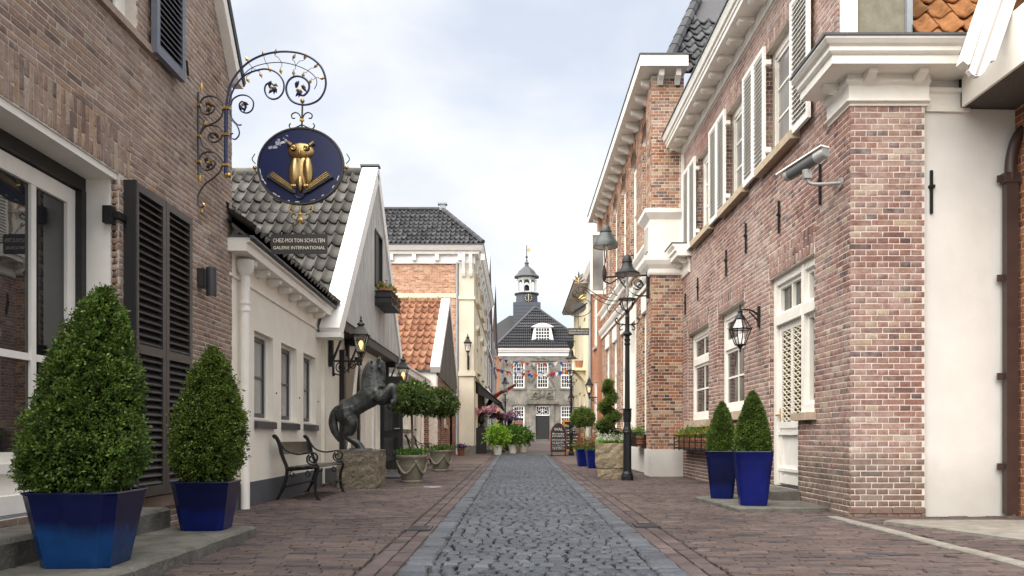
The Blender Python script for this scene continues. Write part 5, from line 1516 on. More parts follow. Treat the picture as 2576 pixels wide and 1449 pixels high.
# ================================================================== far left: cream corner house
yh = thing('cream_corner_house', 'tall corner house, salmon brick side, cream stucco front, black tiled hip roof', 'house', (-2.5, 38, gz(36)))
YF, YX = 34.9, -1.79
WS = Wall(-8.0, YF, 0)                  # side to the camera, u = X + 8
mb = MB(); WS.face(mb, 0, 5.55, -.1, 8.2); mb.build('side_wall', 'mortar_light', yh)
lay_pieces(WS.bricks(2.3, 5.50, 2.4, 6.62, course=.068, L=.22) + WS.bricks(2.3, 5.50, 6.83, 8.05, course=.068, L=.22) + WS.bricks(4.9, 5.5, .1, 2.4, course=.068, L=.22), yh, 'brick_salmon', 'brick', 300, 'brickwork')
mb = MB(); WS.box(mb, 0, 5.52, 6.63, 6.82, 0, .03); WS.box(mb, 5.0, 5.52, 3.30, 3.45, 0, .028); mb.build('stone_band', 'stucco_yellow', yh)
mb = MB(); mb.box(-2.42, YX, YF - .06, YF + 15.2, .3, 8.1); mb.build('stucco_front', 'stucco_yellow', yh)
mb = MB(); mb.box(-2.44, YX + .04, YF - .10, YF + 15.2, -.1, .45); mb.build('plinth', 'relief', yh)
for z0, z1, d in ((3.36, 3.55, .07), (6.55, 6.68, .05)):
    mb = MB(); mb.box(-2.44, YX + d, YF - .06 - d, YF + 15.2, z0, z1); mb.build('string_course', 'stucco_yellow', yh)
mb = MB(); mb.tube([(-2.49, YF - .08, .1), (-2.49, YF - .08, 8.1)], .05, 8); mb.build('downpipe', 'zinc', yh, True)
for z in (2.2, 4.3, 6.0):
    mb = MB(); mb.tube([(-2.49, YF - .08, z), (-2.49, YF - .08, z + .05)], .058, 8); mb.build('pipe_collar', 'zinc', yh, True)
def eave(mb, d0, z0, z1, d1=None):
    d1 = d0 if d1 is None else d1
    mb.loft([[(-8, YF - .05 - d, z), (YX + d, YF - .05 - d, z), (YX + d, YF + 15.3, z), (-8, YF + 15.3, z)] for d, z in ((d0, z0), (d1, z1))])
for a, z0, z1, b, m in ((.04, 8.05, 8.42, .04, 'white_bright'), (.20, 8.42, 8.55, .22, 'white_bright'), (.30, 8.55, 8.74, .42, 'white_bright'), (.44, 8.745, 8.79, .44, 'lead')):
    mb = MB(); eave(mb, a, z0, z1, b); mb.build('cornice' if m != 'lead' else 'gutter', m, yh)
for k in range(5):
    mb = MB(); WS.box(mb, 2.7 + k * .95, 2.86 + k * .95, 8.16, 8.418, .092, .24); mb.build('bracket', 'white_bright', yh)
for k in range(2):
    mb = MB(); x = -2.28 + k * .3; mb.loft([[(x, YF - .1, z), (x + .13, YF - .1, z), (x + .13, YF - .1 - d, z), (x, YF - .1 - d, z)] for z, d in ((7.5, .06), (7.62, .12), (7.8, .09), (8.1, .2), (8.416, .22))]); mb.build('scroll_console', 'white_bright', yh)
WF = Wall(YX, YF, 90)
for i, y in enumerate((2.4, 6.8, 11.5)):
    for z0, z1 in ((6.75, 7.75), (3.7, 5.5)):
        f_ = window(WF, yh, y - .75, y + .75, z0, z1, -.03, .12, 'stucco_yellow', 2, ((), (.5,)), split=.6, pane='pane', sash=.06)
        mb = MB(); WF.poly(mb, [(y - .9 + 1.8 * k / 10, z1 + .02 + .28 * math.sin(PI * k / 10)) for k in range(11)] + [(y + .9 - 1.8 * k / 10, z1 - .06 + .26 * math.sin(PI * k / 10)) for k in range(11)], .0, .12); mb.build('window_hood', 'stucco_yellow', yh)
        mb = MB(); WF.box(mb, y - .9, y + .9, z0 - .12, z0 - .01, 0, .16); mb.build('window_sill', 'stucco_yellow', yh)
for k in range(8):
    mb = MB(); WF.prof(mb, .7 + k * 1.9, .95 + k * 1.9, [(.0, 7.75), (.08, 7.8), (.12, 8.0), (.25, 8.38), (0, 8.38)]); mb.build('scroll_console', 'white_bright', yh)
mb = MB(); WF.box(mb, 1.2, 13, .3, 3.0, -.02, .012); mb.build('shop_front', 'pane', yh)
for y in (1.2, 3.4, 6, 9, 13):
    mb = MB(); WF.box(mb, y - .1, y + .1, .0, 3.1, 0, .1); mb.build('shop_pilaster', 'stucco_yellow', yh)
aw = MB(); WF.prof(aw, 1.1, 12.5, [(.02, 3.25), (.02, 3.18), (1.05, 2.28), (1.15, 2.20), (1.15, 2.30), (1.06, 2.36)]); aw = aw.build('awning', 'awning', yh)
mb = MB(); WF.prof(mb, 1.1, 1.13, [(.02, 3.22), (.02, 2.7), (1.12, 2.2), (1.12, 2.3)]); mb.build('awning_cheek', 'awning', aw)
# roof
ER, RZ = YF - .42, 8.8
RR_Y, RR_Z, RX = 36.5, 10.72, -3.25
slp = Vector((0, RR_Y - ER, RR_Z - RZ)); L_ = slp.length; slp.normalize()
tile_roof(yh, Vector((-8.2, ER, RZ)), Vector((1, 0, 0)), slp, 34, 9, .2, L_ / 9, 'tile_dark', keep=lambda p: p[0] < -1.42 - (p[1] - ER) / (RR_Y - ER) * (abs(RX) - 1.42), limit=300, amp=.05, seg=8)
mb = MB(); mb.add([(-9, ER, RZ - .02), (-1.37, ER, RZ - .02), (RX, RR_Y, RR_Z - .03), (-9, RR_Y, RR_Z - .03)], [(0, 1, 2, 3)]); mb.add([(-1.37, ER, RZ - .02), (-1.37, YF + 15.3, RZ - .02), (RX, YF + 13.5, RR_Z - .03), (RX, RR_Y, RR_Z - .03)], [(0, 1, 2, 3)]); mb.build('roof_deck', 'tile_dark', yh)
for k in range(9):
    a = Vector((-1.40, ER, RZ + .06)); b = Vector((RX, RR_Y, RR_Z + .05)); mb = MB(); mb.tube([a.lerp(b, k / 9), a.lerp(b, (k + 1.1) / 9)], [.11, .10], 8); mb.build('hip_tile', 'tile_dark', yh, True)
for k in range(10):
    mb = MB(); x = -7 + k * .38; mb.tube([(x, RR_Y, RR_Z + .04), (x + .4, RR_Y, RR_Z + .05)], [.11, .10], 8); mb.build('ridge_tile', 'tile_dark', yh, True)
ch = MB(); ch.box(RX - .13, RX + .13, RR_Y - .1, RR_Y + .15, RR_Z, RR_Z + .25); ch.box(RX - .2, RX + .2, RR_Y - .15, RR_Y + .2, RR_Z + .25, RR_Z + .31); ch.build('chimney', 'zinc', yh)

# two dark brick gabled houses behind it
for i, (y0, y1, zt, lab) in enumerate(((50.2, 60.5, 12.6, 'dark brick gabled house next to the cream corner house'), (60.7, 78, 13.2, 'second dark brick gabled house, the last before the square'))):
    t = thing('gabled_brick_house', lab, 'house', (-1.9, (y0 + y1) / 2, gz(y0)))
    w = Wall(-1.86 - .03 * i, y0, 90); L = y1 - y0
    mb = MB(); w.poly(mb, [(0, -.1), (L, -.1), (L, 8.6), (L * .5, zt), (0, 8.6)], -.3, 0); mb.box(-8, -1.9, y0 + .01, y0 + .2, 0, 8.6); mb.build('wall', 'brick_dark', t)
    for a in (.16, .5, .84):
        for z in (1.2, 4.2, 6.9):
            window(w, t, L * a - .6, L * a + .6, z, z + 1.8, -.02, .1, 'white', 2, (.5,))
    mb = MB(); w.box(mb, 0, L, 3.55, 3.75, 0, .15); w.box(mb, 0, L, 6.3, 6.42, 0, .12); mb.build('string_course', 'white', t)
    for s in (0, 1):
        mb = MB(); A = Vector((0, y0 - .1 if s == 0 else y1 + .1, 8.5)); B = Vector((0, (y0 + y1) / 2, zt + .15))
        mb.hexa([(-2.2, A.y, A.z), (-1.75, A.y, A.z), (-1.75, B.y, B.z), (-2.2, B.y, B.z)], [(-2.2, A.y, A.z + .25), (-1.75, A.y, A.z + .25), (-1.75, B.y, B.z + .25), (-2.2, B.y, B.z + .25)]); mb.build('verge', 'zinc', t)
    mb = MB(); m_ = (y0 + y1) / 2
    mb.quad((-8, y0, 8.6), (-1.9, y0, 8.6), (-1.9, m_, zt), (-8, m_, zt)); mb.quad((-8, m_, zt), (-1.9, m_, zt), (-1.9, y1, 8.6), (-8, y1, 8.6)); mb.build('roof', 'tile_orange', t)
    mb = MB(); mb.tube([(-1.78, y0 + .15, .3), (-1.78, y0 + .15, 8.4)], .07, 8); mb.tube([(-1.78, y0 + .15, 6.6), (-1.78, y0 + .15, 7.2)], [.09, .22], 8); mb.build('downpipe', 'zinc', t, True)

# ================================================================== the old town hall
TY = 92.0
tz = gz(TY)
th = thing('town_hall', 'old grey stone town hall with hip roof, dormer and white open belfry', 'town hall', (2.85, TY, tz))
WT = Wall(2.85, TY, 0)                  # u from the door axis
wu = [(-3.25, -2.0), (-.62, .62), (2.0, 3.25)]
hl = [(a, b, 6.23, 9.05) for a, b in wu] + [(wu[0][0], wu[0][1], 1.75, 4.25), (wu[2][0], wu[2][1], 1.75, 4.25), (-.75, .75, .4, 4.25)]
mb = MB(); WT.face(mb, -4.8, 4.8, tz - .3, 9.8, hl, .25); mb.box(-1.95, 7.65, TY + .26, TY + .5, 0, 9.8) ; mb.quad((-1.95, TY, 0), (-1.95, TY + 12, 0), (-1.95, TY + 12, 9.8), (-1.95, TY, 9.8)); mb.build('wall', 'relief', th)
for q in hl[:5]:
    window(WT, th, q[0], q[1], q[2], q[3], .10, .09, 'clear_white', 4, ((.33, .67), (.33, .67)), split=.5, bar=.042, sash=.03)
    mb = MB(); WT.box(mb, q[0] - .15, q[1] + .15, q[2] - .18, q[2] - .01, 0, .12); mb.build('window_sill', 'relief', th)
    mb = MB()
    n = 8
    WT.poly(mb, [(q[0] - .18 + (q[1] - q[0] + .36) * k / n, q[3] + .04 + .14 * math.sin(PI * k / n)) for k in range(n + 1)] + [(q[1] + .18 - (q[1] - q[0] + .36) * k / n, q[3] + .2 + .14 * math.sin(PI * k / n)) for k in range(n + 1)], 0, .08); mb.build('window_head', 'relief', th)
# pilaster strips, door surround, relief panels
for a, b, z0, z1, d in ((-1.25, -.8, .35, 4.5, .12), (.8, 1.25, .35, 4.5, .12), (-4.8, -4.35, tz - .2, 9.75, .08), (4.35, 4.8, tz - .2, 9.75, .08), (-1.35, 1.35, 6.0, 6.18, .14)):
    mb = MB(); WT.box(mb, a, b, z0, z1, 0, d); mb.build('stone_strip', 'relief', th)
mb = MB(); WT.poly(mb, [(-1.75, 4.45), (1.75, 4.45), (1.75, 4.72), (.9, 4.72), (.45, 4.95), (0, 5.0), (-.45, 4.95), (-.9, 4.72), (-1.75, 4.72)], 0, .38); mb.build('door_hood', 'relief_dark', th)
mb = MB(); WT.box(mb, -1.4, 1.4, 4.98, 6.0, 0, .08); rl = mb.build('relief_panel', 'relief', th)
rr = random.Random(4)
mb = MB(); mb.ball(WT.p(0, 5.5, .1), .28, .12, .38, 10, 6)
for s in (-1, 1):
    mb.tube(smooth_path([WT.p(s * .35, 5.2, .12), WT.p(s * .55, 5.6, .16), WT.p(s * .75, 5.75, .14), WT.p(s * .95, 5.6, .14), WT.p(s * 1.1, 5.25, .12)], 4), .11, 6)
    mb.tube(smooth_path([WT.p(s * .5, 5.1, .12), WT.p(s * .6, 5.35, .14), WT.p(s * .85, 5.3, .12)], 4), .09, 6)
for k in range(26): mb.ball(WT.p(rr.uniform(-1.25, 1.25), rr.uniform(5.08, 5.9), .08), rr.uniform(.05, .12), .07, rr.uniform(.05, .12), 6, 4)
mb.build('coat_of_arms', 'relief_dark', rl, True)
for s in (-1, 1):
    mb = MB()
    for k in range(14): mb.ball(WT.p(s * (1.0 + rr.uniform(-.22, .22)), 6.3 + k * .2, .06), rr.uniform(.07, .14), .07, rr.uniform(.08, .14), 6, 4)
    mb.build('side_carving', 'relief_dark', th, True)
mb = MB(); WT.poly(mb, [(-1.3, 9.2)] + [(-1.3 + 2.6 * k / 8, 9.35 + .42 * math.sin(PI * k / 8)) for k in range(9)] + [(1.3, 9.2)], 0, .15); ga = mb.build('head_carving', 'relief', th)
mb = MB()
for k in range(14): mb.ball(WT.p(rr.uniform(-.8, .8), rr.uniform(9.3, 9.6), .16), rr.uniform(.06, .13), .06, rr.uniform(.06, .12), 6, 4)
mb.build('carved_leaves', 'relief_dark', ga, True)
# door
dl = MB(); WT.box(dl, -.72, .72, .42, 3.18, -.2, -.12); dl = dl.build('door', 'chalk', th)
for s in (-1, 1):
    for z0, z1 in ((.6, 1.5), (1.65, 2.3), (2.42, 3.05)):
        mb = MB(); WT.box(mb, s * .37 - .24, s * .37 + .24, z0, z1, -.12, -.10); mb.build('door_panel', 'chalk', dl)
mb = MB(); WT.box(mb, -.75, .75, 3.19, 3.30, -.2, -.05); WT.box(mb, -.75, -.68, 3.3, 4.24, -.2, -.05); WT.box(mb, .68, .75, 3.3, 4.24, -.2, -.05); WT.box(mb, -.75, .75, 4.16, 4.25, -.2, -.05); fl_ = mb.build('fanlight', 'clear_white', th)
mb = MB(); WT.box(mb, -.68, .68, 3.3, 4.16, -.19, -.17); mb.build('pane', 'pane', fl_)
mb = MB()
for s in (-1, 1):
    for cx, cz, r in ((.36, 3.58, .2), (.34, 3.93, .15), (.12, 3.75, .1)):
        mb.tube([(2.85 + s * cx + r * math.cos(a), TY + .10, cz + r * math.sin(a)) for a in [k * .5 for k in range(14)]], .025, 5)
mb.tube([(2.85, TY + .10, 3.3), (2.85, TY + .10, 4.15)], .03, 5); mb.build('fanlight_scroll', 'clear_white', fl_)
mb = MB(); mb.box(1.3, 4.4, TY - 1.0, TY, 0, tz + .12); mb.box(1.6, 4.1, TY - .6, TY, tz + .12, tz + .25); mb.build('entrance_steps', 'step_stone', th)
# cornice and roof
for d, z0, z1, m in ((.08, 9.74, 10.2, 'white_bright'), (.30, 10.2, 10.42, 'white_bright'), (.45, 10.42, 10.58, 'white_bright'), (.5, 10.585, 10.66, 'lead')):
    mb = MB(); mb.box(-1.95 - d, 7.65 + d, TY - d, TY + 12, z0, z1); mb.build('cornice', m, th)
e0, e1, ey = -2.45, 8.15, TY - .5
ap = Vector((2.15, TY + 4.6, 15.9)); ap2 = Vector((2.15, TY + 9, 15.9))
mb = MB()
# pantile waves carried over the front hip
cols_ = 92
vs = []; fs = []
nr = 15
idx = {}
for r in range(nr):
    t0, t1 = r / nr, (r + 1) / nr
    for k in range(cols_ + 1):
        x = e0 + (e1 - e0) * k / cols_
        xl = e0 + (ap.x - e0) * t0; xr = e1 + (ap.x - e1) * t0
        for q, t in ((0, t0), (1, t1)):
            a, b = e0 + (ap.x - e0) * t, e1 + (ap.x - e1) * t
            xx = min(max(x, a), b)
            wv = .09 * (1 if k % 2 else 0) * (1 if a < x < b else 0)
            p = Vector((xx, ey + (ap.y - ey) * t, 10.66 + (ap.z - 10.66) * t)); n = Vector((0, -.74, .67))
            p = p + n * (wv + (.10 if q == 0 else .0))
            idx[(r, k, q)] = len(vs); vs.append(tuple(p))
    for k in range(cols_):
        fs.append((idx[(r, k, 0)], idx[(r, k + 1, 0)], idx[(r, k + 1, 1)], idx[(r, k, 1)]))
mb.add(vs, fs); mb.build('roof', 'tile_dark', th)
mb = MB(); mb.add([(e0, ey, 10.6), (e1, ey, 10.6), tuple(ap - Vector((0, -.1, .06)))], [(0, 1, 2)]); mb.build('roof_deck', 'tile_dark', th)
mb = MB(); mb.add([(e0, ey, 10.64), (e0, TY + 14, 10.64), tuple(ap2), tuple(ap)], [(0, 1, 2, 3)]); mb.add([(e1, ey, 10.64), tuple(ap), tuple(ap2), (e1, TY + 14, 10.64)], [(0, 1, 2, 3)]); mb.build('side_roof', 'tile_dark', th)
for a, b in (((e0, ey, 10.72), ap), ((e1, ey, 10.72), ap)):
    mb = MB(); mb.tube([a, b], .16, 8); mb.build('hip_ridge', 'tile_dark', th, True)
mb = MB(); mb.add([(-7.5, TY + 5.2, 10.6), (2, TY + 5.2, 10.6), (1.5, TY + 9.6, 15.6), (-.9, TY + 9.6, 15.6)], [(0, 1, 2, 3)]); mb.add([(-7.5, TY + 5.2, 10.6), (-.9, TY + 9.6, 15.6), (-7.5, TY + 14, 10.6)], [(0, 1, 2)]); mb.build('rear_roof', 'tile_dark', th)
mb = MB(); mb.box(-7.2, -2, TY + 5.6, TY + 12, 0, 10.6); mb.build('rear_wall', 'brick_salmon', th)
# dormer
WDm = Wall(2.85, TY + .35, 0)
mb = MB(); WDm.box(mb, -.95, .95, 10.9, 13.0, -2, 0); WDm.poly(mb, [(-1.25, 13.0)] + [(-1.25 + 2.5 * k / 8, 13.02 + .42 * math.sin(PI * k / 8)) for k in range(9)] + [(1.25, 13.0)], -1.5, .12); WDm.poly(mb, [(-1.35, 10.9), (-.95, 10.9), (-.95, 12.9), (-1.05, 12.4), (-1.2, 11.6)], -.1, .06); WDm.poly(mb, [(1.35, 10.9), (.95, 10.9), (.95, 12.9), (1.05, 12.4), (1.2, 11.6)], -.1, .06); dm = mb.build('dormer', 'white_bright', th)
window(WDm, dm, -.8, .8, 11.1, 12.9, -.08, .08, 'clear_white', 4, ((.5,), (.5,)), split=.5, bar=.06, sash=.05, name='dormer_window') if False else None
mb = MB(); WDm.box(mb, -.72, .72, 11.15, 12.85, .0, .02); mb.build('pane', 'pane', dm)
mb = MB()
for k in range(1, 5): WDm.box(mb, -.72 + k * .288 - .03, -.72 + k * .288 + .03, 11.15, 12.85, .02, .05)
for k in range(1, 5): WDm.box(mb, -.72, .72, 11.15 + k * .34 - .03, 11.15 + k * .34 + .03, .02, .052)
mb.build('glazing_bars', 'clear_white', dm)
# belfry
bx, by = 1.2, TY + 9.0
mb = MB(); mb.box(bx - 1.6, bx + 1.6, by - 1.6, by + 1.6, 13.5, 16.9); bf = mb.build('belfry_base', 'lead_blue', th)
for k in range(8):
    mb = MB(); mb.box(bx - 1.64, bx + 1.64, by - 1.64, by - 1.6, 13.6 + k * .41, 13.6 + k * .41 + .38); mb.build('cladding_board', 'lead_blue', bf)
mb = MB(); mb.lathe((bx, by, 16.9), [(1.42, 0), (1.36, 1.1)], 8, rot=PI / 8); mb.build('clock_stage', 'lead_blue', bf)
mb = MB(); WC = Wall(bx, by - 1.16, 0); mb.lathe((0, 0, 0), [(.5, 0), (.5, .05)], 20); 
ck = MB(); ck.hexa([(bx + .2 + .48 * math.cos(2 * PI * k / 20), by - 1.34, 17.45 + .48 * math.sin(2 * PI * k / 20)) for k in range(20)], [(bx + .2 + .48 * math.cos(2 * PI * k / 20), by - 1.42, 17.45 + .48 * math.sin(2 * PI * k / 20)) for k in range(20)]); ck = ck.build('clock_face', 'black_paint', bf)
mb = MB()
for k in range(12):
    a = k * PI / 6; mb.tube([(bx + .2 + .34 * math.cos(a), by - 1.44, 17.45 + .34 * math.sin(a)), (bx + .2 + .45 * math.cos(a), by - 1.44, 17.45 + .45 * math.sin(a))], .035, 4)
mb.tube([(bx + .2, by - 1.45, 17.45), (bx + .2, by - 1.45, 17.78)], .035, 4); mb.tube([(bx + .2, by - 1.45, 17.45), (bx + .2, by - 1.45, 17.2)], .04, 4); mb.build('clock_marks', 'gold_paint', ck)
mb = MB(); mb.lathe((bx, by, 17.95), [(1.36, 0), (1.58, .1), (1.58, .2), (1.3, .24)], 8, rot=PI / 8); mb.build('gallery_ledge', 'lead_blue', bf)
for k in range(8):
    a = PI / 8 + k * PI / 4; c = (bx + 1.12 * math.cos(a), by + 1.12 * math.sin(a))
    mb = MB(); mb.lathe((c[0], c[1], 18.15), [(.19, 0), (.19, .15), (.13, .2), (.13, 1.5), (.2, 1.6)], 6); mb.build('column', 'belfry_paint', bf)
    a2 = PI / 8 + (k + 1) * PI / 4; c2 = (bx + 1.12 * math.cos(a2), by + 1.12 * math.sin(a2))
    mb = MB(); n = 6
    for j in range(n):
        t0, t1 = j / n, (j + 1) / n
        z0_ = 19.75 - .35 + .35 * math.sin(PI * t0) ; z1_ = 19.75 - .35 + .35 * math.sin(PI * t1)
        q = [(c[0] + (c2[0] - c[0]) * t, c[1] + (c2[1] - c[1]) * t) for t in (t0, t1)]
        mb.hexa([(q[0][0], q[0][1], z0_), (q[1][0], q[1][1], z1_), (q[1][0] * .98 + bx * .02, q[1][1] * .98 + by * .02, z1_), (q[0][0] * .98 + bx * .02, q[0][1] * .98 + by * .02, z0_)], [(q[0][0], q[0][1], 20.1), (q[1][0], q[1][1], 20.1), (q[1][0] * .98 + bx * .02, q[1][1] * .98 + by * .02, 20.1), (q[0][0] * .98 + bx * .02, q[0][1] * .98 + by * .02, 20.1)])
    mb.build('arch', 'belfry_paint', bf)
mb = MB(); mb.lathe((bx, by, 18.6), [(.42, 0), (.36, .15), (.26, .5), (.12, .65)], 10); mb.build('bell', 'iron', bf, True)
mb = MB(); mb.lathe((bx, by, 20.05), [(1.25, 0), (1.6, .06), (1.6, .14), (1.25, .4), (1.0, .8), (.6, 1.15), (.28, 1.4), (.22, 1.7), (.3, 1.8), (.12, 2.0), (.06, 2.4)], 8, rot=PI / 8); mb.build('dome', 'lead', bf)
mb = MB(); mb.tube([(bx, by, 22.3), (bx, by, 24.0)], .045, 6); mb.ball((bx, by, 22.6), .14); mb.build('spire_rod', 'iron', bf)
mb = MB(); mb.hexa([(bx - .05, by - .02, 23.3), (bx + .4, by - .02, 23.3), (bx + .42, by - .02, 23.7), (bx - .1, by - .02, 23.55)], [(bx - .05, by + .02, 23.3), (bx + .4, by + .02, 23.3), (bx + .42, by + .02, 23.7), (bx - .1, by + .02, 23.55)]); mb.build('weather_vane', 'gold', bf)

# ================================================================== bunting
def bunting(a, b, sag, cols, n, label, seed):
    a = Vector(a); b = Vector(b); r = random.Random(seed)
    t = thing('bunting', label, 'bunting', a, 'bunting strings across the street')
    pts = [a.lerp(b, k / 30) - Vector((0, 0, sag * 4 * (k / 30) * (1 - k / 30))) for k in range(31)]
    mb = MB(); mb.tube(pts, .012, 4); mb.build('string', 'string', t)
    for k in range(n):
        q = (k + .5) / n
        p = a.lerp(b, q) - Vector((0, 0, sag * 4 * q * (1 - q)))
        w = .135; h = .30 * r.uniform(.85, 1.1); sw = r.uniform(-.08, .08); yw = r.uniform(-.12, .12)
        mb = MB(); mb.hexa([(p.x - w, p.y - yw, p.z), (p.x + w, p.y + yw, p.z), (p.x + sw, p.y + .05, p.z - h)], [(p.x - w, p.y - yw + .006, p.z), (p.x + w, p.y + yw + .006, p.z), (p.x + sw, p.y + .056, p.z - h)])
        mb.build('flag', ('flag_red', 'flag_white', 'flag_blue', 'flag_orange')[cols[k % len(cols)]], t)
bunting((-1.85, 63, pz(897, 63)), (px(1447, 62), 62, pz(905, 62)), .35, (3, 0, 2, 1, 2, 3, 0, 1), 15, 'highest bunting string with red, white, blue and orange pennants', 1)
bunting((-1.85, 58, pz(922, 58)), (px(1450, 48), 48, pz(925, 48)), .40, (1, 0, 2, 3, 1), 15, 'bunting string starting with a white and a red pennant', 2)
bunting((-1.85, 62, pz(921, 62)), (px(1446, 64), 64, pz(922, 64)), .65, (2, 3, 1, 0, 2, 1, 3), 16, 'lowest sagging bunting string before the door of the town hall', 3)
bunting((-1.0, 70, pz(912, 70)), (px(1446, 70), 70, pz(930, 70)), .5, (0, 3, 2, 1), 13, 'slanting bunting string strung right before the stone town hall front', 4)
# ================================================================== planters and plants
def pot_mat(name, hi, lo, zmid, zr):
    m, t, b = new_mat(name)
    tcn = t.nodes.new('ShaderNodeTexCoord'); sp = t.nodes.new('ShaderNodeSeparateXYZ'); lnk(t, tcn.outputs['Object'], sp.inputs[0])
    n = noise(t, pos(t, (1, 1, .25)), 9, 6)
    a = t.nodes.new('ShaderNodeMath'); a.operation = 'MULTIPLY_ADD'; lnk(t, n, a.inputs[0]); a.inputs[1].default_value = zr * 1.2; lnk(t, sp.outputs[2], a.inputs[2])
    mr = t.nodes.new('ShaderNodeMapRange'); lnk(t, a.outputs[0], mr.inputs[0]); mr.inputs[1].default_value = zmid - zr * .2 + zr * .6; mr.inputs[2].default_value = zmid + zr * .4 + zr * .6
    c = mixc(t, mr.outputs[0], lo, hi)
    c = mixc(t, 1.0, c, ramp(t, noise(t, pos(t), 5, 6, .7), [(.3, .7), (.7, 1.25)]), 'MULTIPLY')
    lnk(t, c, b.inputs['Base Color'])
    b.inputs['Roughness'].default_value = .26; b.inputs['Specular IOR Level'].default_value = .28
    bump(t, b, noise(t, pos(t), 22, 3), .12, .006)
    return m
M['glaze_a'] = pot_mat('two tone blue glaze', (0.003, 0.006, 0.042), (0.005, 0.036, 0.13), .20, .14)
M['glaze_b'] = pot_mat('royal blue glaze', (0.003, 0.006, 0.042), (0.004, 0.011, 0.10), .14, .14)
M['glaze_c'] = pot_mat('cobalt glaze', (0.004, 0.008, 0.085), (0.005, 0.010, 0.11), .3, .3)

def sq_ring(c, w, ch, z, rot=0.0):
    h = w / 2; q = ch
    pts = [(-h + q, -h), (h - q, -h), (h, -h + q), (h, h - q), (h - q, h), (-h + q, h), (-h, h - q), (-h, -h + q)]
    cs, sn = math.cos(rot), math.sin(rot)
    return [(c[0] + x * cs - y * sn, c[1] + x * sn + y * cs, c[2] + z) for x, y in pts]

def square_pot(parent, c, wt, wb, h, mat, rot=0.0, name='planter'):
    mb = MB()
    rings = [sq_ring(c, wb * .97, wb * .12, 0, rot), sq_ring(c, wb, wb * .13, .012, rot)]
    for k in range(1, 7):
        t = k / 6; rings.append(sq_ring(c, wb + (wt - wb) * t, (wb + (wt - wb) * t) * (.13 - .02 * t), .012 + (h - .03) * t, rot))
    rings += [sq_ring(c, wt + .008, wt * .08, h - .008, rot), sq_ring(c, wt, wt * .08, h, rot), sq_ring(c, wt - .06, wt * .07, h - .002, rot), sq_ring(c, wt - .075, wt * .07, h - .06, rot)]
    mb.loft(rings)
    o_ = mb.build(name, mat, parent, True)
    mb = MB(); mb.add(sq_ring(c, wt - .07, wt * .07, h - .05, rot), [tuple(range(8))]); mb.build('soil', 'soil', parent)
    return o_

def cone_bush(parent, c, prof, n, size, per, mat, seed, lump=.05, depth=.22, lean=(0, 0), twigs=True, asp=.5, core=.78, clump=0):
    rs = np.random.RandomState(seed)
    P, N = revolve_points((0, 0, 0), prof, n, rs, lump, depth)
    if clump:
        k_ = n // 4; Cc, Cn = P[:k_], N[:k_]
        j_ = rs.randint(0, k_, n); out_ = rs.rand(n) ** .7
        P = Cc[j_] + Cn[j_] * (out_ * clump * 1.3 - clump * .6)[:, None] + rs.normal(0, 1, (n, 3)) * (clump * (.62 - .35 * out_))[:, None]; N = Cn[j_]
        P[:, 2] = np.maximum(P[:, 2], prof[0][0])
        P2, N2 = revolve_points((0, 0, 0), prof, n // 2, rs, lump, .16); P2[:, :2] *= .95; P3, N3 = revolve_points((0, 0, 0), prof, 110, rs, lump, .02); P3 = P3 + N3 * .038; P = np.vstack([P, P2, P3]); N = np.vstack([N, N2, N3])
    H_ = prof[-1][0]
    v, f = leaves_mesh(P, N, size, per, rs, asp=asp)
    v[:, 0] += c[0] + lean[0] * (v[:, 2] / H_); v[:, 1] += c[1] + lean[1] * (v[:, 2] / H_); v[:, 2] += c[2]
    np_build('foliage', v, f, mat, parent)
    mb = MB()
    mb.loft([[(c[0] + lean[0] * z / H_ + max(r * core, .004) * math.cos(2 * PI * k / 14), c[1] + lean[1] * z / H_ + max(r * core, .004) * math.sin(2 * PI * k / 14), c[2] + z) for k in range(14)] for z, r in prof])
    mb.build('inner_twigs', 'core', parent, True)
    if twigs:
        mb = MB(); r_ = random.Random(seed)
        for k in range(16):
            a = r_.uniform(0, 6.28); r0 = prof[1][1] * r_.uniform(.05, .25); r1 = prof[1][1] * r_.uniform(.5, .95)
            mb.tube([(c[0] + r0 * math.cos(a), c[1] + r0 * math.sin(a), c[2] - .05), (c[0] + r1 * .5 * math.cos(a + .2), c[1] + r1 * .5 * math.sin(a + .2), c[2] + .06), (c[0] + r1 * math.cos(a), c[1] + r1 * math.sin(a), c[2] + .2)], [.007, .005, .003], 5)
        mb.build('stems', 'bark', parent)

def potted(name, label, cat, loc, group=None): return thing(name, label, cat, loc, group)
# the two square planters on the left platform
c = (-2.41, 4.68, .09)
t = potted('potted_boxwood', 'large bushy boxwood cone in two-tone blue glazed square planter on stone platform', 'potted plant', c)
square_pot(t, c, .50, .37, .415, 'glaze_a', R(3))
cone_bush(t, (c[0] - .05, c[1], .50), [(-.02, .10), (.02, .22), (.11, .312), (.23, .325), (.41, .278), (.645, .235), (.88, .155), (1.03, .085), (1.10, .04), (1.135, .01)], 6400, .021, 6, 'leaf_box', 11, lump=.07, lean=(.14, 0), clump=.026, core=.86)
c = (-2.40, 6.46, .09)
t = potted('potted_boxwood', 'smaller boxwood cone in plain dark blue square planter at the platform end', 'potted plant', c)
square_pot(t, c, .425, .32, .375, 'glaze_b', R(3))
cone_bush(t, (c[0], c[1], .46), [(-.02, .12), (.03, .18), (.15, .262), (.325, .265), (.49, .245), (.65, .195), (.82, .135), (.95, .075), (1.03, .01)], 5200, .02, 6, 'leaf_box2', 12, lump=.05, lean=(.05, 0), clump=.025, core=.86)
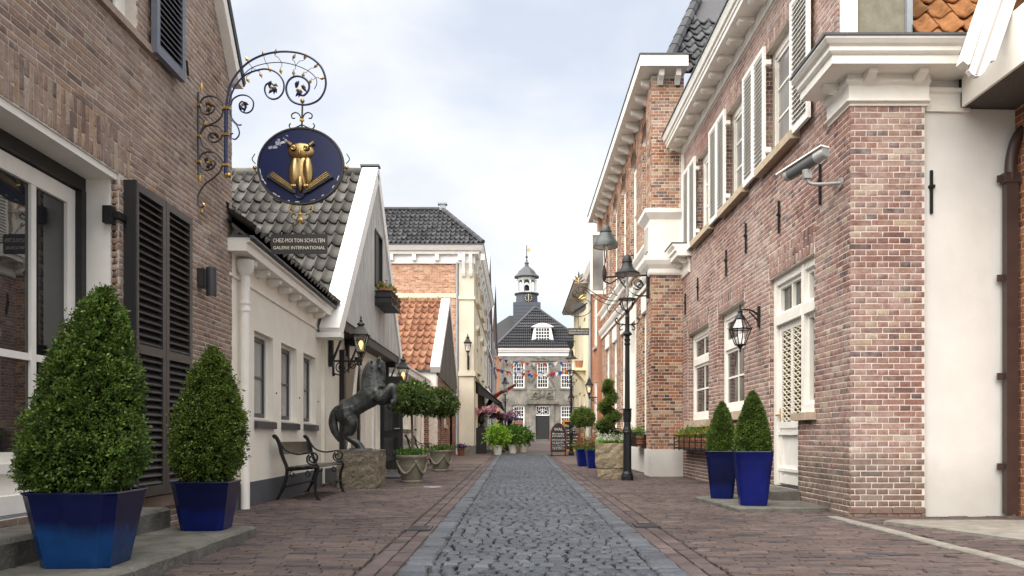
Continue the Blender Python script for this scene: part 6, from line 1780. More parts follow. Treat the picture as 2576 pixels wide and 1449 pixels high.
# tall blue planters at the right door
c = (2.62, 9.27, .048)
t = potted('potted_boxwood', 'neatly clipped boxwood cone in bright cobalt planter on the doorstep', 'potted plant', c)
square_pot(t, c, .405, .285, .60, 'glaze_c', R(-9))
cone_bush(t, (c[0], c[1], .61), [(-.01, .17), (.05, .19), (.16, .195), (.34, .155), (.52, .10), (.64, .05), (.70, .012)], 5200, .0165, 4, 'leaf_clip', 13, lump=.02, depth=.1, twigs=False, core=.9, asp=.7)
c = (2.54, 10.33, .048)
t = potted('potted_boxwood', 'clipped boxwood cone in dark blue planter beyond the cobalt one', 'potted plant', c)
square_pot(t, c, .385, .27, .585, 'glaze_b', R(-14))
cone_bush(t, (c[0], c[1], .60), [(-.01, .17), (.05, .185), (.16, .18), (.32, .14), (.48, .09), (.58, .045), (.63, .012)], 4600, .0165, 4, 'leaf_clip', 14, lump=.02, depth=.1, twigs=False, core=.9, asp=.7)

# laurel standards in cast stone urns
def laurel(c, label, seed, rb, hb, rz, crown_r):
    t = thing('potted_laurel', label, 'potted tree', c, 'laurel standards in stone urns')
    mb = MB(); mb.lathe(c, [(.17, 0), (.185, .012), (.185, .035), (.17, .05), (.185, .07), (.235, .30), (.255, .42), (.275, .44), (.285, .465), (.28, .49), (.25, .49), (.235, .45)], 28); ur = mb.build('urn', 'urn_stone', t, True)
    for k in range(4):
        a0 = k * PI / 2 + .4
        pts = []
        for q in range(9):
            a = a0 + q / 8 * PI / 2; z = .36 - .19 * math.sin(PI * q / 8); r = .185 + (z - .07) * .22 + .015
            pts.append((c[0] + r * math.cos(a), c[1] + r * math.sin(a), c[2] + z))
        mb = MB(); mb.tube(smooth_path(pts, 3), [.012 + .014 * math.sin(PI * q / 24) + .004 * (q % 2) for q in range(25)], 7); mb.build('garland', 'urn_stone', ur, True)
        mb = MB(); mb.ball((c[0] + .262 * math.cos(a0), c[1] + .262 * math.sin(a0), c[2] + .37), .028); mb.build('rosette', 'urn_stone', ur, True)
    rs = np.random.RandomState(seed)
    mb = MB(); mb.lathe((c[0], c[1], c[2] + .455), [(.24, 0), (.0, .01)], 16); mb.build('soil', 'soil', t)
    P = np.stack([c[0] + rs.normal(0, .13, 240), c[1] + rs.normal(0, .13, 240), c[2] + .50 + rs.rand(240) * .07], 1)
    v, f = leaves_mesh(P, np.tile([0, 0, 1.0], (240, 1)), .04, 4, rs); np_build('underplanting', v, f, 'leaf_mid', t)
    hz = hb
    mb = MB(); mb.tube(smooth_path([(c[0], c[1], c[2] + .45), (c[0] + .012, c[1], c[2] + .75), (c[0] - .008, c[1], c[2] + hz - rz * .3)], 5), [.026] * 6 + [.022] * 5, 8); mb.build('trunk', 'bark', t, True)
    prof = [(-rz * .72, crown_r * .35), (-rz * .62, crown_r * .78), (-rz * .3, crown_r * .98), (0, crown_r), (rz * .4, crown_r * .88), (rz * .75, crown_r * .58), (rz, crown_r * .08)]
    P, N = revolve_points((c[0], c[1], c[2] + hz), prof, 1500, rs, .07, .35)
    v, f = leaves_mesh(P, N, .062, 4, rs, asp=.42, out=.5, up=-.1); np_build('crown', v, f, 'leaf_laurel', t)
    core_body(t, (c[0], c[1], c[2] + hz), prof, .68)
    mb = MB(); r_ = random.Random(seed)
    for k in range(9):
        a = k * .7; mb.tube([(c[0], c[1], c[2] + hz - rz * .6), (c[0] + crown_r * .6 * math.cos(a), c[1] + crown_r * .6 * math.sin(a), c[2] + hz - rz * .2 + .1 * r_.random())], [.012, .005], 5)
    mb.build('branches', 'bark', t)
laurel((px(1036, 14.75), 14.75, 0), 'round headed laurel tree in garlanded stone urn beside the bronze horse', 21, .2, 1.46, .30, .40)
laurel((px(1108, 19.4), 19.4, gz(19.4)), 'darker laurel tree in stone urn standing behind the first laurel', 22, .2, 1.56, .36, .40)

# ================================================================== bench
def bench_proto():
    t = thing('bench', 'black cast iron bench with scrolled arms against the white wall', 'bench', (0, 0, 0), 'black iron benches')
    # local: x from the wall (0) to the street (.55), y length 0..1.75
    for y in (.06, 1.66):
        mb = MB()
        mb.tube(smooth_path([(.02, y, .0), (.10, y, .16), (.15, y, .38), (.09, y, .56), (.05, y, .72), (.0, y, .81), (-.03, y, .80)], 5), [.018] * 4 + [.024] * 14 + [.026] * 13, 7)
        mb.tube(smooth_path([(.55, y, .0), (.51, y, .12), (.51, y, .28), (.545, y, .40), (.51, y, .46)], 5), .021, 7)
        mb.tube([(.14, y, .385), (.52, y, .42)], .022, 7)
        mb.box(.52, .58, y - .02, y + .02, 0, .012); mb.box(-.02, .05, y - .02, y + .02, 0, .012)
        mb.build('leg_frame', 'iron', t, True)
        mb = MB()
        mb.tube(smooth_path([(.05, y, .74), (.14, y, .63), (.28, y, .585), (.42, y, .60), (.49, y, .60), (.53, y, .56), (.52, y, .50), (.47, y, .48), (.43, y, .51), (.44, y, .55), (.475, y, .55)], 6), .013, 6)
        mb.tube(smooth_path([(.505, y, .44), (.42, y, .47), (.40, y, .53), (.43, y, .58)], 6), .012, 6)
        mb.build('armrest', 'iron', t, True)
        mb = MB()
        for cx in (.22, .42): mb.tube(spiral((cx, .33), .045, .012, 1.6, 8.0, 22, y=y), .008, 5)
        mb.build('scroll', 'iron', t)
    for k, (x0, x1, z) in enumerate(((.15, .25, .425), (.26, .37, .43), (.38, .47, .438), (.475, .54, .43))):
        mb = MB(); mb.bbox(x0, x1, .02, 1.72, z - .018, z, .005); mb.build('seat_slat', 'bench_wood' if 'bench_wood' in M else 'black_paint', t)
    mb = MB(); mb.hexa([(.055, .06, .58), (.075, .06, .58), (.04, .06, .74), (.02, .06, .74)], [(.055, 1.66, .58), (.075, 1.66, .58), (.04, 1.66, .74), (.02, 1.66, .74)]); mb.build('backrest', 'bench_wood' if 'bench_wood' in M else 'black_paint', t)
    mb = MB(); mb.tube([(.12, .06, .17), (.12, 1.66, .17)], .012, 6); mb.tube([(.52, .06, .17), (.52, 1.66, .17)], .012, 6)
    for y in (.45, .86, 1.27): mb.ball((.52, y, .17), .028, .04, .024)
    mb.build('stretcher', 'iron', t)
    return t
M['bench_wood'] = simple('varnished dark wood', (0.022, 0.018, 0.015), 0.28, 0.3, 6, 0.1, 30, stretch=(4, .6, 4), spec=.6)
b1 = bench_proto()
place(b1, (-3.07, 10.56, 0), R(0.6))
b1['label'] = 'black iron bench with scrolled arms below the three white house windows'
b2 = copy_tree(b1)
place(b2, (-2.92, 21.9, gz(22)), 0)
b2['label'] = 'black iron bench half hidden behind the laurel urns'

# ================================================================== horse on pedestal
PX, PY = -2.505, 13.5
t = thing('pedestal', 'rough hewn granite block under the bronze horse', 'pedestal', (PX, PY, 0))
rs_ = random.Random(9)
mb = MB()
def rough_ring(z, n=9, j=.016, hw=.335, hd=.33):
    pts = []
    for sx, sy, dx, dy in ((-1, -1, 1, 0), (1, -1, 0, 1), (1, 1, -1, 0), (-1, 1, 0, -1)):
        for k in range(n):
            q = 2 * k / n
            pts.append((PX + (sx + dx * q) * hw + rs_.uniform(-j, j), PY + (sy + dy * q) * hd + rs_.uniform(-j, j), z + (rs_.uniform(-.015, .015) if 0.02 < z < .56 else 0)))
    return pts
mb.loft([rough_ring(z) for z in (0, .07, .14, .21, .28, .35, .42, .49)] + [rough_ring(.565, j=.006)]); mb.build('block', 'granite', t)
mb = MB(); mb.loft([rough_ring(.567, j=.004, hw=.335, hd=.33), rough_ring(.598, j=.003, hw=.335, hd=.33), rough_ring(.602, j=.002, hw=.32, hd=.32)]); mb.build('cap_slab', 'step_stone', t)

def horse():
    mb = MB(); z0 = .60
    def T(pts, r, n=10, flat=1.0):
        P = [(PX + p[0], PY + p[1], z0 + p[2]) for p in pts]
        k = 4
        sp = smooth_path(P, k)
        rr = []
        for i in range(len(r) - 1):
            for q in range(k): rr.append(r[i] + (r[i + 1] - r[i]) * q / k)
        rr.append(r[-1])
        mb.tube(sp, [q_ * 1.1 for q_ in rr], n, True, flat)
    T([(-.335, 0, .60), (-.27, 0, .64), (-.13, 0, .70), (.01, 0, .78), (.14, 0, .87), (.24, 0, .95), (.30, 0, 1.0)], [.10, .165, .15, .152, .175, .155, .09], 12, .84)
    T([(.19, 0, .98), (.17, 0, 1.10), (.165, 0, 1.22), (.20, 0, 1.33), (.255, 0, 1.40)], [.20, .175, .15, .122, .085], 12, .6)
    T([(.235, 0, 1.40), (.30, 0, 1.37), (.335, 0, 1.28), (.348, 0, 1.19), (.345, 0, 1.13), (.335, 0, 1.095)], [.072, .088, .07, .054, .054, .034], 10, .72)
    for s in (-1, 1):
        T([(.285, .05 * s, 1.42), (.30, .06 * s, 1.47), (.315, .062 * s, 1.51)], [.026, .022, .004], 6)
    # mane along the crest
    for k in range(9):
        q = k / 8
        T([(.10 + .10 * q ** 1.5 - .04, -.05, 1.02 + .42 * q), (.07 + .10 * q ** 1.5 - .03, -.085, .98 + .40 * q), (.09 + .10 * q, -.10, .90 + .40 * q)], [.035, .03, .012], 6)
    # hind legs: thigh, hock, cannon, hoof
    T([(-.27, -.08, .66), (-.24, -.09, .52), (-.17, -.10, .43), (-.19, -.10, .32), (-.245, -.10, .235), (-.15, -.10, .165), (-.045, -.10, .105), (-.005, -.10, .055), (.02, -.10, .0)], [.15, .15, .12, .082, .058, .044, .042, .048, .06])
    T([(-.28, .08, .66), (-.25, .09, .50), (-.20, .10, .40), (-.22, .10, .30), (-.265, .10, .215), (-.19, .10, .14), (-.115, .10, .085), (-.085, .10, .045), (-.07, .10, .0)], [.15, .14, .11, .078, .055, .042, .04, .046, .058])
    # fore legs folded in the air
    T([(.27, -.09, .88), (.34, -.10, .83), (.43, -.10, .92), (.515, -.10, 1.01), (.555, -.10, .985), (.57, -.10, .88), (.575, -.10, .81), (.55, -.10, .765), (.515, -.10, .75)], [.11, .09, .072, .058, .055, .042, .044, .052, .054])
    T([(.28, .09, .86), (.33, .10, .80), (.40, .10, .84), (.475, .10, .90), (.51, .10, .88), (.50, .10, .79), (.49, .10, .73), (.46, .10, .70), (.43, .10, .69)], [.11, .088, .07, .056, .05, .04, .042, .05, .052])
    # tail
    T([(-.36, 0, .67), (-.42, 0, .645), (-.475, 0, .55), (-.49, 0, .42), (-.46, 0, .30), (-.41, 0, .19), (-.385, 0, .12)], [.05, .062, .072, .075, .066, .042, .012], 8, .7)
    # muscle lumps
    r_ = random.Random(3)
    for (x, y, z, r) in ((.25, -.11, .93, .075), (-.28, -.10, .63, .085), (.05, -.10, .74, .05), (-.12, -.10, .66, .05), (.25, .11, .93, .075), (-.28, .10, .63, .085), (.31, -.055, 1.33, .035)):
        mb.ball((PX + x, PY + y, z0 + z), r, r * .7, r, 8, 6)
    me = mb.mesh('tmp'); ob = bpy.data.objects.new('tmp', me); C.objects.link(ob)
    md = ob.modifiers.new('r', 'REMESH'); md.mode = 'VOXEL'; md.voxel_size = .011; md.use_smooth_shade = True
    sm = ob.modifiers.new('s', 'SMOOTH'); sm.factor = .5; sm.iterations = 4
    dg = bpy.context.evaluated_depsgraph_get()
    m2 = bpy.data.meshes.new_from_object(ob.evaluated_get(dg))
    bpy.data.objects.remove(ob)
    m2.transform(Matrix.Diagonal((.95, 1, 1, 1)) @ Matrix.Translation((-PX, -PY, -.60)))
    m2.materials.clear()
    m2.polygons.foreach_set('use_smooth', [True] * len(m2.polygons))
    root = thing('horse_statue', 'dark bronze statue of a rearing horse on a granite block', 'statue', (PX, PY, .60))
    link_mesh('body', m2, 'horse', root)
    mb2 = MB()
    for s in (-1, 1): mb2.ball((PX + .335, PY + .052 * s, .60 + 1.345), .012)
    mb2.build('eyes', 'iron', root)
    mb3 = MB(); mb3.lathe((PX - .02, PY, .60), [(.2, 0.002), (.19, .02), (.0, .02)], 14); mb3.build('base_plate', 'horse', root)
horse()

# ================================================================== lamps
def lantern_head(t, c, s=1.0, lit=True, parent_name='lantern_frame'):
    """square tapered street lantern, c = centre of its foot"""
    def ring(w, z): return [(c[0] + sx * w * s, c[1] + sy * w * s, c[2] + z * s) for sx, sy in ((-1, -1), (1, -1), (1, 1), (-1, 1))]
    mb = MB()
    mb.lathe(c, [(.018 * s, -.02 * s), (.035 * s, 0), (.03 * s, .03 * s), (.022 * s, .06 * s), (.03 * s, .11 * s), (.05 * s, .13 * s)], 10)
    mb.loft([ring(.062, .13), ring(.07, .145), ring(.066, .16)])
    for sx, sy in ((-1, -1), (1, -1), (1, 1), (-1, 1)):
        mb.tube([(c[0] + sx * .062 * s, c[1] + sy * .062 * s, c[2] + .15 * s), (c[0] + sx * .115 * s, c[1] + sy * .115 * s, c[2] + .43 * s)], .008 * s, 4)
        mb.tube([(c[0] + sx * .03 * s, c[1] + sy * .03 * s, c[2] + .05 * s), (c[0] + sx * .062 * s, c[1] + sy * .062 * s, c[2] + .15 * s)], .006 * s, 4)
    mb.loft([ring(.118, .425), ring(.142, .435), ring(.145, .45), ring(.118, .475), ring(.085, .53), ring(.062, .585), ring(.052, .59)])
    mb.build(parent_name, 'lamp_black', t)
    mb = MB(); mb.lathe(c, [(.05 * s, .59 * s), (.05 * s, .615 * s), (.075 * s, .625 * s), (.07 * s, .64 * s), (.035 * s, .665 * s), (.02 * s, .68 * s), (.028 * s, .70 * s), (.012 * s, .72 * s), (.016 * s, .735 * s), (.004 * s, .79 * s)], 10); mb.build('finial', 'lamp_black', t, True)
    for (ax, ay) in ((0, -1), (1, 0), (0, 1), (-1, 0)):
        def q(w, z, side): return (c[0] + (ax * w + (-ay) * side * w) * s, c[1] + (ay * w + ax * side * w) * s, c[2] + z * s)
        mb = MB(); mb.quad(q(.060, .16, -1), q(.060, .16, 1), q(.112, .43, 1), q(.112, .43, -1)); mb.build('glass', 'lamp_glass', t)
    mb = MB(); mb.lathe((c[0], c[1], c[2] + .2 * s), [(.012 * s, 0), (.02 * s, .03 * s), (.038 * s, .08 * s), (.04 * s, .11 * s), (.02 * s, .145 * s), (.004 * s, .15 * s)], 10); mb.build('bulb', 'bulb' if lit else 'bulb_off', t, True)

def wall_lantern(label, wx, y, lx, z, lit=True, sgn=1):
    """bracket from the wall at wx to the lantern foot at lx"""
    t = thing('wall_lantern', label, 'lantern', (wx, y, z), 'black square lanterns on wall brackets')
    lantern_head(t, (lx, y, z))
    dx = (lx - wx)
    mb = MB(); mb.box(min(wx, wx + .03 * sgn), max(wx, wx + .03 * sgn), y - .03, y + .03, z - .24, z + .08); mb.ball((wx + .02 * sgn, y, z + .08), .03); mb.ball((wx + .02 * sgn, y, z - .24), .03); mb.build('wall_plate', 'iron', t)
    mb = MB(); mb.tube([(wx, y, z - .005), (lx + .02 * sgn, y, z - .005)], .017, 8); mb.tube([(lx, y, z - .08), (lx, y, z + .03)], .02, 8)
    mb.build('arm', 'iron', t)
    mb = MB()
    mb.tube([(wx + dx * (.08 + .32) + .115 * math.cos(a), y, z - .13 + .10 * math.sin(a)) for a in [k * .35 for k in range(19)]] if False else spiral((wx + dx * .30, z - .125), .10, .02, PI / 2, PI / 2 + 10, 30, y=y), .010, 5)
    mb.tube(spiral((wx + dx * .70, z - .085), .065, .015, PI / 2, PI / 2 - 9, 26, y=y), .009, 5)
    mb.tube(smooth_path([(wx + .02 * sgn, y, z - .22), (wx + dx * .3, y, z - .245), (wx + dx * .6, y, z - .13), (wx + dx * .92, y, z - .03)], 6), .011, 5)
    mb.build('scroll_bracket', 'iron', t)
    return t
wall_lantern('lit black lantern on scroll bracket above the rearing horse', -3.2, 14.5, px(908, 14.5), 2.13)
wall_lantern('lit black lantern rising just above the first laurel crown', -3.2, 19.6, px(1014, 19.6), 1.98)
wall_lantern('black lantern mostly hidden behind the laurels on the small white house', -3.0, 24.4, px(1070, 24.4), 1.75, False)
wall_lantern('lit black lantern on the narrow orange brick house', 2.98, 30.2, px(1482, 30.2), 2.25, True, -1)
wall_lantern('unlit black lantern on scroll bracket of the cream house beyond the second lamp post', 2.84, 36.5, px(1437, 36.5), 2.1, False, -1)
# lantern on the corner strip of the cream house
t = thing('wall_lantern', 'unlit black lantern on the cream stucco corner', 'lantern', (px(1177, 34.6), 34.8, 3.6))
lantern_head(t, (px(1177, 34.6), 34.55, 4.2), 1.15, False)
mb = MB(); x = px(1177, 34.6); mb.box(x - .04, x + .04, 34.79, 34.84, 3.62, 4.2); mb.tube(smooth_path([(x, 34.8, 3.7), (x, 34.6, 3.85), (x, 34.55, 4.2)], 5), .03, 6); mb.tube([(x, 34.8, 4.12), (x, 34.55, 4.12)], .02, 6); mb.build('bracket', 'iron', t)

# hexagonal hanging lantern on the shuttered house
LY = 11.6
lx = px(1862, LY)
t = thing('hanging_lantern', 'black six sided lantern hanging from an arm between window and door', 'lantern', (3.38, LY, 2.5))
cc = (lx, LY, 0)
mb = MB()
def hexr(r, z): return [(lx + r * math.cos(PI / 6 + k * PI / 3), LY + r * math.sin(PI / 6 + k * PI / 3), z) for k in range(6)]
mb.loft([hexr(.075, 2.455), hexr(.08, 2.44), hexr(.075, 2.435)])
for z, r in ((2.30, .155), (2.085, .07)):
    ring = hexr(r, z)
    for k in range(6): mb.tube([ring[k], ring[(k + 1) % 6]], .010, 5)
for k in range(6):
    a, b_, c_ = hexr(.075, 2.44)[k], hexr(.155, 2.30)[k], hexr(.07, 2.085)[k]
    mb.tube([a, b_], .008, 5); mb.tube([b_, c_], .008, 5)
    e = hexr(.155, 2.31)[k]; e2 = hexr(.185, 2.325)[k]; mb.tube([e, e2], [.009, .002], 5)
mb.build('lantern_frame', 'lamp_black', t)
mb = MB(); mb.lathe((lx, LY, 0), [(.01, 1.985), (.018, 2.0), (.01, 2.02), (.035, 2.06), (.072, 2.085)], 8); mb.build('foot', 'lamp_black', t, True)
mb = MB(); mb.lathe((lx, LY, 0), [(.078, 2.445), (.06, 2.475), (.045, 2.50), (.03, 2.53), (.04, 2.545), (.02, 2.56), (.012, 2.60), (.018, 2.62), (.003, 2.66)], 10); mb.build('cap', 'lamp_black', t, True)
for k in range(6):
    j = (k + 1) % 6
    mb = MB(); mb.quad(hexr(.068, 2.09)[k], hexr(.068, 2.09)[j], hexr(.152, 2.295)[j], hexr(.152, 2.295)[k]); mb.quad(hexr(.152, 2.305)[k], hexr(.152, 2.305)[j], hexr(.073, 2.435)[j], hexr(.073, 2.435)[k]); mb.build('glass', 'lamp_glass', t)
mb = MB(); mb.tube([(lx, LY, 2.36), (lx, LY, 2.44)], .016, 8); mb.ball((lx, LY, 2.32), .033, .033, .045); mb.build('bulb', 'bulb_off', t, True)
mb = MB(); mb.tube(smooth_path([(lx, LY, 2.56), (lx + .06, LY, 2.575), (lx + .16, LY, 2.56), (3.36, LY, 2.50)], 5), .013, 6); mb.tube(smooth_path([(lx + .12, LY, 2.55), (lx + .2, LY, 2.47), (3.36, LY, 2.40)], 5), .010, 6); mb.box(3.345, 3.375, LY - .035, LY + .035, 2.33, 2.62); mb.build('arm', 'lamp_black', t)

# lamp post
def lamp_post():
    t = thing('lamp_post', 'black fluted lamp post with clear glass lantern and cross arms', 'lamp post', (0, 0, 0), 'black cast iron street lamps')
    o = (0, 0, 0)
    mb = MB(); mb.lathe(o, [(.118, 0), (.118, .085), (.108, .095)], 8, rot=PI / 8); mb.lathe(o, [(.104, .095), (.108, .11), (.10, .13), (.088, .15), (.08, .17)], 16); mb.build('base', 'lamp_black', t, True)
    mb = MB(); mb.lathe(o, [(.08, .16), (.076, .85), (.076, .88)], 8, rot=PI / 8); mb.lathe(o, [(.08, .875), (.092, .885), (.092, .905), (.082, .92), (.085, .94), (.078, .955), (.068, .99), (.06, 1.03), (.064, 1.05), (.056, 1.07)], 16); mb.build('pedestal', 'lamp_black', t, True)
    mb = MB(); mb.lathe(o, [(.056, 1.07), (.066, 1.10), (.062, 1.2), (.056, 1.28), (.066, 1.315), (.078, 1.33), (.06, 1.335), (.048, 1.34)], 12)
    for k in range(8):
        a = k * PI / 4; mb.tube([(.062 * math.cos(a), .062 * math.sin(a), 1.08), (.066 * math.cos(a), .066 * math.sin(a), 1.22), (.066 * math.cos(a), .066 * math.sin(a), 1.30), (.088 * math.cos(a), .088 * math.sin(a), 1.335)], [.010, .014, .012, .005], 5)
    mb.build('leaf_collar', 'lamp_black', t, True)
    mb = MB(); n = 24
    mb.loft([[((r if k % 2 else r * .9) * math.cos(2 * PI * k / n), (r if k % 2 else r * .9) * math.sin(2 * PI * k / n), z) for k in range(n)] for r, z in ((.049, 1.335), (.041, 2.52))]); mb.build('shaft', 'lamp_black', t)
    mb = MB(); mb.lathe(o, [(.042, 2.50), (.056, 2.52), (.056, 2.545), (.042, 2.56), (.052, 2.60), (.058, 2.62), (.04, 2.64), (.045, 2.68), (.082, 2.70), (.086, 2.72), (.066, 2.745), (.046, 2.76), (.042, 2.82), (.038, 3.0), (.045, 3.03), (.034, 3.05), (.034, 3.12), (.05, 3.14), (.05, 3.16), (.02, 3.17)], 14); mb.build('capital', 'lamp_black', t, True)
    mb = MB()
    for s in (-1, 1):
        mb.tube(smooth_path([(0, 0, 2.87), (s * .08, 0, 2.90), (s * .15, 0, 2.90), (s * .20, 0, 2.93), (s * .225, 0, 2.98), (s * .20, 0, 3.01), (s * .175, 0, 2.99)], 5), .013, 6)
        mb.tube(smooth_path([(s * .06, 0, 2.90), (s * .11, 0, 2.87), (s * .145, 0, 2.83), (s * .12, 0, 2.79), (s * .085, 0, 2.81)], 5), .011, 6)
    mb.build('ladder_arm', 'lamp_black', t)
    mb = MB()
    for k in range(4):
        a = PI / 4 + k * PI / 2; ca, sa = math.cos(a), math.sin(a)
        mb.tube(smooth_path([(.03 * ca, .03 * sa, 3.16), (.10 * ca, .10 * sa, 3.18), (.145 * ca, .145 * sa, 3.26), (.155 * ca, .155 * sa, 3.35)], 5), .010, 6)
        mb.ball((.175 * ca, .175 * sa, 3.30), .022)
    mb.lathe(o, [(.150, 3.345), (.168, 3.35), (.168, 3.37), (.150, 3.375)], 20); mb.tube([(0, 0, 3.16), (0, 0, 3.5)], .012, 6)
    mb.build('cradle', 'lamp_black', t)
    mb = MB(); mb.lathe(o, [(.130, 3.375), (.160, 3.55), (.190, 3.72), (.215, 3.83)], 20, caps=False); mb.build('glass', 'lamp_glass', t, True)
    mb = MB(); mb.lathe(o, [(.03, 3.42), (.035, 3.5), (.02, 3.62), (.012, 3.8)], 8); mb.build('burner', 'steel', t, True)
    mb = MB(); mb.lathe(o, [(.21, 3.82), (.235, 3.825), (.235, 3.845), (.19, 3.88), (.135, 3.92), (.105, 3.97), (.09, 4.03), (.09, 4.04), (.1, 4.045), (.1, 4.06), (.088, 4.07), (.085, 4.11), (.065, 4.16), (.03, 4.19), (.0, 4.195)], 22); mb.build('hood', 'lamp_black', t, True)
    return t
lp = lamp_post()
place(lp, (px(1578, 15.5), 15.5, 0), R(0))
lp['label'] = 'black cast iron lamp post beside the sandstone trough'
l2 = copy_tree(lp); place(l2, (px(1437, 33), 33, gz(33)), R(8)); l2['label'] = 'black cast iron lamp post behind the arched chalkboard'
l3 = copy_tree(lp); place(l3, (px(1271, 46), 46, gz(46)), R(20), .95); l3['label'] = 'black lamp post among the mauve blossoms by the awning'

# bell shaded arm lamp on the pilaster
AY = 17.25
ax = px(1524, AY)
t = thing('arm_lamp', 'dark green bell shaded lamp on a scrolled iron wall arm', 'wall lamp', (2.74, AY, 4.1))
mb = MB(); mb.lathe((ax, AY, 0), [(.245, 4.72), (.256, 4.725), (.256, 4.80), (.235, 4.83), (.16, 4.95), (.115, 5.02), (.11, 5.03), (.125, 5.035), (.125, 5.06), (.105, 5.07), (.10, 5.12), (.075, 5.16), (.0, 5.175)], 26, caps=False); mb.build('shade', 'lamp_green', t, True)
mb = MB(); mb.lathe((ax, AY, 0), [(.24, 4.735), (.22, 4.82), (.12, 4.93), (.0, 4.96)], 20, caps=False); mb.build('reflector', 'white', t, True)
mb = MB(); mb.tube([(ax - .03, AY, 4.15), (ax - .02, AY, 4.4), (ax - .035, AY, 4.78)], .012, 6); mb.tube([(ax - .01, AY, 4.4), (ax + .035, AY, 4.78)], .010, 6); mb.lathe((ax - .03, AY, 0), [(.02, 4.02), (.035, 4.06), (.045, 4.15), (.04, 4.24), (.025, 4.33), (.012, 4.36)], 8); mb.build('stem', 'iron', t, True)
mb = MB(); mb.lathe((ax, AY, 4.66), [(.03, 0), (.045, .04), (.03, .1)], 8); mb.build('bulb', 'bulb_off', t, True)
mb = MB(); mb.tube([(ax - .03, AY, 4.11), (2.72, AY, 4.15)], .02, 8); mb.tube(smooth_path([(ax - .03, AY, 4.02), (ax + .1, AY, 3.98), (ax + .25, AY, 4.08), (ax + .4, AY, 4.12)], 5), .016, 6)
mb.box(2.68, 2.735, AY - .06, AY + .06, 3.68, 4.22); mb.build('arm', 'iron', t)
mb = MB(); mb.tube(spiral((2.50, 3.97), .15, .03, PI / 2, PI / 2 + 11, 34, y=AY), .016, 6); mb.tube(spiral((2.53, 3.97), .09, .02, 0, -8, 24, y=AY + .01), .013, 6)
mb.tube(smooth_path([(2.70, AY, 3.72), (2.45, AY, 3.74), (2.25, AY, 3.9), (2.1, AY, 4.1)], 6), .016, 6); mb.tube(spiral((2.2, 4.02), .07, .02, 1.2, 8, 20, y=AY), .011, 5); mb.build('scroll', 'iron', t)

# ================================================================== surveillance camera
t = thing('surveillance_camera', 'grey tubular surveillance camera on a curved wall arm', 'camera', (3.38, 8.7, 3.44))
A = Vector((2.90, 8.98, 3.60)); B = Vector((3.15, 8.52, 3.71)); d = (B - A).normalized()
mb = MB(); mb.tube([A, A + d * .02, B - d * .03, B], [.056, .06, .06, .054], 16); hs = mb.build('housing', 'steel', t, True)
mb = MB(); mb.tube([A + d * .05, B - d * .12], .0615, 16, False); mb.build('band', 'steel_dark', hs, True)
sd_ = d.cross(Vector((0, 0, 1))).normalized(); up_ = sd_.cross(d)
mb = MB(); a0 = A - d * .08; b0 = B + d * .01
mb.hexa([a0 - sd_ * .07 + up_ * .052, a0 + sd_ * .07 + up_ * .052, b0 + sd_ * .07 + up_ * .052, b0 - sd_ * .07 + up_ * .052], [a0 - sd_ * .06 + up_ * .070, a0 + sd_ * .06 + up_ * .070, b0 + sd_ * .06 + up_ * .070, b0 - sd_ * .06 + up_ * .070]); mb.build('sun_shield', 'white', t)
mb = MB(); mb.tube([B, B + d * .006], .048, 16); mb.build('rear_cap', 'zinc', t, True)
m0 = A.lerp(B, .5) - up_ * .06
mb = MB(); mb.tube([m0, m0 - Vector((0, 0, .06))], [.045, .035], 10); mb.box(m0.x - .03, m0.x + .05, m0.y - .035, m0.y + .035, m0.z - .09, m0.z - .01); mb.build('knuckle', 'steel', t)
mb = MB(); mb.tube(smooth_path([m0 - Vector((0, 0, .06)), m0 + Vector((.03, 0, -.13)), (3.12, 8.72, 3.445), (3.2, 8.7, 3.44), (3.375, 8.68, 3.445)], 6), .019, 10); mb.tube([(3.355, 8.68, 3.445), (3.376, 8.68, 3.445)], .055, 14); mb.build('arm', 'steel', t, True)

# ================================================================== flower rails
def rail(label, wx, y0, y1, z0, z1, sgn, seed, n_p):
    t = thing('flower_rail', label, 'flower box', (wx, (y0 + y1) / 2, z0))
    xo = wx + sgn * .24
    mb = MB(); mb.box(min(wx, xo), max(wx, xo), y0, y1, z0 - .012, z0); mb.build('shelf', 'iron', t)
    for z in (z0 + .02, (z0 + z1) / 2, z1):
        mb = MB(); mb.box(xo - .008, xo + .008, y0, y1, z - .012, z + .012); mb.box(min(wx, xo), max(wx, xo), y0, y0 + .014, z - .012, z + .012); mb.build('rail', 'iron', t)
    k = y0
    while k <= y1 + .01:
        mb = MB(); mb.box(xo - .009 + sgn * .009, xo + .009 + sgn * .009, k - .008, k + .008, z0 - .03, z1 + .012); mb.build('upright', 'iron', t); k += (y1 - y0) / 7
    rs = np.random.RandomState(seed)
    for k in range(n_p):
        y = y0 + (k + .5) * (y1 - y0) / n_p; xc = (wx + xo) / 2
        mb = MB(); mb.lathe((xc, y, z0), [(.065, 0), (.092, .17), (.104, .17), (.104, .21), (.09, .21), (.085, .18)], 14); mb.build('pot', 'terracotta', t, True)
        P = np.stack([xc + rs.normal(0, .065, 130), y + rs.normal(0, .11, 130), z0 + .23 + np.abs(rs.normal(0, .06, 130))], 1)
        v, f = leaves_mesh(P, np.tile([0, 0, 1.0], (130, 1)), .036, 4, rs); np_build('plant', v, f, 'leaf_yellow' if k % 2 else 'leaf_mid', t, 'stuff')
rail('iron flower rail with terracotta pots under the small window of the shuttered house', 3.38, 13.2, 16.6, .58, .84, -1, 31, 10)
rail('iron flower rail with terracotta pots on the arched brick building', 2.83, 18.1, 19.3, .62, .90, -1, 32, 4)

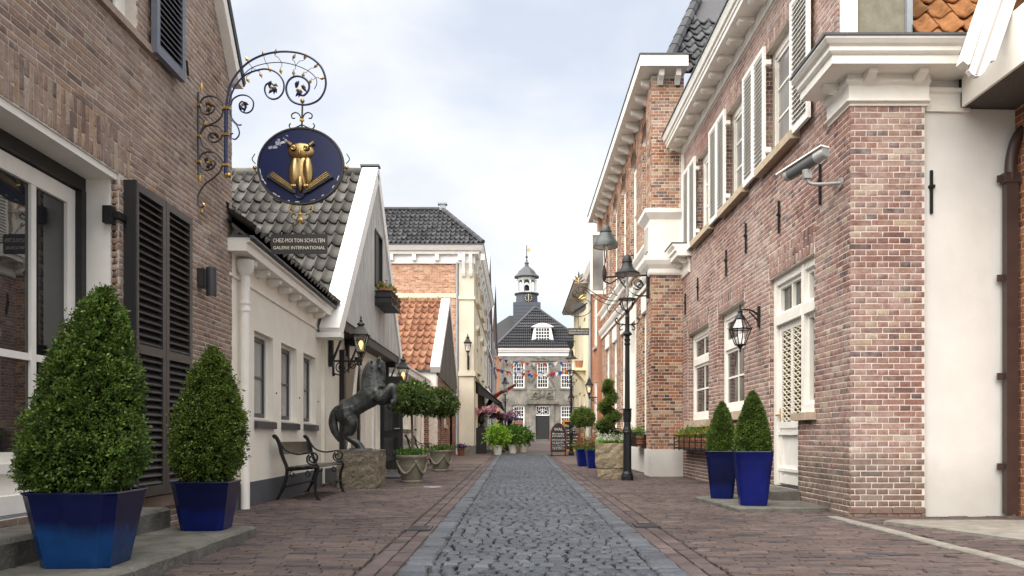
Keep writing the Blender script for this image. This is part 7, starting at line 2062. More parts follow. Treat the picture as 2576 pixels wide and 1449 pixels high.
# ================================================================== sandstone trough with spiral topiary
TX, TYY = 1.84, 16.25
t = thing('stone_trough', 'weathered sandstone trough with spiral boxwood and white flowers', 'planter', (TX, TYY, 0))
def rot_box(mb, cx, cy, hw, hd, z0, z1, a, taper=1.0, j=.012, seed=1):
    r_ = random.Random(seed); rings = []
    n = 5
    for q in range(6):
        z = z0 + (z1 - z0) * q / 5; s = taper + (1 - taper) * q / 5
        if q in (0, 5): s *= .965
        ring = []
        for sx, sy, dx, dy in ((-1, -1, 1, 0), (1, -1, 0, 1), (1, 1, -1, 0), (-1, 1, 0, -1)):
            for k in range(n):
                x = (sx + dx * 2 * k / n) * hw * s + r_.uniform(-j, j); y = (sy + dy * 2 * k / n) * hd * s + r_.uniform(-j, j)
                ring.append((cx + x * math.cos(a) - y * math.sin(a), cy + x * math.sin(a) + y * math.cos(a), z + r_.uniform(-.006, .006)))
        rings.append(ring)
    mb.loft(rings)
mb = MB(); rot_box(mb, TX, TYY, .30, .30, .21, .68, R(-10), .92, .014, 1); mb.build('basin', 'trough', t)
mb = MB(); rot_box(mb, TX, TYY, .25, .25, 0, .215, R(-10), .98, .012, 2); mb.build('foot_block', 'trough', t)
rs = np.random.RandomState(41)
Ps = []; Ns = []
NB = 15
for k in range(NB):
    q = k / (NB - 1); a = q * 2.6 * 2 * PI + .6; rad = .135 * (1 - q) ** .8 + .012; br = .19 - .095 * q
    cx, cy, cz = TX - .05 + rad * math.cos(a), TYY + rad * math.sin(a), .86 + q * 1.0
    m = 330
    dv = rs.normal(0, 1, (m, 3)); dv /= np.linalg.norm(dv, axis=1)[:, None]
    Ps.append(np.array([cx, cy, cz]) + dv * np.array([br, br, br * .62]) * (1 - .25 * rs.rand(m, 1) ** 2)); Ns.append(dv)
    mb = MB() if k == 0 else mb
    if k == 0: cb = MB()
    cb.ball((cx, cy, cz), br * .78, br * .78, br * .45, 9, 6)
v, f = leaves_mesh(np.vstack(Ps), np.vstack(Ns), .022, 3, rs, asp=.65); np_build('spiral_foliage', v, f, 'leaf_box2', t)
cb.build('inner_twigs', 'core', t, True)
mb = MB(); mb.tube([(TX - .05, TYY, .6), (TX - .05, TYY, 1.8)], .02, 6); mb.build('stem', 'bark', t)
P = np.stack([TX + rs.uniform(-.27, .27, 520), TYY + rs.uniform(-.27, .27, 520), .69 + np.abs(rs.normal(0, .05, 520))], 1)
v, f = leaves_mesh(P[:260], np.tile([0, 0, 1.0], (260, 1)), .04, 4, rs); np_build('flower_leaves', v, f, 'leaf_bright', t)
P[:, 2] += .05
v, f = leaves_mesh(P, np.tile([0, -.4, .8], (520, 1)), .026, 3, rs, asp=1.0); np_build('white_flowers', v, f, 'petal_white', t)

# blue pots with reddish plants and ball topiary
for i, (x, y, lab) in enumerate(((1.92, 21.0, 'small bright blue square pot with reddish heather beside the trough'), (1.76, 22.2, 'small blue square pot with reddish plants and twin stemmed ball tree'))):
    z = gz(y); c = (x, y, z)
    t = thing('potted_shrub', lab, 'potted plant', c)
    square_pot(t, c, .36, .26, .46, 'glaze_c', R(6))
    rs = np.random.RandomState(51 + i)
    P = np.stack([x + rs.normal(0, .13, 420), y + rs.normal(0, .13, 420), z + .46 + np.abs(rs.normal(0, .10, 420))], 1)
    v, f = leaves_mesh(P[:210], np.tile([0, 0, 1.0], (210, 1)), .045, 4, rs); np_build('low_foliage', v, f, 'leaf_mid', t)
    P[:, 2] += .07
    v, f = leaves_mesh(P[210:], np.tile([0, 0, 1.0], (210, 1)), .05, 4, rs, asp=.25); np_build('red_tips', v, f, 'leaf_red', t)
    if i == 1:
        zc = 1.33; R_ = .33
        mb = MB(); mb.tube([(x + .03, y, z + .4), (x + .07, y, zc)], .016, 6); mb.tube([(x - .07, y, z + .4), (x - .1, y, zc)], .014, 6); mb.build('trunk', 'bark', t)
        prof = [(-.24, .08), (-.2, .24), (-.06, R_), (.06, R_ * .95), (.18, .22), (.25, .03)]
        P, N = revolve_points((x, y, zc), prof, 1500, rs, .06, .3)
        v, f = leaves_mesh(P, N, .04, 4, rs); np_build('crown', v, f, 'leaf_box2', t); core_body(t, (x, y, zc), prof, .72)

# ================================================================== chalkboards
CY = 32.6
cx = px(1405, CY); cz = gz(CY)
t = thing('chalkboard', 'arched black pavement chalkboard with red edge advertising special beer', 'sign', (cx, CY, cz))
WCk = Wall(cx, CY, 0)
arch = [(-.30, .16)] + [(-.30, .95)] + [(-.30 + .6 * k / 10, .95 + .33 * math.sin(PI * k / 10) ** .8) for k in range(1, 10)] + [(.30, .95), (.30, .16)]
mb = MB(); WCk.poly(mb, [(a * 1.06, cz + (b - .7) * 1.03 + .7) for a, b in arch][::-1], -.03, .0); mb.build('board_edge', 'frame_red', t)
mb = MB(); WCk.poly(mb, [(a, cz + b) for a, b in arch][::-1], .001, .012); mb.build('slate', 'chalk', t)
mb = MB()
for s in (-1, 1): mb.box(cx + s * .26 - .03, cx + s * .26 + .03, CY - .25, CY + .25, cz, cz + .04); mb.box(cx + s * .26 - .02, cx + s * .26 + .02, CY - .02, CY + .0, cz + .04, cz + .16)
mb.box(cx - .36, cx + .36, CY - .27, CY - .23, cz, cz + .03); mb.build('stand', 'iron', t)
text_mesh('lettering', 'WAL', .16, 'chalk_text', t, (cx, CY - .016, cz + 1.03), (R(90), 0, 0))
text_mesh('lettering', 'SPECIAALBIER', .085, 'chalk_text', t, (cx, CY - .016, cz + .62), (R(90), 0, 0))
r_ = random.Random(2)
mb = MB()
for z in (.86, .80, .74, .52, .46, .38, .32, .26):
    x = -.24
    while x < .2:
        l = r_.uniform(.02, .06); mb.box(cx + x, cx + x + l, CY - .015, CY - .013, cz + z, cz + z + r_.uniform(.012, .03)); x += l + r_.uniform(.015, .035)
mb.build('chalk_lines', 'chalk_text', t, False, 'stuff')
CY2 = 35.5; cx2 = px(1440, CY2); cz = gz(CY2)
t = thing('chalkboard', 'orange framed chalkboard with white lettering behind the lamp post', 'sign', (cx2, CY2, cz))
mb = MB(); wv = Wall(cx2, CY2, 6)
for a, b, z0, z1 in ((-.42, -.34, .05, 1.45), (.34, .42, .05, 1.45), (-.34, .34, 1.36, 1.45), (-.34, .34, .12, .2)): wv.box(mb, a, b, cz + z0, cz + z1, 0, .04)
mb.build('frame', 'frame_orange', t)
mb = MB(); wv.box(mb, -.34, .34, cz + .2, cz + 1.36, .005, .02); mb.build('slate', 'chalk', t)
for s in (-1, 1):
    mb = MB(); wv.box(mb, s * .37 - .03, s * .37 + .03, cz, cz + 1.3, -.3, -.26); mb.build('back_leg', 'frame_orange', t)
q = wv.p(0, cz + 1.2, .025); text_mesh('lettering', 'Floral ART', .15, 'chalk_text', t, q, (R(90), 0, R(6)))
mb = MB()
for z in (1.0, .88, .72, .6, .48, .36):
    x = -.28
    while x < .24:
        l = r_.uniform(.03, .09); wv.box(mb, x, x + l, cz + z, cz + z + r_.uniform(.02, .05), .0215, .023); x += l + r_.uniform(.02, .05)
mb.build('chalk_lines', 'chalk_text', t, False, 'stuff')

# ================================================================== flower shop display on the left of the square
def blossoms(t, c, R_, n, mat, seed, up=.5, spread=1.0, tint=None):
    rs = np.random.RandomState(seed)
    mb = MB(); Ps = []
    for k in range(n):
        a = rs.rand() * 6.28; l = R_ * (0.6 + .6 * rs.rand()); e = (.2 + .8 * rs.rand()) * up
        tip = Vector((c[0] + l * math.cos(a) * spread, c[1] + l * math.sin(a) * spread, c[2] + l * e))
        b = Vector(c); mid = b.lerp(tip, .5) + Vector((0, 0, .12 * l))
        mb.tube([b, mid, tip], [.012, .008, .004], 4)
        for q in np.linspace(.35, 1, 9):
            p = b.lerp(mid, q * 2) if q < .5 else mid.lerp(tip, q * 2 - 1); Ps.append(p + Vector(rs.normal(0, .03, 3)))
    mb.build('twigs', 'bark', t)
    P = np.array([tuple(p) for p in Ps]); v, f = leaves_mesh(P, rs.normal(0, 1, P.shape), .06, 5, rs, asp=.9); np_build('blossom', v, f, mat, t)
def urn_stand(x, y, label, mat, seed, R_=.75, n=34, ped=1.12):
    z = gz(y); t = thing('flower_urn', label, 'flower urn', (x, y, z))
    mb = MB(); mb.bbox(x - .22, x + .22, y - .22, y + .22, z, z + ped, .01); mb.build('plinth', 'black_paint', t)
    zz = z + ped
    mb = MB(); mb.lathe((x, y, zz), [(.15, 0), (.15, .03), (.06, .08), (.045, .13), (.07, .18), (.15, .25), (.17, .32), (.13, .42), (.14, .56), (.19, .60), (.19, .62), (.13, .61)], 14); mb.build('urn', 'lamp_black', t, True)
    blossoms(t, (x, y, zz + .6), R_, n, mat, seed)
urn_stand(px(1211, 36.2), 36.2, 'black urn on tall plinth full of bright pink blossom', 'petal_pink', 61)
urn_stand(px(1259, 38.5), 38.5, 'black urn with dusky mauve blossom before the awning', 'petal_mauve', 62, .85, 30, .95)
urn_stand(px(1283, 42), 42, 'black urn with violet blue flowers farthest along the shop front', 'petal_violet', 63, .6, 22, .9)
def white_pot(x, y, label, mat, seed, R_, hh):
    z = gz(y); t = thing('potted_plant', label, 'potted plant', (x, y, z))
    mb = MB(); mb.lathe((x, y, z), [(.15, 0), (.21, .36), (.225, .36), (.225, .40), (.20, .40), (.19, .36)], 16); mb.build('pot', 'terrace_white', t, True)
    rs = np.random.RandomState(seed)
    prof = [(.0, .12), (.12, R_ * .8), (.35, R_), (hh * .7, R_ * .85), (hh, .08)]
    P, N = revolve_points((x, y, z + .42), prof, 420, rs, .14, .7)
    v, f = leaves_mesh(P, N, .17, 3, rs, asp=.33, out=.5, up=.05); np_build('foliage', v, f, mat, t)
    core_body(t, (x, y, z + .42), [(a, r * .55) for a, r in prof], .7, 'stems', 'leaf_mid')
white_pot(px(1252, 34.2), 34.2, 'lush bright green plant in white pot at the awning corner', 'leaf_bright', 71, .42, .75)
white_pot(px(1290, 36.8), 36.8, 'mid green plant in white pot next to the brighter one', 'leaf_mid', 72, .45, .7)
white_pot(px(1316, 38.8), 38.8, 'dark green plant in white pot by the rust brown menu box', 'leaf_mid', 73, .42, .65)
x, y = px(1302, 41.0), 41.0
t = thing('menu_stand', 'rust brown wooden menu stand among the green plants', 'menu stand', (x, y, gz(y)))
mb = MB(); mb.box(x - .22, x + .22, y - .12, y + .12, gz(y), gz(y) + 1.3); mb.build('body', 'rust_box', t)
mb = MB(); mb.hexa([(x - .26, y - .2, gz(y) + 1.3), (x + .26, y - .2, gz(y) + 1.3), (x + .26, y + .16, gz(y) + 1.45), (x - .26, y + .16, gz(y) + 1.45)], [(x - .26, y - .2, gz(y) + 1.34), (x + .26, y - .2, gz(y) + 1.34), (x + .26, y + .16, gz(y) + 1.49), (x - .26, y + .16, gz(y) + 1.49)]); mb.build('lid', 'rust_box', t)
x, y = px(1160, 33.2), 33.2
t = thing('potted_plant', 'small brown pot of violet flowers at the foot of the drainpipe', 'potted plant', (x, y, gz(y)))
mb = MB(); mb.lathe((x, y, gz(y)), [(.11, 0), (.15, .24), (.165, .24), (.165, .28), (.14, .28)], 12); mb.build('pot', 'rust_box', t, True)
rs = np.random.RandomState(75)
P = np.stack([x + rs.normal(0, .1, 150), y + rs.normal(0, .1, 150), gz(y) + .3 + np.abs(rs.normal(0, .06, 150))], 1); v, f = leaves_mesh(P, np.tile([0, 0, 1.0], (150, 1)), .05, 4, rs, asp=.8); np_build('flowers', v, f, 'petal_violet', t)

# maroon flag on a slanting pole
x0, y0 = -1.75, 47.0
t = thing('flag', 'maroon flag on a slanting pole beside the black awning', 'flag', (x0, y0, 3.0))
a = Vector((x0, y0, pz(1003, y0))); b = Vector((px(1303, y0), y0, pz(962, y0)))
mb = MB(); mb.tube([a, b], .025, 6); mb.build('pole', 'oak', t)
vs = []; n = 12
for k in range(n + 1):
    q = k / n; p = a.lerp(b, .12 + .85 * q); dr_ = (.55 - .35 * q) * (1 + .2 * math.sin(q * 9)); w_ = .10 * math.sin(q * 11)
    vs += [(p.x, p.y + w_, p.z), (p.x - .12, p.y + w_ + .06, p.z - dr_ * .55), (p.x - .25 + .1 * q, p.y - w_, p.z - dr_)]
fs = []
for k in range(n):
    for j in range(2): fs.append((k * 3 + j, (k + 1) * 3 + j, (k + 1) * 3 + j + 1, k * 3 + j + 1))
mb = MB(); mb.add(vs, fs); mb.build('cloth', 'maroon', t, True)
x, y = px(1436, 40.5), 40.5
t = thing('banner', 'black hanging banner on the cream house above the second lamp post', 'banner', (2.8, y, pz(890, y)))
mb = MB(); mb.tube([(2.84, y, pz(858, y)), (x - .3, y, pz(858, y))], .025, 6); mb.build('pole', 'iron', t)
mb = MB(); mb.hexa([(x - .2, y, pz(860, y)), (2.75, y, pz(860, y)), (2.7, y, pz(905, y)), (x + .05, y, pz(890, y))], [(x - .2, y + .02, pz(860, y)), (2.75, y + .02, pz(860, y)), (2.7, y + .02, pz(905, y)), (x + .05, y + .02, pz(890, y))]); mb.build('cloth', 'awning', t)

# bicycle leaning on the narrow brick house
def bicycle(x, y, label):
    z = gz(y); t = thing('bicycle', label, 'bicycle', (x, y, z))
    for k, yy in enumerate((y - .52, y + .52)):
        mb = MB(); mb.tube([(x, yy + .33 * math.cos(a), z + .34 + .33 * math.sin(a)) for a in [q * 2 * PI / 24 for q in range(25)]], .018, 6, False); w_ = mb.build('wheel', 'iron', t)
        mb = MB()
        for q in range(10): a = q * PI / 5; mb.tube([(x, yy, z + .34), (x, yy + .32 * math.cos(a), z + .34 + .32 * math.sin(a))], .003, 3)
        mb.build('spokes', 'steel', w_)
    mb = MB(); B_ = (x, y + .02, z + .30); S_ = (x, y + .18, z + .85); Hh = (x, y - .38, z + .88); RW = (x, y + .52, z + .34); FW = (x, y - .52, z + .34)
    for p, q in ((B_, S_), (B_, Hh), (RW, B_), (RW, S_), (FW, Hh)): mb.tube([p, q], .02, 6)
    mb.build('frame', 'frame_red', t)
    mb = MB(); mb.tube([Hh, (x, y - .36, z + 1.05)], .015, 6); mb.tube(smooth_path([(x - .28, y - .2, z + 1.04), (x - .2, y - .36, z + 1.08), (x, y - .38, z + 1.06), (x + .2, y - .36, z + 1.08), (x + .28, y - .2, z + 1.04)], 4), .013, 6); mb.build('handlebar', 'steel', t)
    mb = MB(); mb.ball((x, y + .2, z + .92), .08, .14, .035); mb.tube([S_, (x, y + .2, z + .9)], .014, 6); mb.build('saddle', 'iron', t)
    mb = MB(); mb.box(x - .15, x + .15, y - .68, y - .42, z + .88, z + 1.08); mb.build('basket', 'bark', t)
bicycle(2.36, 31.9, 'bicycle with front basket parked by the narrow brick house')

# ================================================================== the owl sign
SY = 8.1
KZ = SY / F / 1.104 / 2.338
def S(zx, zy, dy=0.0): return (((500 + zx / 2.338) / 1.104 - U0) * SY / F, SY + dy, H + (V0 - (100 + zy / 2.338) / 1.104) * SY / F)
sg = thing('hanging_sign', 'wrought iron shop sign with gilded owl on navy oval hung from a curled bracket', 'sign', S(118, 640))
def wire(name, pts, r, mat, parent, n=6, taper=False, dy=0.0):
    P = smooth_path([S(a, b, dy) for a, b in pts], 7)
    rr = r if not taper else [r * (1 - .6 * i / len(P)) for i in range(len(P))]
    mb = MB(); mb.tube(P, rr, n); return mb.build(name, mat, parent, True)
wire('wall_bar', [(118, 365), (118, 600), (118, 900)], .011, 'iron_grey', sg)
post = wire('bracket_post', [(297, 905), (297, 700), (300, 480), (310, 385), (340, 290), (420, 190), (520, 130), (640, 103), (760, 108), (850, 142), (915, 200), (945, 280), (940, 350), (905, 410), (850, 440), (790, 446), (730, 425), (697, 380), (690, 330), (710, 285), (750, 262), (800, 270), (835, 305), (835, 350), (805, 385), (770, 380)], .0105, 'blue_iron', sg, 8)
mb = MB(); mb.tube([S(297, 905), S(300, 470)], .019, 10); mb.build('post_sleeve', 'blue_iron', sg, True)
wire('inner_scroll', [(315, 480), (330, 390), (370, 310), (430, 250), (520, 218), (580, 218), (635, 245), (672, 300), (670, 360), (640, 400), (600, 410), (565, 390), (550, 350), (560, 315), (590, 305), (610, 325)], .0085, 'blue_iron', sg)
br_ = wire('vine', [(400, 260), (470, 205), (560, 178), (660, 172), (750, 190), (830, 225), (880, 270), (887, 310), (872, 345)], .0045, 'blue_iron', sg, 5)
wire('small_scroll', [(330, 450), (345, 410), (390, 385), (440, 390), (475, 425), (470, 475), (435, 500), (395, 485), (385, 445), (405, 425), (425, 440)], .0075, 'blue_iron', sg)
wire('small_scroll', [(325, 480), (335, 530), (375, 575), (400, 577)], .007, 'blue_iron', sg)
wire('small_scroll', [(335, 545), (372, 585), (385, 635), (360, 670), (332, 660), (330, 638), (345, 632)], .007, 'blue_iron', sg)
for pts in ([(125, 450), (150, 405), (200, 390), (255, 410), (280, 455), (270, 520), (230, 560), (165, 590), (130, 640)], [(130, 450), (140, 490), (175, 510), (215, 490), (225, 455), (200, 440)], [(130, 640), (150, 595), (200, 580), (255, 595), (275, 640), (250, 680), (210, 690), (185, 665), (195, 635), (220, 630)], [(130, 655), (150, 710), (200, 745)], [(125, 810), (140, 770), (190, 752), (245, 770), (275, 815), (265, 870), (220, 920), (160, 965), (120, 1030), (115, 1080), (135, 1110), (160, 1100), (158, 1078)], [(125, 815), (140, 855), (175, 872), (215, 855), (230, 820), (205, 800)], [(60, 440), (90, 490), (150, 540), (165, 580)], [(65, 700), (95, 745), (140, 785)]):
    wire('wall_scroll', pts, .0085, 'iron_grey', sg)
for a, b in ((300, 470), (297, 640), (292, 838), (125, 450), (122, 650), (122, 815)):
    mb = MB(); p = S(a, b); w_ = .036 if a > 200 else .018
    mb.box(p[0] - w_, p[0] + w_, p[1] - .024, p[1] + .024, p[2] - .011, p[2] + .011); mb.build('gilt_band', 'gold', sg)
mb = MB(); mb.tube([S(297, 905), S(320, 905)], .024, 10); mb.ball(S(318, 905), .026); mb.build('post_end', 'gold', sg, True)
def bud(a, b, l=.05, ang=90, mat='gold'):
    p = Vector(S(a, b)); dv = Vector((math.cos(R(ang)), 0, math.sin(R(ang)))); mb = MB()
    mb.tube([p - dv * l * .5, p - dv * l * .2, p + dv * l * .1, p + dv * l * .5], [.004, .014, .016, .002], 6); mb.build('gilt_bud', mat, sg, True)
for a, b, l, g in ((138, 330, .085, 85), (72, 460, .06, 110), (160, 570, .06, 60), (72, 705, .06, 110), (128, 925, .07, 80), (140, 1140, .06, 70), (155, 1095, .05, 120), (60, 440, .05, 120)): bud(a, b, l, g)
# leafy curls inside the scrolls
def curl_leaves(cx, cy, r, n, parent, mat):
    mb = MB()
    for k in range(n):
        a = k * 2 * PI / n + .4 + .9 * math.sin(k * 2.7 + cx); q = Vector(S(cx + r * .4 * math.cos(a), cy + r * .4 * math.sin(a))); e = Vector(S(cx + r * math.cos(a + .9), cy + r * math.sin(a + .9)))
        mb.tube([q, q.lerp(e, .5) + Vector((0, -.012, .004)), e], [.010, .016, .003], 6)
    mb.build('acanthus', mat, parent, True)
for cx, cy, r, m in ((600, 335, 50, 'blue_iron'), (775, 345, 60, 'blue_iron'), (415, 460, 38, 'blue_iron'), (190, 465, 38, 'iron_grey'), (225, 655, 34, 'iron_grey'), (185, 825, 42, 'iron_grey')):
    curl_leaves(cx, cy, r * .9, 5, sg, m); curl_leaves(cx + 6, cy - 8, r * .6, 3, sg, 'gold')
# leaves on the vine
for i, (a, b, g) in enumerate(((620, 105, 80), (435, 152, 120), (542, 115, 100), (740, 135, 60), (812, 137, 70), (882, 195, 40), (922, 275, 0), (845, 297, 250), (800, 255, 260), (738, 240, 270), (655, 228, 280), (580, 215, 290), (525, 252, 290), (440, 285, 300))):
    p = Vector(S(a, b)); dv = Vector((math.cos(R(g)), 0, math.sin(R(g)))); sv = Vector((-dv.z, 0, dv.x)); l = .034; w = .019
    mb = MB(); mb.add([p - dv * l, p + sv * w * .9, p + dv * l * 1.1, p - sv * w * .9, p + Vector((0, -.012, 0)), p + Vector((0, .006, 0))], [(0, 4, 1), (1, 4, 2), (2, 4, 3), (3, 4, 0), (1, 5, 0), (2, 5, 1), (3, 5, 2), (0, 5, 3)]); mb.build('vine_leaf', 'gold' if i % 3 else 'bronze', sg)
    q = min([S(470, 205), S(560, 178), S(660, 172), S(750, 190), S(830, 225), S(880, 270)], key=lambda s_: (Vector(s_) - p).length)
    mb = MB(); mb.tube([q, Vector(q).lerp(p, .5) + sv * .006, p - dv * l], .0028, 4); mb.build('vine_stalk', 'blue_iron', sg)
# hanger
mb = MB(); mb.tube([S(795, 430), S(791, 600)], .009, 8); hg = mb.build('hanger_rod', 'iron_grey', sg, True)
mb = MB(); mb.ball(S(795, 422), .022, None, None, 12, 8); mb.build('gilt_ball', 'gold', sg, True)
for s in (-1, 1):
    def mx_(pts): return [(791 + s * (a - 791), b) for a, b in pts]
    wire('hanger_scroll', mx_([(791, 575), (825, 592), (858, 603), (873, 585), (865, 567)]), .0065, 'iron_grey', sg)
    wire('hanger_scroll', mx_([(791, 556), (806, 512), (832, 497), (857, 511), (853, 533), (835, 534)]), .0065, 'iron_grey', sg)
mb = MB(); p = S(791, 546); mb.box(p[0] - .02, p[0] + .02, p[1] - .015, p[1] + .015, p[2] - .009, p[2] + .009); mb.build('gilt_band', 'gold', sg)
# oval
DX, DZ = S(784, 846)[0], S(784, 846)[2]; RX_, RZ_ = 268 * KZ, 238 * KZ
mb = MB(); n = 56
el = lambda k, s: (DX + RX_ * s * math.cos(2 * PI * k / n), DZ + RZ_ * s * math.sin(2 * PI * k / n))
mb.hexa([(el(k, 1)[0], SY + .02, el(k, 1)[1]) for k in range(n)], [(el(k, 1)[0], SY - .012, el(k, 1)[1]) for k in range(n)]); disc = mb.build('oval_board', 'blue_disc', sg)
mb = MB(); ringsec = [[(DX + (RX_ + .012 + .014 * math.cos(a)) * math.cos(2 * PI * k / n), SY + .004 + .030 * math.sin(a), DZ + (RZ_ + .012 + .014 * math.cos(a)) * math.sin(2 * PI * k / n)) for a in [q * PI / 3 for q in range(6)]] for k in range(n)]
vs = [p for r in ringsec for p in r]; fs = [(k * 6 + j, k * 6 + (j + 1) % 6, ((k + 1) % n) * 6 + (j + 1) % 6, ((k + 1) % n) * 6 + j) for k in range(n) for j in range(6)]
mb.add(vs, fs); mb.build('oval_rim', 'iron_grey', sg, True)
# owl relief
fy = SY - .012
def lump(name, cx, cy, rx, rz, dep, mat, parent, rot=0.0, n=16, m=5):
    p = S(cx, cy); mb = MB(); rings = []
    for j in range(m + 1):
        a = j / m * PI / 2; rr = max(math.cos(a), .02); yy = fy - dep * math.sin(a)
        rings.append([(p[0] + (rx * math.cos(2 * PI * k / n) * math.cos(rot) - rz * math.sin(2 * PI * k / n) * math.sin(rot)) * rr * KZ, yy, p[2] + (rx * math.cos(2 * PI * k / n) * math.sin(rot) + rz * math.sin(2 * PI * k / n) * math.cos(rot)) * rr * KZ) for k in range(n)])
    mb.loft(rings); return mb.build(name, mat, parent, True)
owl = lump('owl', 787, 870, 74, 115, .028, 'bronze', sg)
lump('head', 788, 752, 88, 56, .045, 'bronze', owl)
lump('wing', 745, 880, 37, 98, .048, 'bronze', owl, -.05); lump('wing', 833, 880, 37, 98, .048, 'bronze', owl, .05)
lump('tail', 785, 965, 22, 58, .05, 'bronze', owl)
for s in (-1, 1):
    lump('eye_ring', 788 + s * 40, 742, 27, 25, .062, 'iron_grey', owl)
    p = S(788 + s * 40, 742)
    mb = MB(); mb.tube([(p[0] + .019 * math.cos(a), fy - .066, p[2] + .018 * math.sin(a)) for a in [q * PI / 8 for q in range(17)]], .006, 6); mb.ball((p[0], fy - .066, p[2]), .008); mb.build('eye', 'gold', owl, True)
    mb = MB(); a = S(788 + s * 60, 715); b = S(788 + s * 88, 703); mb.tube([(a[0], fy - .02, a[2]), (b[0], fy - .03, b[2] + .01), (b[0] + s * .004, fy - .03, b[2] - .012)], [.020, .012, .004], 7); mb.build('ear', 'bronze', owl, True)
    for k in range(3):
        mb = MB(); a = S(788 + s * (30 + k * 10), 975); mb.tube([(a[0], fy - .05, a[2]), (a[0], fy - .06, a[2] - .02), (a[0], fy - .05, a[2] - .035)], [.007, .008, .003], 6); mb.build('claw', 'bronze', owl, True)
lump('beak', 787, 775, 13, 30, .07, 'gold', owl)
# open book under the owl
for s in (-1, 1):
    def bxp(a, b, d): 
        q = S(784 + s * (a - 784), b); return (q[0], fy - d, q[2])
    pts = [(808, 1012), (832, 985), (962, 888), (985, 905), (1000, 925), (985, 930), (845, 1018), (812, 1030)]
    mb = MB(); mb.hexa([bxp(a, b, 0) for a, b in pts], [bxp(a, b, .035) for a, b in pts]); bk = mb.build('book', 'iron_grey', sg)
    for k in range(4):
        mb = MB(); o_ = k * 8.5; mb.tube([bxp(822 + o_ * .45, 992 + o_ * .9, .037), bxp(958 + o_ * .9, 893 + o_ * 1.1, .037)], .0045, 5); mb.build('page_edge', 'gold' if k < 3 else 'iron_grey', bk)
wire('book_ring', [(755, 1005), (752, 1035), (768, 1055), (795, 1055), (808, 1035), (805, 1005)], .0065, 'iron_grey', sg, dy=-.03)
# upper left: painted sky reflection with some wear; lower rim: chips of paint
M['worn_sky_glint'] = simple('painted sky reflection with wear', (0.40, 0.42, 0.47), .4, .6, 30, 0)
rk = random.Random(21)
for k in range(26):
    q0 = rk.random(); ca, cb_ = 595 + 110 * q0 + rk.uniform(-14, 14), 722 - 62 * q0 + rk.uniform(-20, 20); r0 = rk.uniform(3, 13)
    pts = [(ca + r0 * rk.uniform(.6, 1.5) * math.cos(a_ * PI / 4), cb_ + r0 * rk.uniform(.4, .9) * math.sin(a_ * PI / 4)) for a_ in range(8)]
    mb = MB(); mb.hexa([(S(a, b)[0], fy - .0012, S(a, b)[2]) for a, b in pts], [(S(a, b)[0], fy - .002 - k * 1e-5, S(a, b)[2]) for a, b in pts]); mb.build('glint_and_chip', 'worn_sky_glint', disc)
rc = random.Random(12)
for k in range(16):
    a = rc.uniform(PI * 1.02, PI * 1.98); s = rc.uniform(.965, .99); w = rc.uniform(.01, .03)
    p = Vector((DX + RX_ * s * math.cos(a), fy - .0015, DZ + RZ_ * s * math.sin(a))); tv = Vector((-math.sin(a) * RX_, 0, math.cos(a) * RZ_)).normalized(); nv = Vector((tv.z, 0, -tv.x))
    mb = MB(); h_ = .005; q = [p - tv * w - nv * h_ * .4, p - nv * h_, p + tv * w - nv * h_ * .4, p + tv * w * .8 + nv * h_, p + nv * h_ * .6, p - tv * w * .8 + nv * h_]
    mb.hexa(q, [v_ - Vector((0, .0008, 0)) for v_ in q]); mb.build('glint_and_chip', 'flag_white', disc)
# side ornaments and lower hanger
for s in (-1, 1):
    def mm(pts): return [(784 + s * (a - 784), b) for a, b in pts]
    wire('side_scroll', mm([(1082, 765), (1100, 800), (1078, 830)]), .005, 'iron_grey', sg, 5); wire('side_scroll', mm([(1085, 870), (1068, 890), (1090, 910), (1075, 945)]), .005, 'iron_grey', sg, 5)
    mb = MB(); mb.ball(S(*mm([(1083, 855)])[0]), .020, None, None, 8, 6); mb.build('gilt_ball', 'bronze', sg, True)
    wire('lower_scroll', mm([(784, 1160), (850, 1140), (862, 1112), (842, 1098), (822, 1110)]), .0055, 'gold', sg, 5); wire('lower_scroll', mm([(790, 1195), (830, 1190), (845, 1170), (828, 1155), (815, 1168)]), .0055, 'iron_grey', sg, 5)
    wire('lower_scroll', mm([(795, 1200), (815, 1225), (840, 1235), (835, 1215)]), .0045, 'iron_grey', sg, 5)
    for k in range(5):
        q = mm([(828 + k * 12, 1228 + k * 13)])[0]; p = S(*q)
        mb = MB(); mb.tube([(p[0] + .009 * math.cos(a) * (1 if k % 2 else .4), p[1] + .009 * math.cos(a) * (0.4 if k % 2 else 1), p[2] + .014 * math.sin(a)) for a in [j * PI / 5 for j in range(11)]], .003, 4, False); mb.build('chain_link', 'iron_grey', sg)
mb = MB(); mb.tube([S(778, 1090), S(778, 1230)], [.009, .004], 6); mb.ball(S(778, 1158), .014); mb.build('lower_rod', 'gold', sg, True)
for g in (250, 270, 290): bud(778 + (g - 270) * .5, 1195, .05, g)
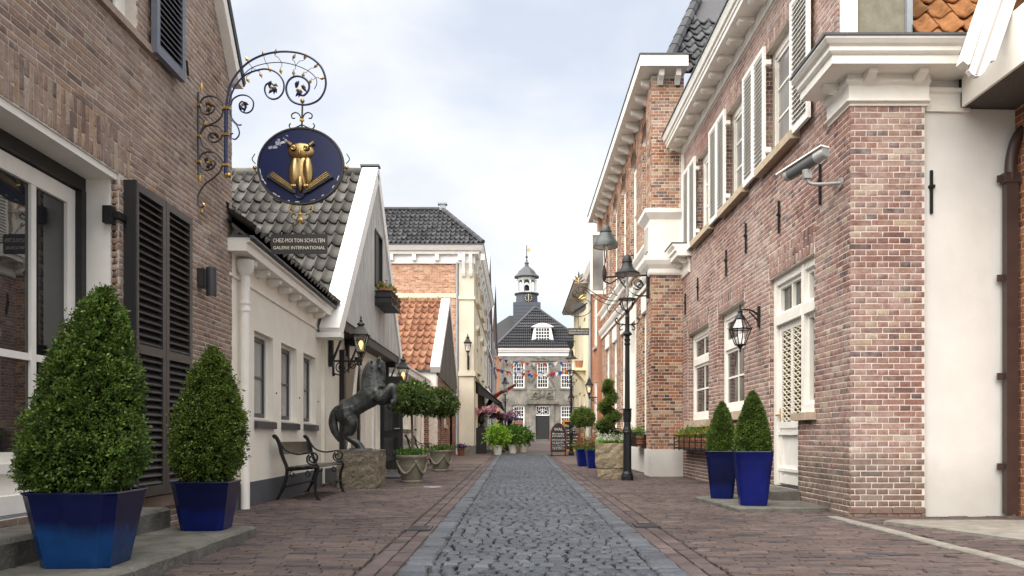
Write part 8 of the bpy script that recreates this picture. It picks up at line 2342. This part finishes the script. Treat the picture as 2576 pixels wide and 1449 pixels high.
# name plate
a, b = S(592, 1287), S(957, 1415)
mb = MB(); c_ = .012; x0, x1, z0, z1 = a[0], b[0], b[2], a[2]
oc = [(x0 + c_, z0), (x1 - c_, z0), (x1, z0 + c_), (x1, z1 - c_), (x1 - c_, z1), ((x0 + x1) / 2 + .03, z1), ((x0 + x1) / 2, z1 + .012), ((x0 + x1) / 2 - .03, z1), (x0 + c_, z1), (x0, z1 - c_), (x0, z0 + c_)]
mb.hexa([(p, SY + .008, q) for p, q in oc], [(p, SY - .008, q) for p, q in oc]); np_ = mb.build('name_plate', 'plate_dark' if 'plate_dark' in M else 'iron_grey', sg)
def fit_text(body, width, cap, cx_, y_, cz_, parent, mat, bold=False):
    o_ = text_mesh('lettering', body, cap / .70, mat, parent, (cx_, y_, cz_), (R(90), 0, 0), ext=.001)
    xs = [v_.co.x for v_ in o_.data.vertices]; o_.scale[0] = width / (max(xs) - min(xs)); return o_
fit_text('CHEZ-MOI TON SCHULTEN', 336 * KZ, 25 * KZ, (x0 + x1) / 2, SY - .0095, S(0, 1330)[2], np_, 'gold_paint')
fit_text('GALERIE INTERNATIONAL', 336 * KZ, 21 * KZ, (x0 + x1) / 2, SY - .0095, S(0, 1377)[2], np_, 'gold_paint')

# ================================================================== the second sign across the street
S2Y = 22.0
def Q(zx, zy, dy=0.0): return (((1560 + zx / 4.025) / 1.104 - U0) * S2Y / F, S2Y + dy, H + (V0 - (740 + zy / 4.025) / 1.104) * S2Y / F)
K2 = S2Y / F / 1.104 / 4.025
s2 = thing('hanging_sign', 'grey iron scroll bracket with slanting dark oval and small name plate, far across street', 'sign', Q(690, 380))
def wire2(name, pts, r=.012, mat='iron_grey', dy=0.0):
    mb = MB(); mb.tube(smooth_path([Q(a, b, dy) for a, b in pts], 6), r, 6); return mb.build(name, mat, s2, True)
wire2('wall_bar', [(712, 180), (712, 380), (712, 570)], .016)
wire2('bracket_arm', [(712, 330), (640, 380), (540, 380), (440, 345), (350, 290), (270, 240), (200, 225), (160, 250), (165, 290), (200, 300), (215, 265)], .013)
wire2('bracket_arm', [(712, 420), (600, 432), (500, 420), (400, 370), (310, 300), (250, 250), (245, 290), (275, 300)], .011)
for pts in ([(600, 300), (560, 240), (510, 230), (470, 270), (480, 330), (530, 350), (570, 310), (545, 280)], [(520, 430), (510, 480), (550, 510), (590, 480), (570, 450), (545, 465)], [(640, 450), (600, 470), (620, 510), (670, 540), (660, 570)], [(330, 400), (360, 385), (385, 360)], [(420, 380), (470, 330), (560, 300), (630, 330)]): wire2('scroll', pts, .010)
circ = [(185 + 150 * math.cos(R(a)), 455 + 105 * math.sin(R(a))) for a in range(-60, 250, 18)]
wire2('oval_ring', circ, .011)
p = Q(185, 465); mb = MB(); n = 28; ta = R(10)
pts = [(p[0] + 88 * K2 * math.cos(2 * PI * k / n), p[2] + 62 * K2 * math.sin(2 * PI * k / n) + 12 * K2 * math.cos(2 * PI * k / n)) for k in range(n)]
mb.hexa([(a, S2Y + .02, b) for a, b in pts], [(a, S2Y - .02, b) for a, b in pts]); ov = mb.build('oval_board', 'sign_grey' if 'sign_grey' in M else 'iron_grey', s2)
mb = MB(); mb.tube([Q(130, 510, -.03), Q(285, 410, -.03)], .02, 6); mb.tube([Q(140, 490, -.03), Q(270, 425, -.03)], .01, 5); mb.build('brush', 'iron', ov)
wire2('finial_stem', [(185, 400), (182, 320), (190, 220)], .012)
for k, (a, b, g) in enumerate(((190, 90, 90), (165, 130, 125), (215, 130, 55), (150, 160, 150), (230, 160, 30), (190, 160, 90), (150, 335, 140), (220, 335, 40), (120, 310, 100), (245, 355, 20))):
    q = Vector(Q(a, b)); dv = Vector((math.cos(R(g)), 0, math.sin(R(g)))); mb = MB(); mb.tube([q - dv * .09, q, q + dv * .09], [.01, .028, .003], 6); mb.build('leaf', 'gold' if k % 2 else 'iron_grey', s2, True)
for s in (-1, 1): wire2('scroll', [(183 + s * 5, 400), (183 + s * 40, 350), (183 + s * 55, 320), (183 + s * 35, 305), (183 + s * 20, 325)], .010)
wire2('hanger', [(185, 520), (185, 600), (185, 690)], .009)
a, b = Q(68, 690), Q(305, 768)
mb = MB(); mb.box(a[0], b[0], S2Y - .015, S2Y + .015, b[2], a[2]); n2 = mb.build('name_plate', 'iron_grey', s2)
cx_ = (a[0] + b[0]) / 2
fit_text('CHEZ-MOI TON SCHULTEN', 215 * K2, 16 * K2, cx_, S2Y - .0165, Q(0, 718)[2], n2, 'gold_paint'); fit_text('GALERIE INTERNATIONAL', 215 * K2, 14 * K2, cx_, S2Y - .0165, Q(0, 745)[2], n2, 'gold_paint')
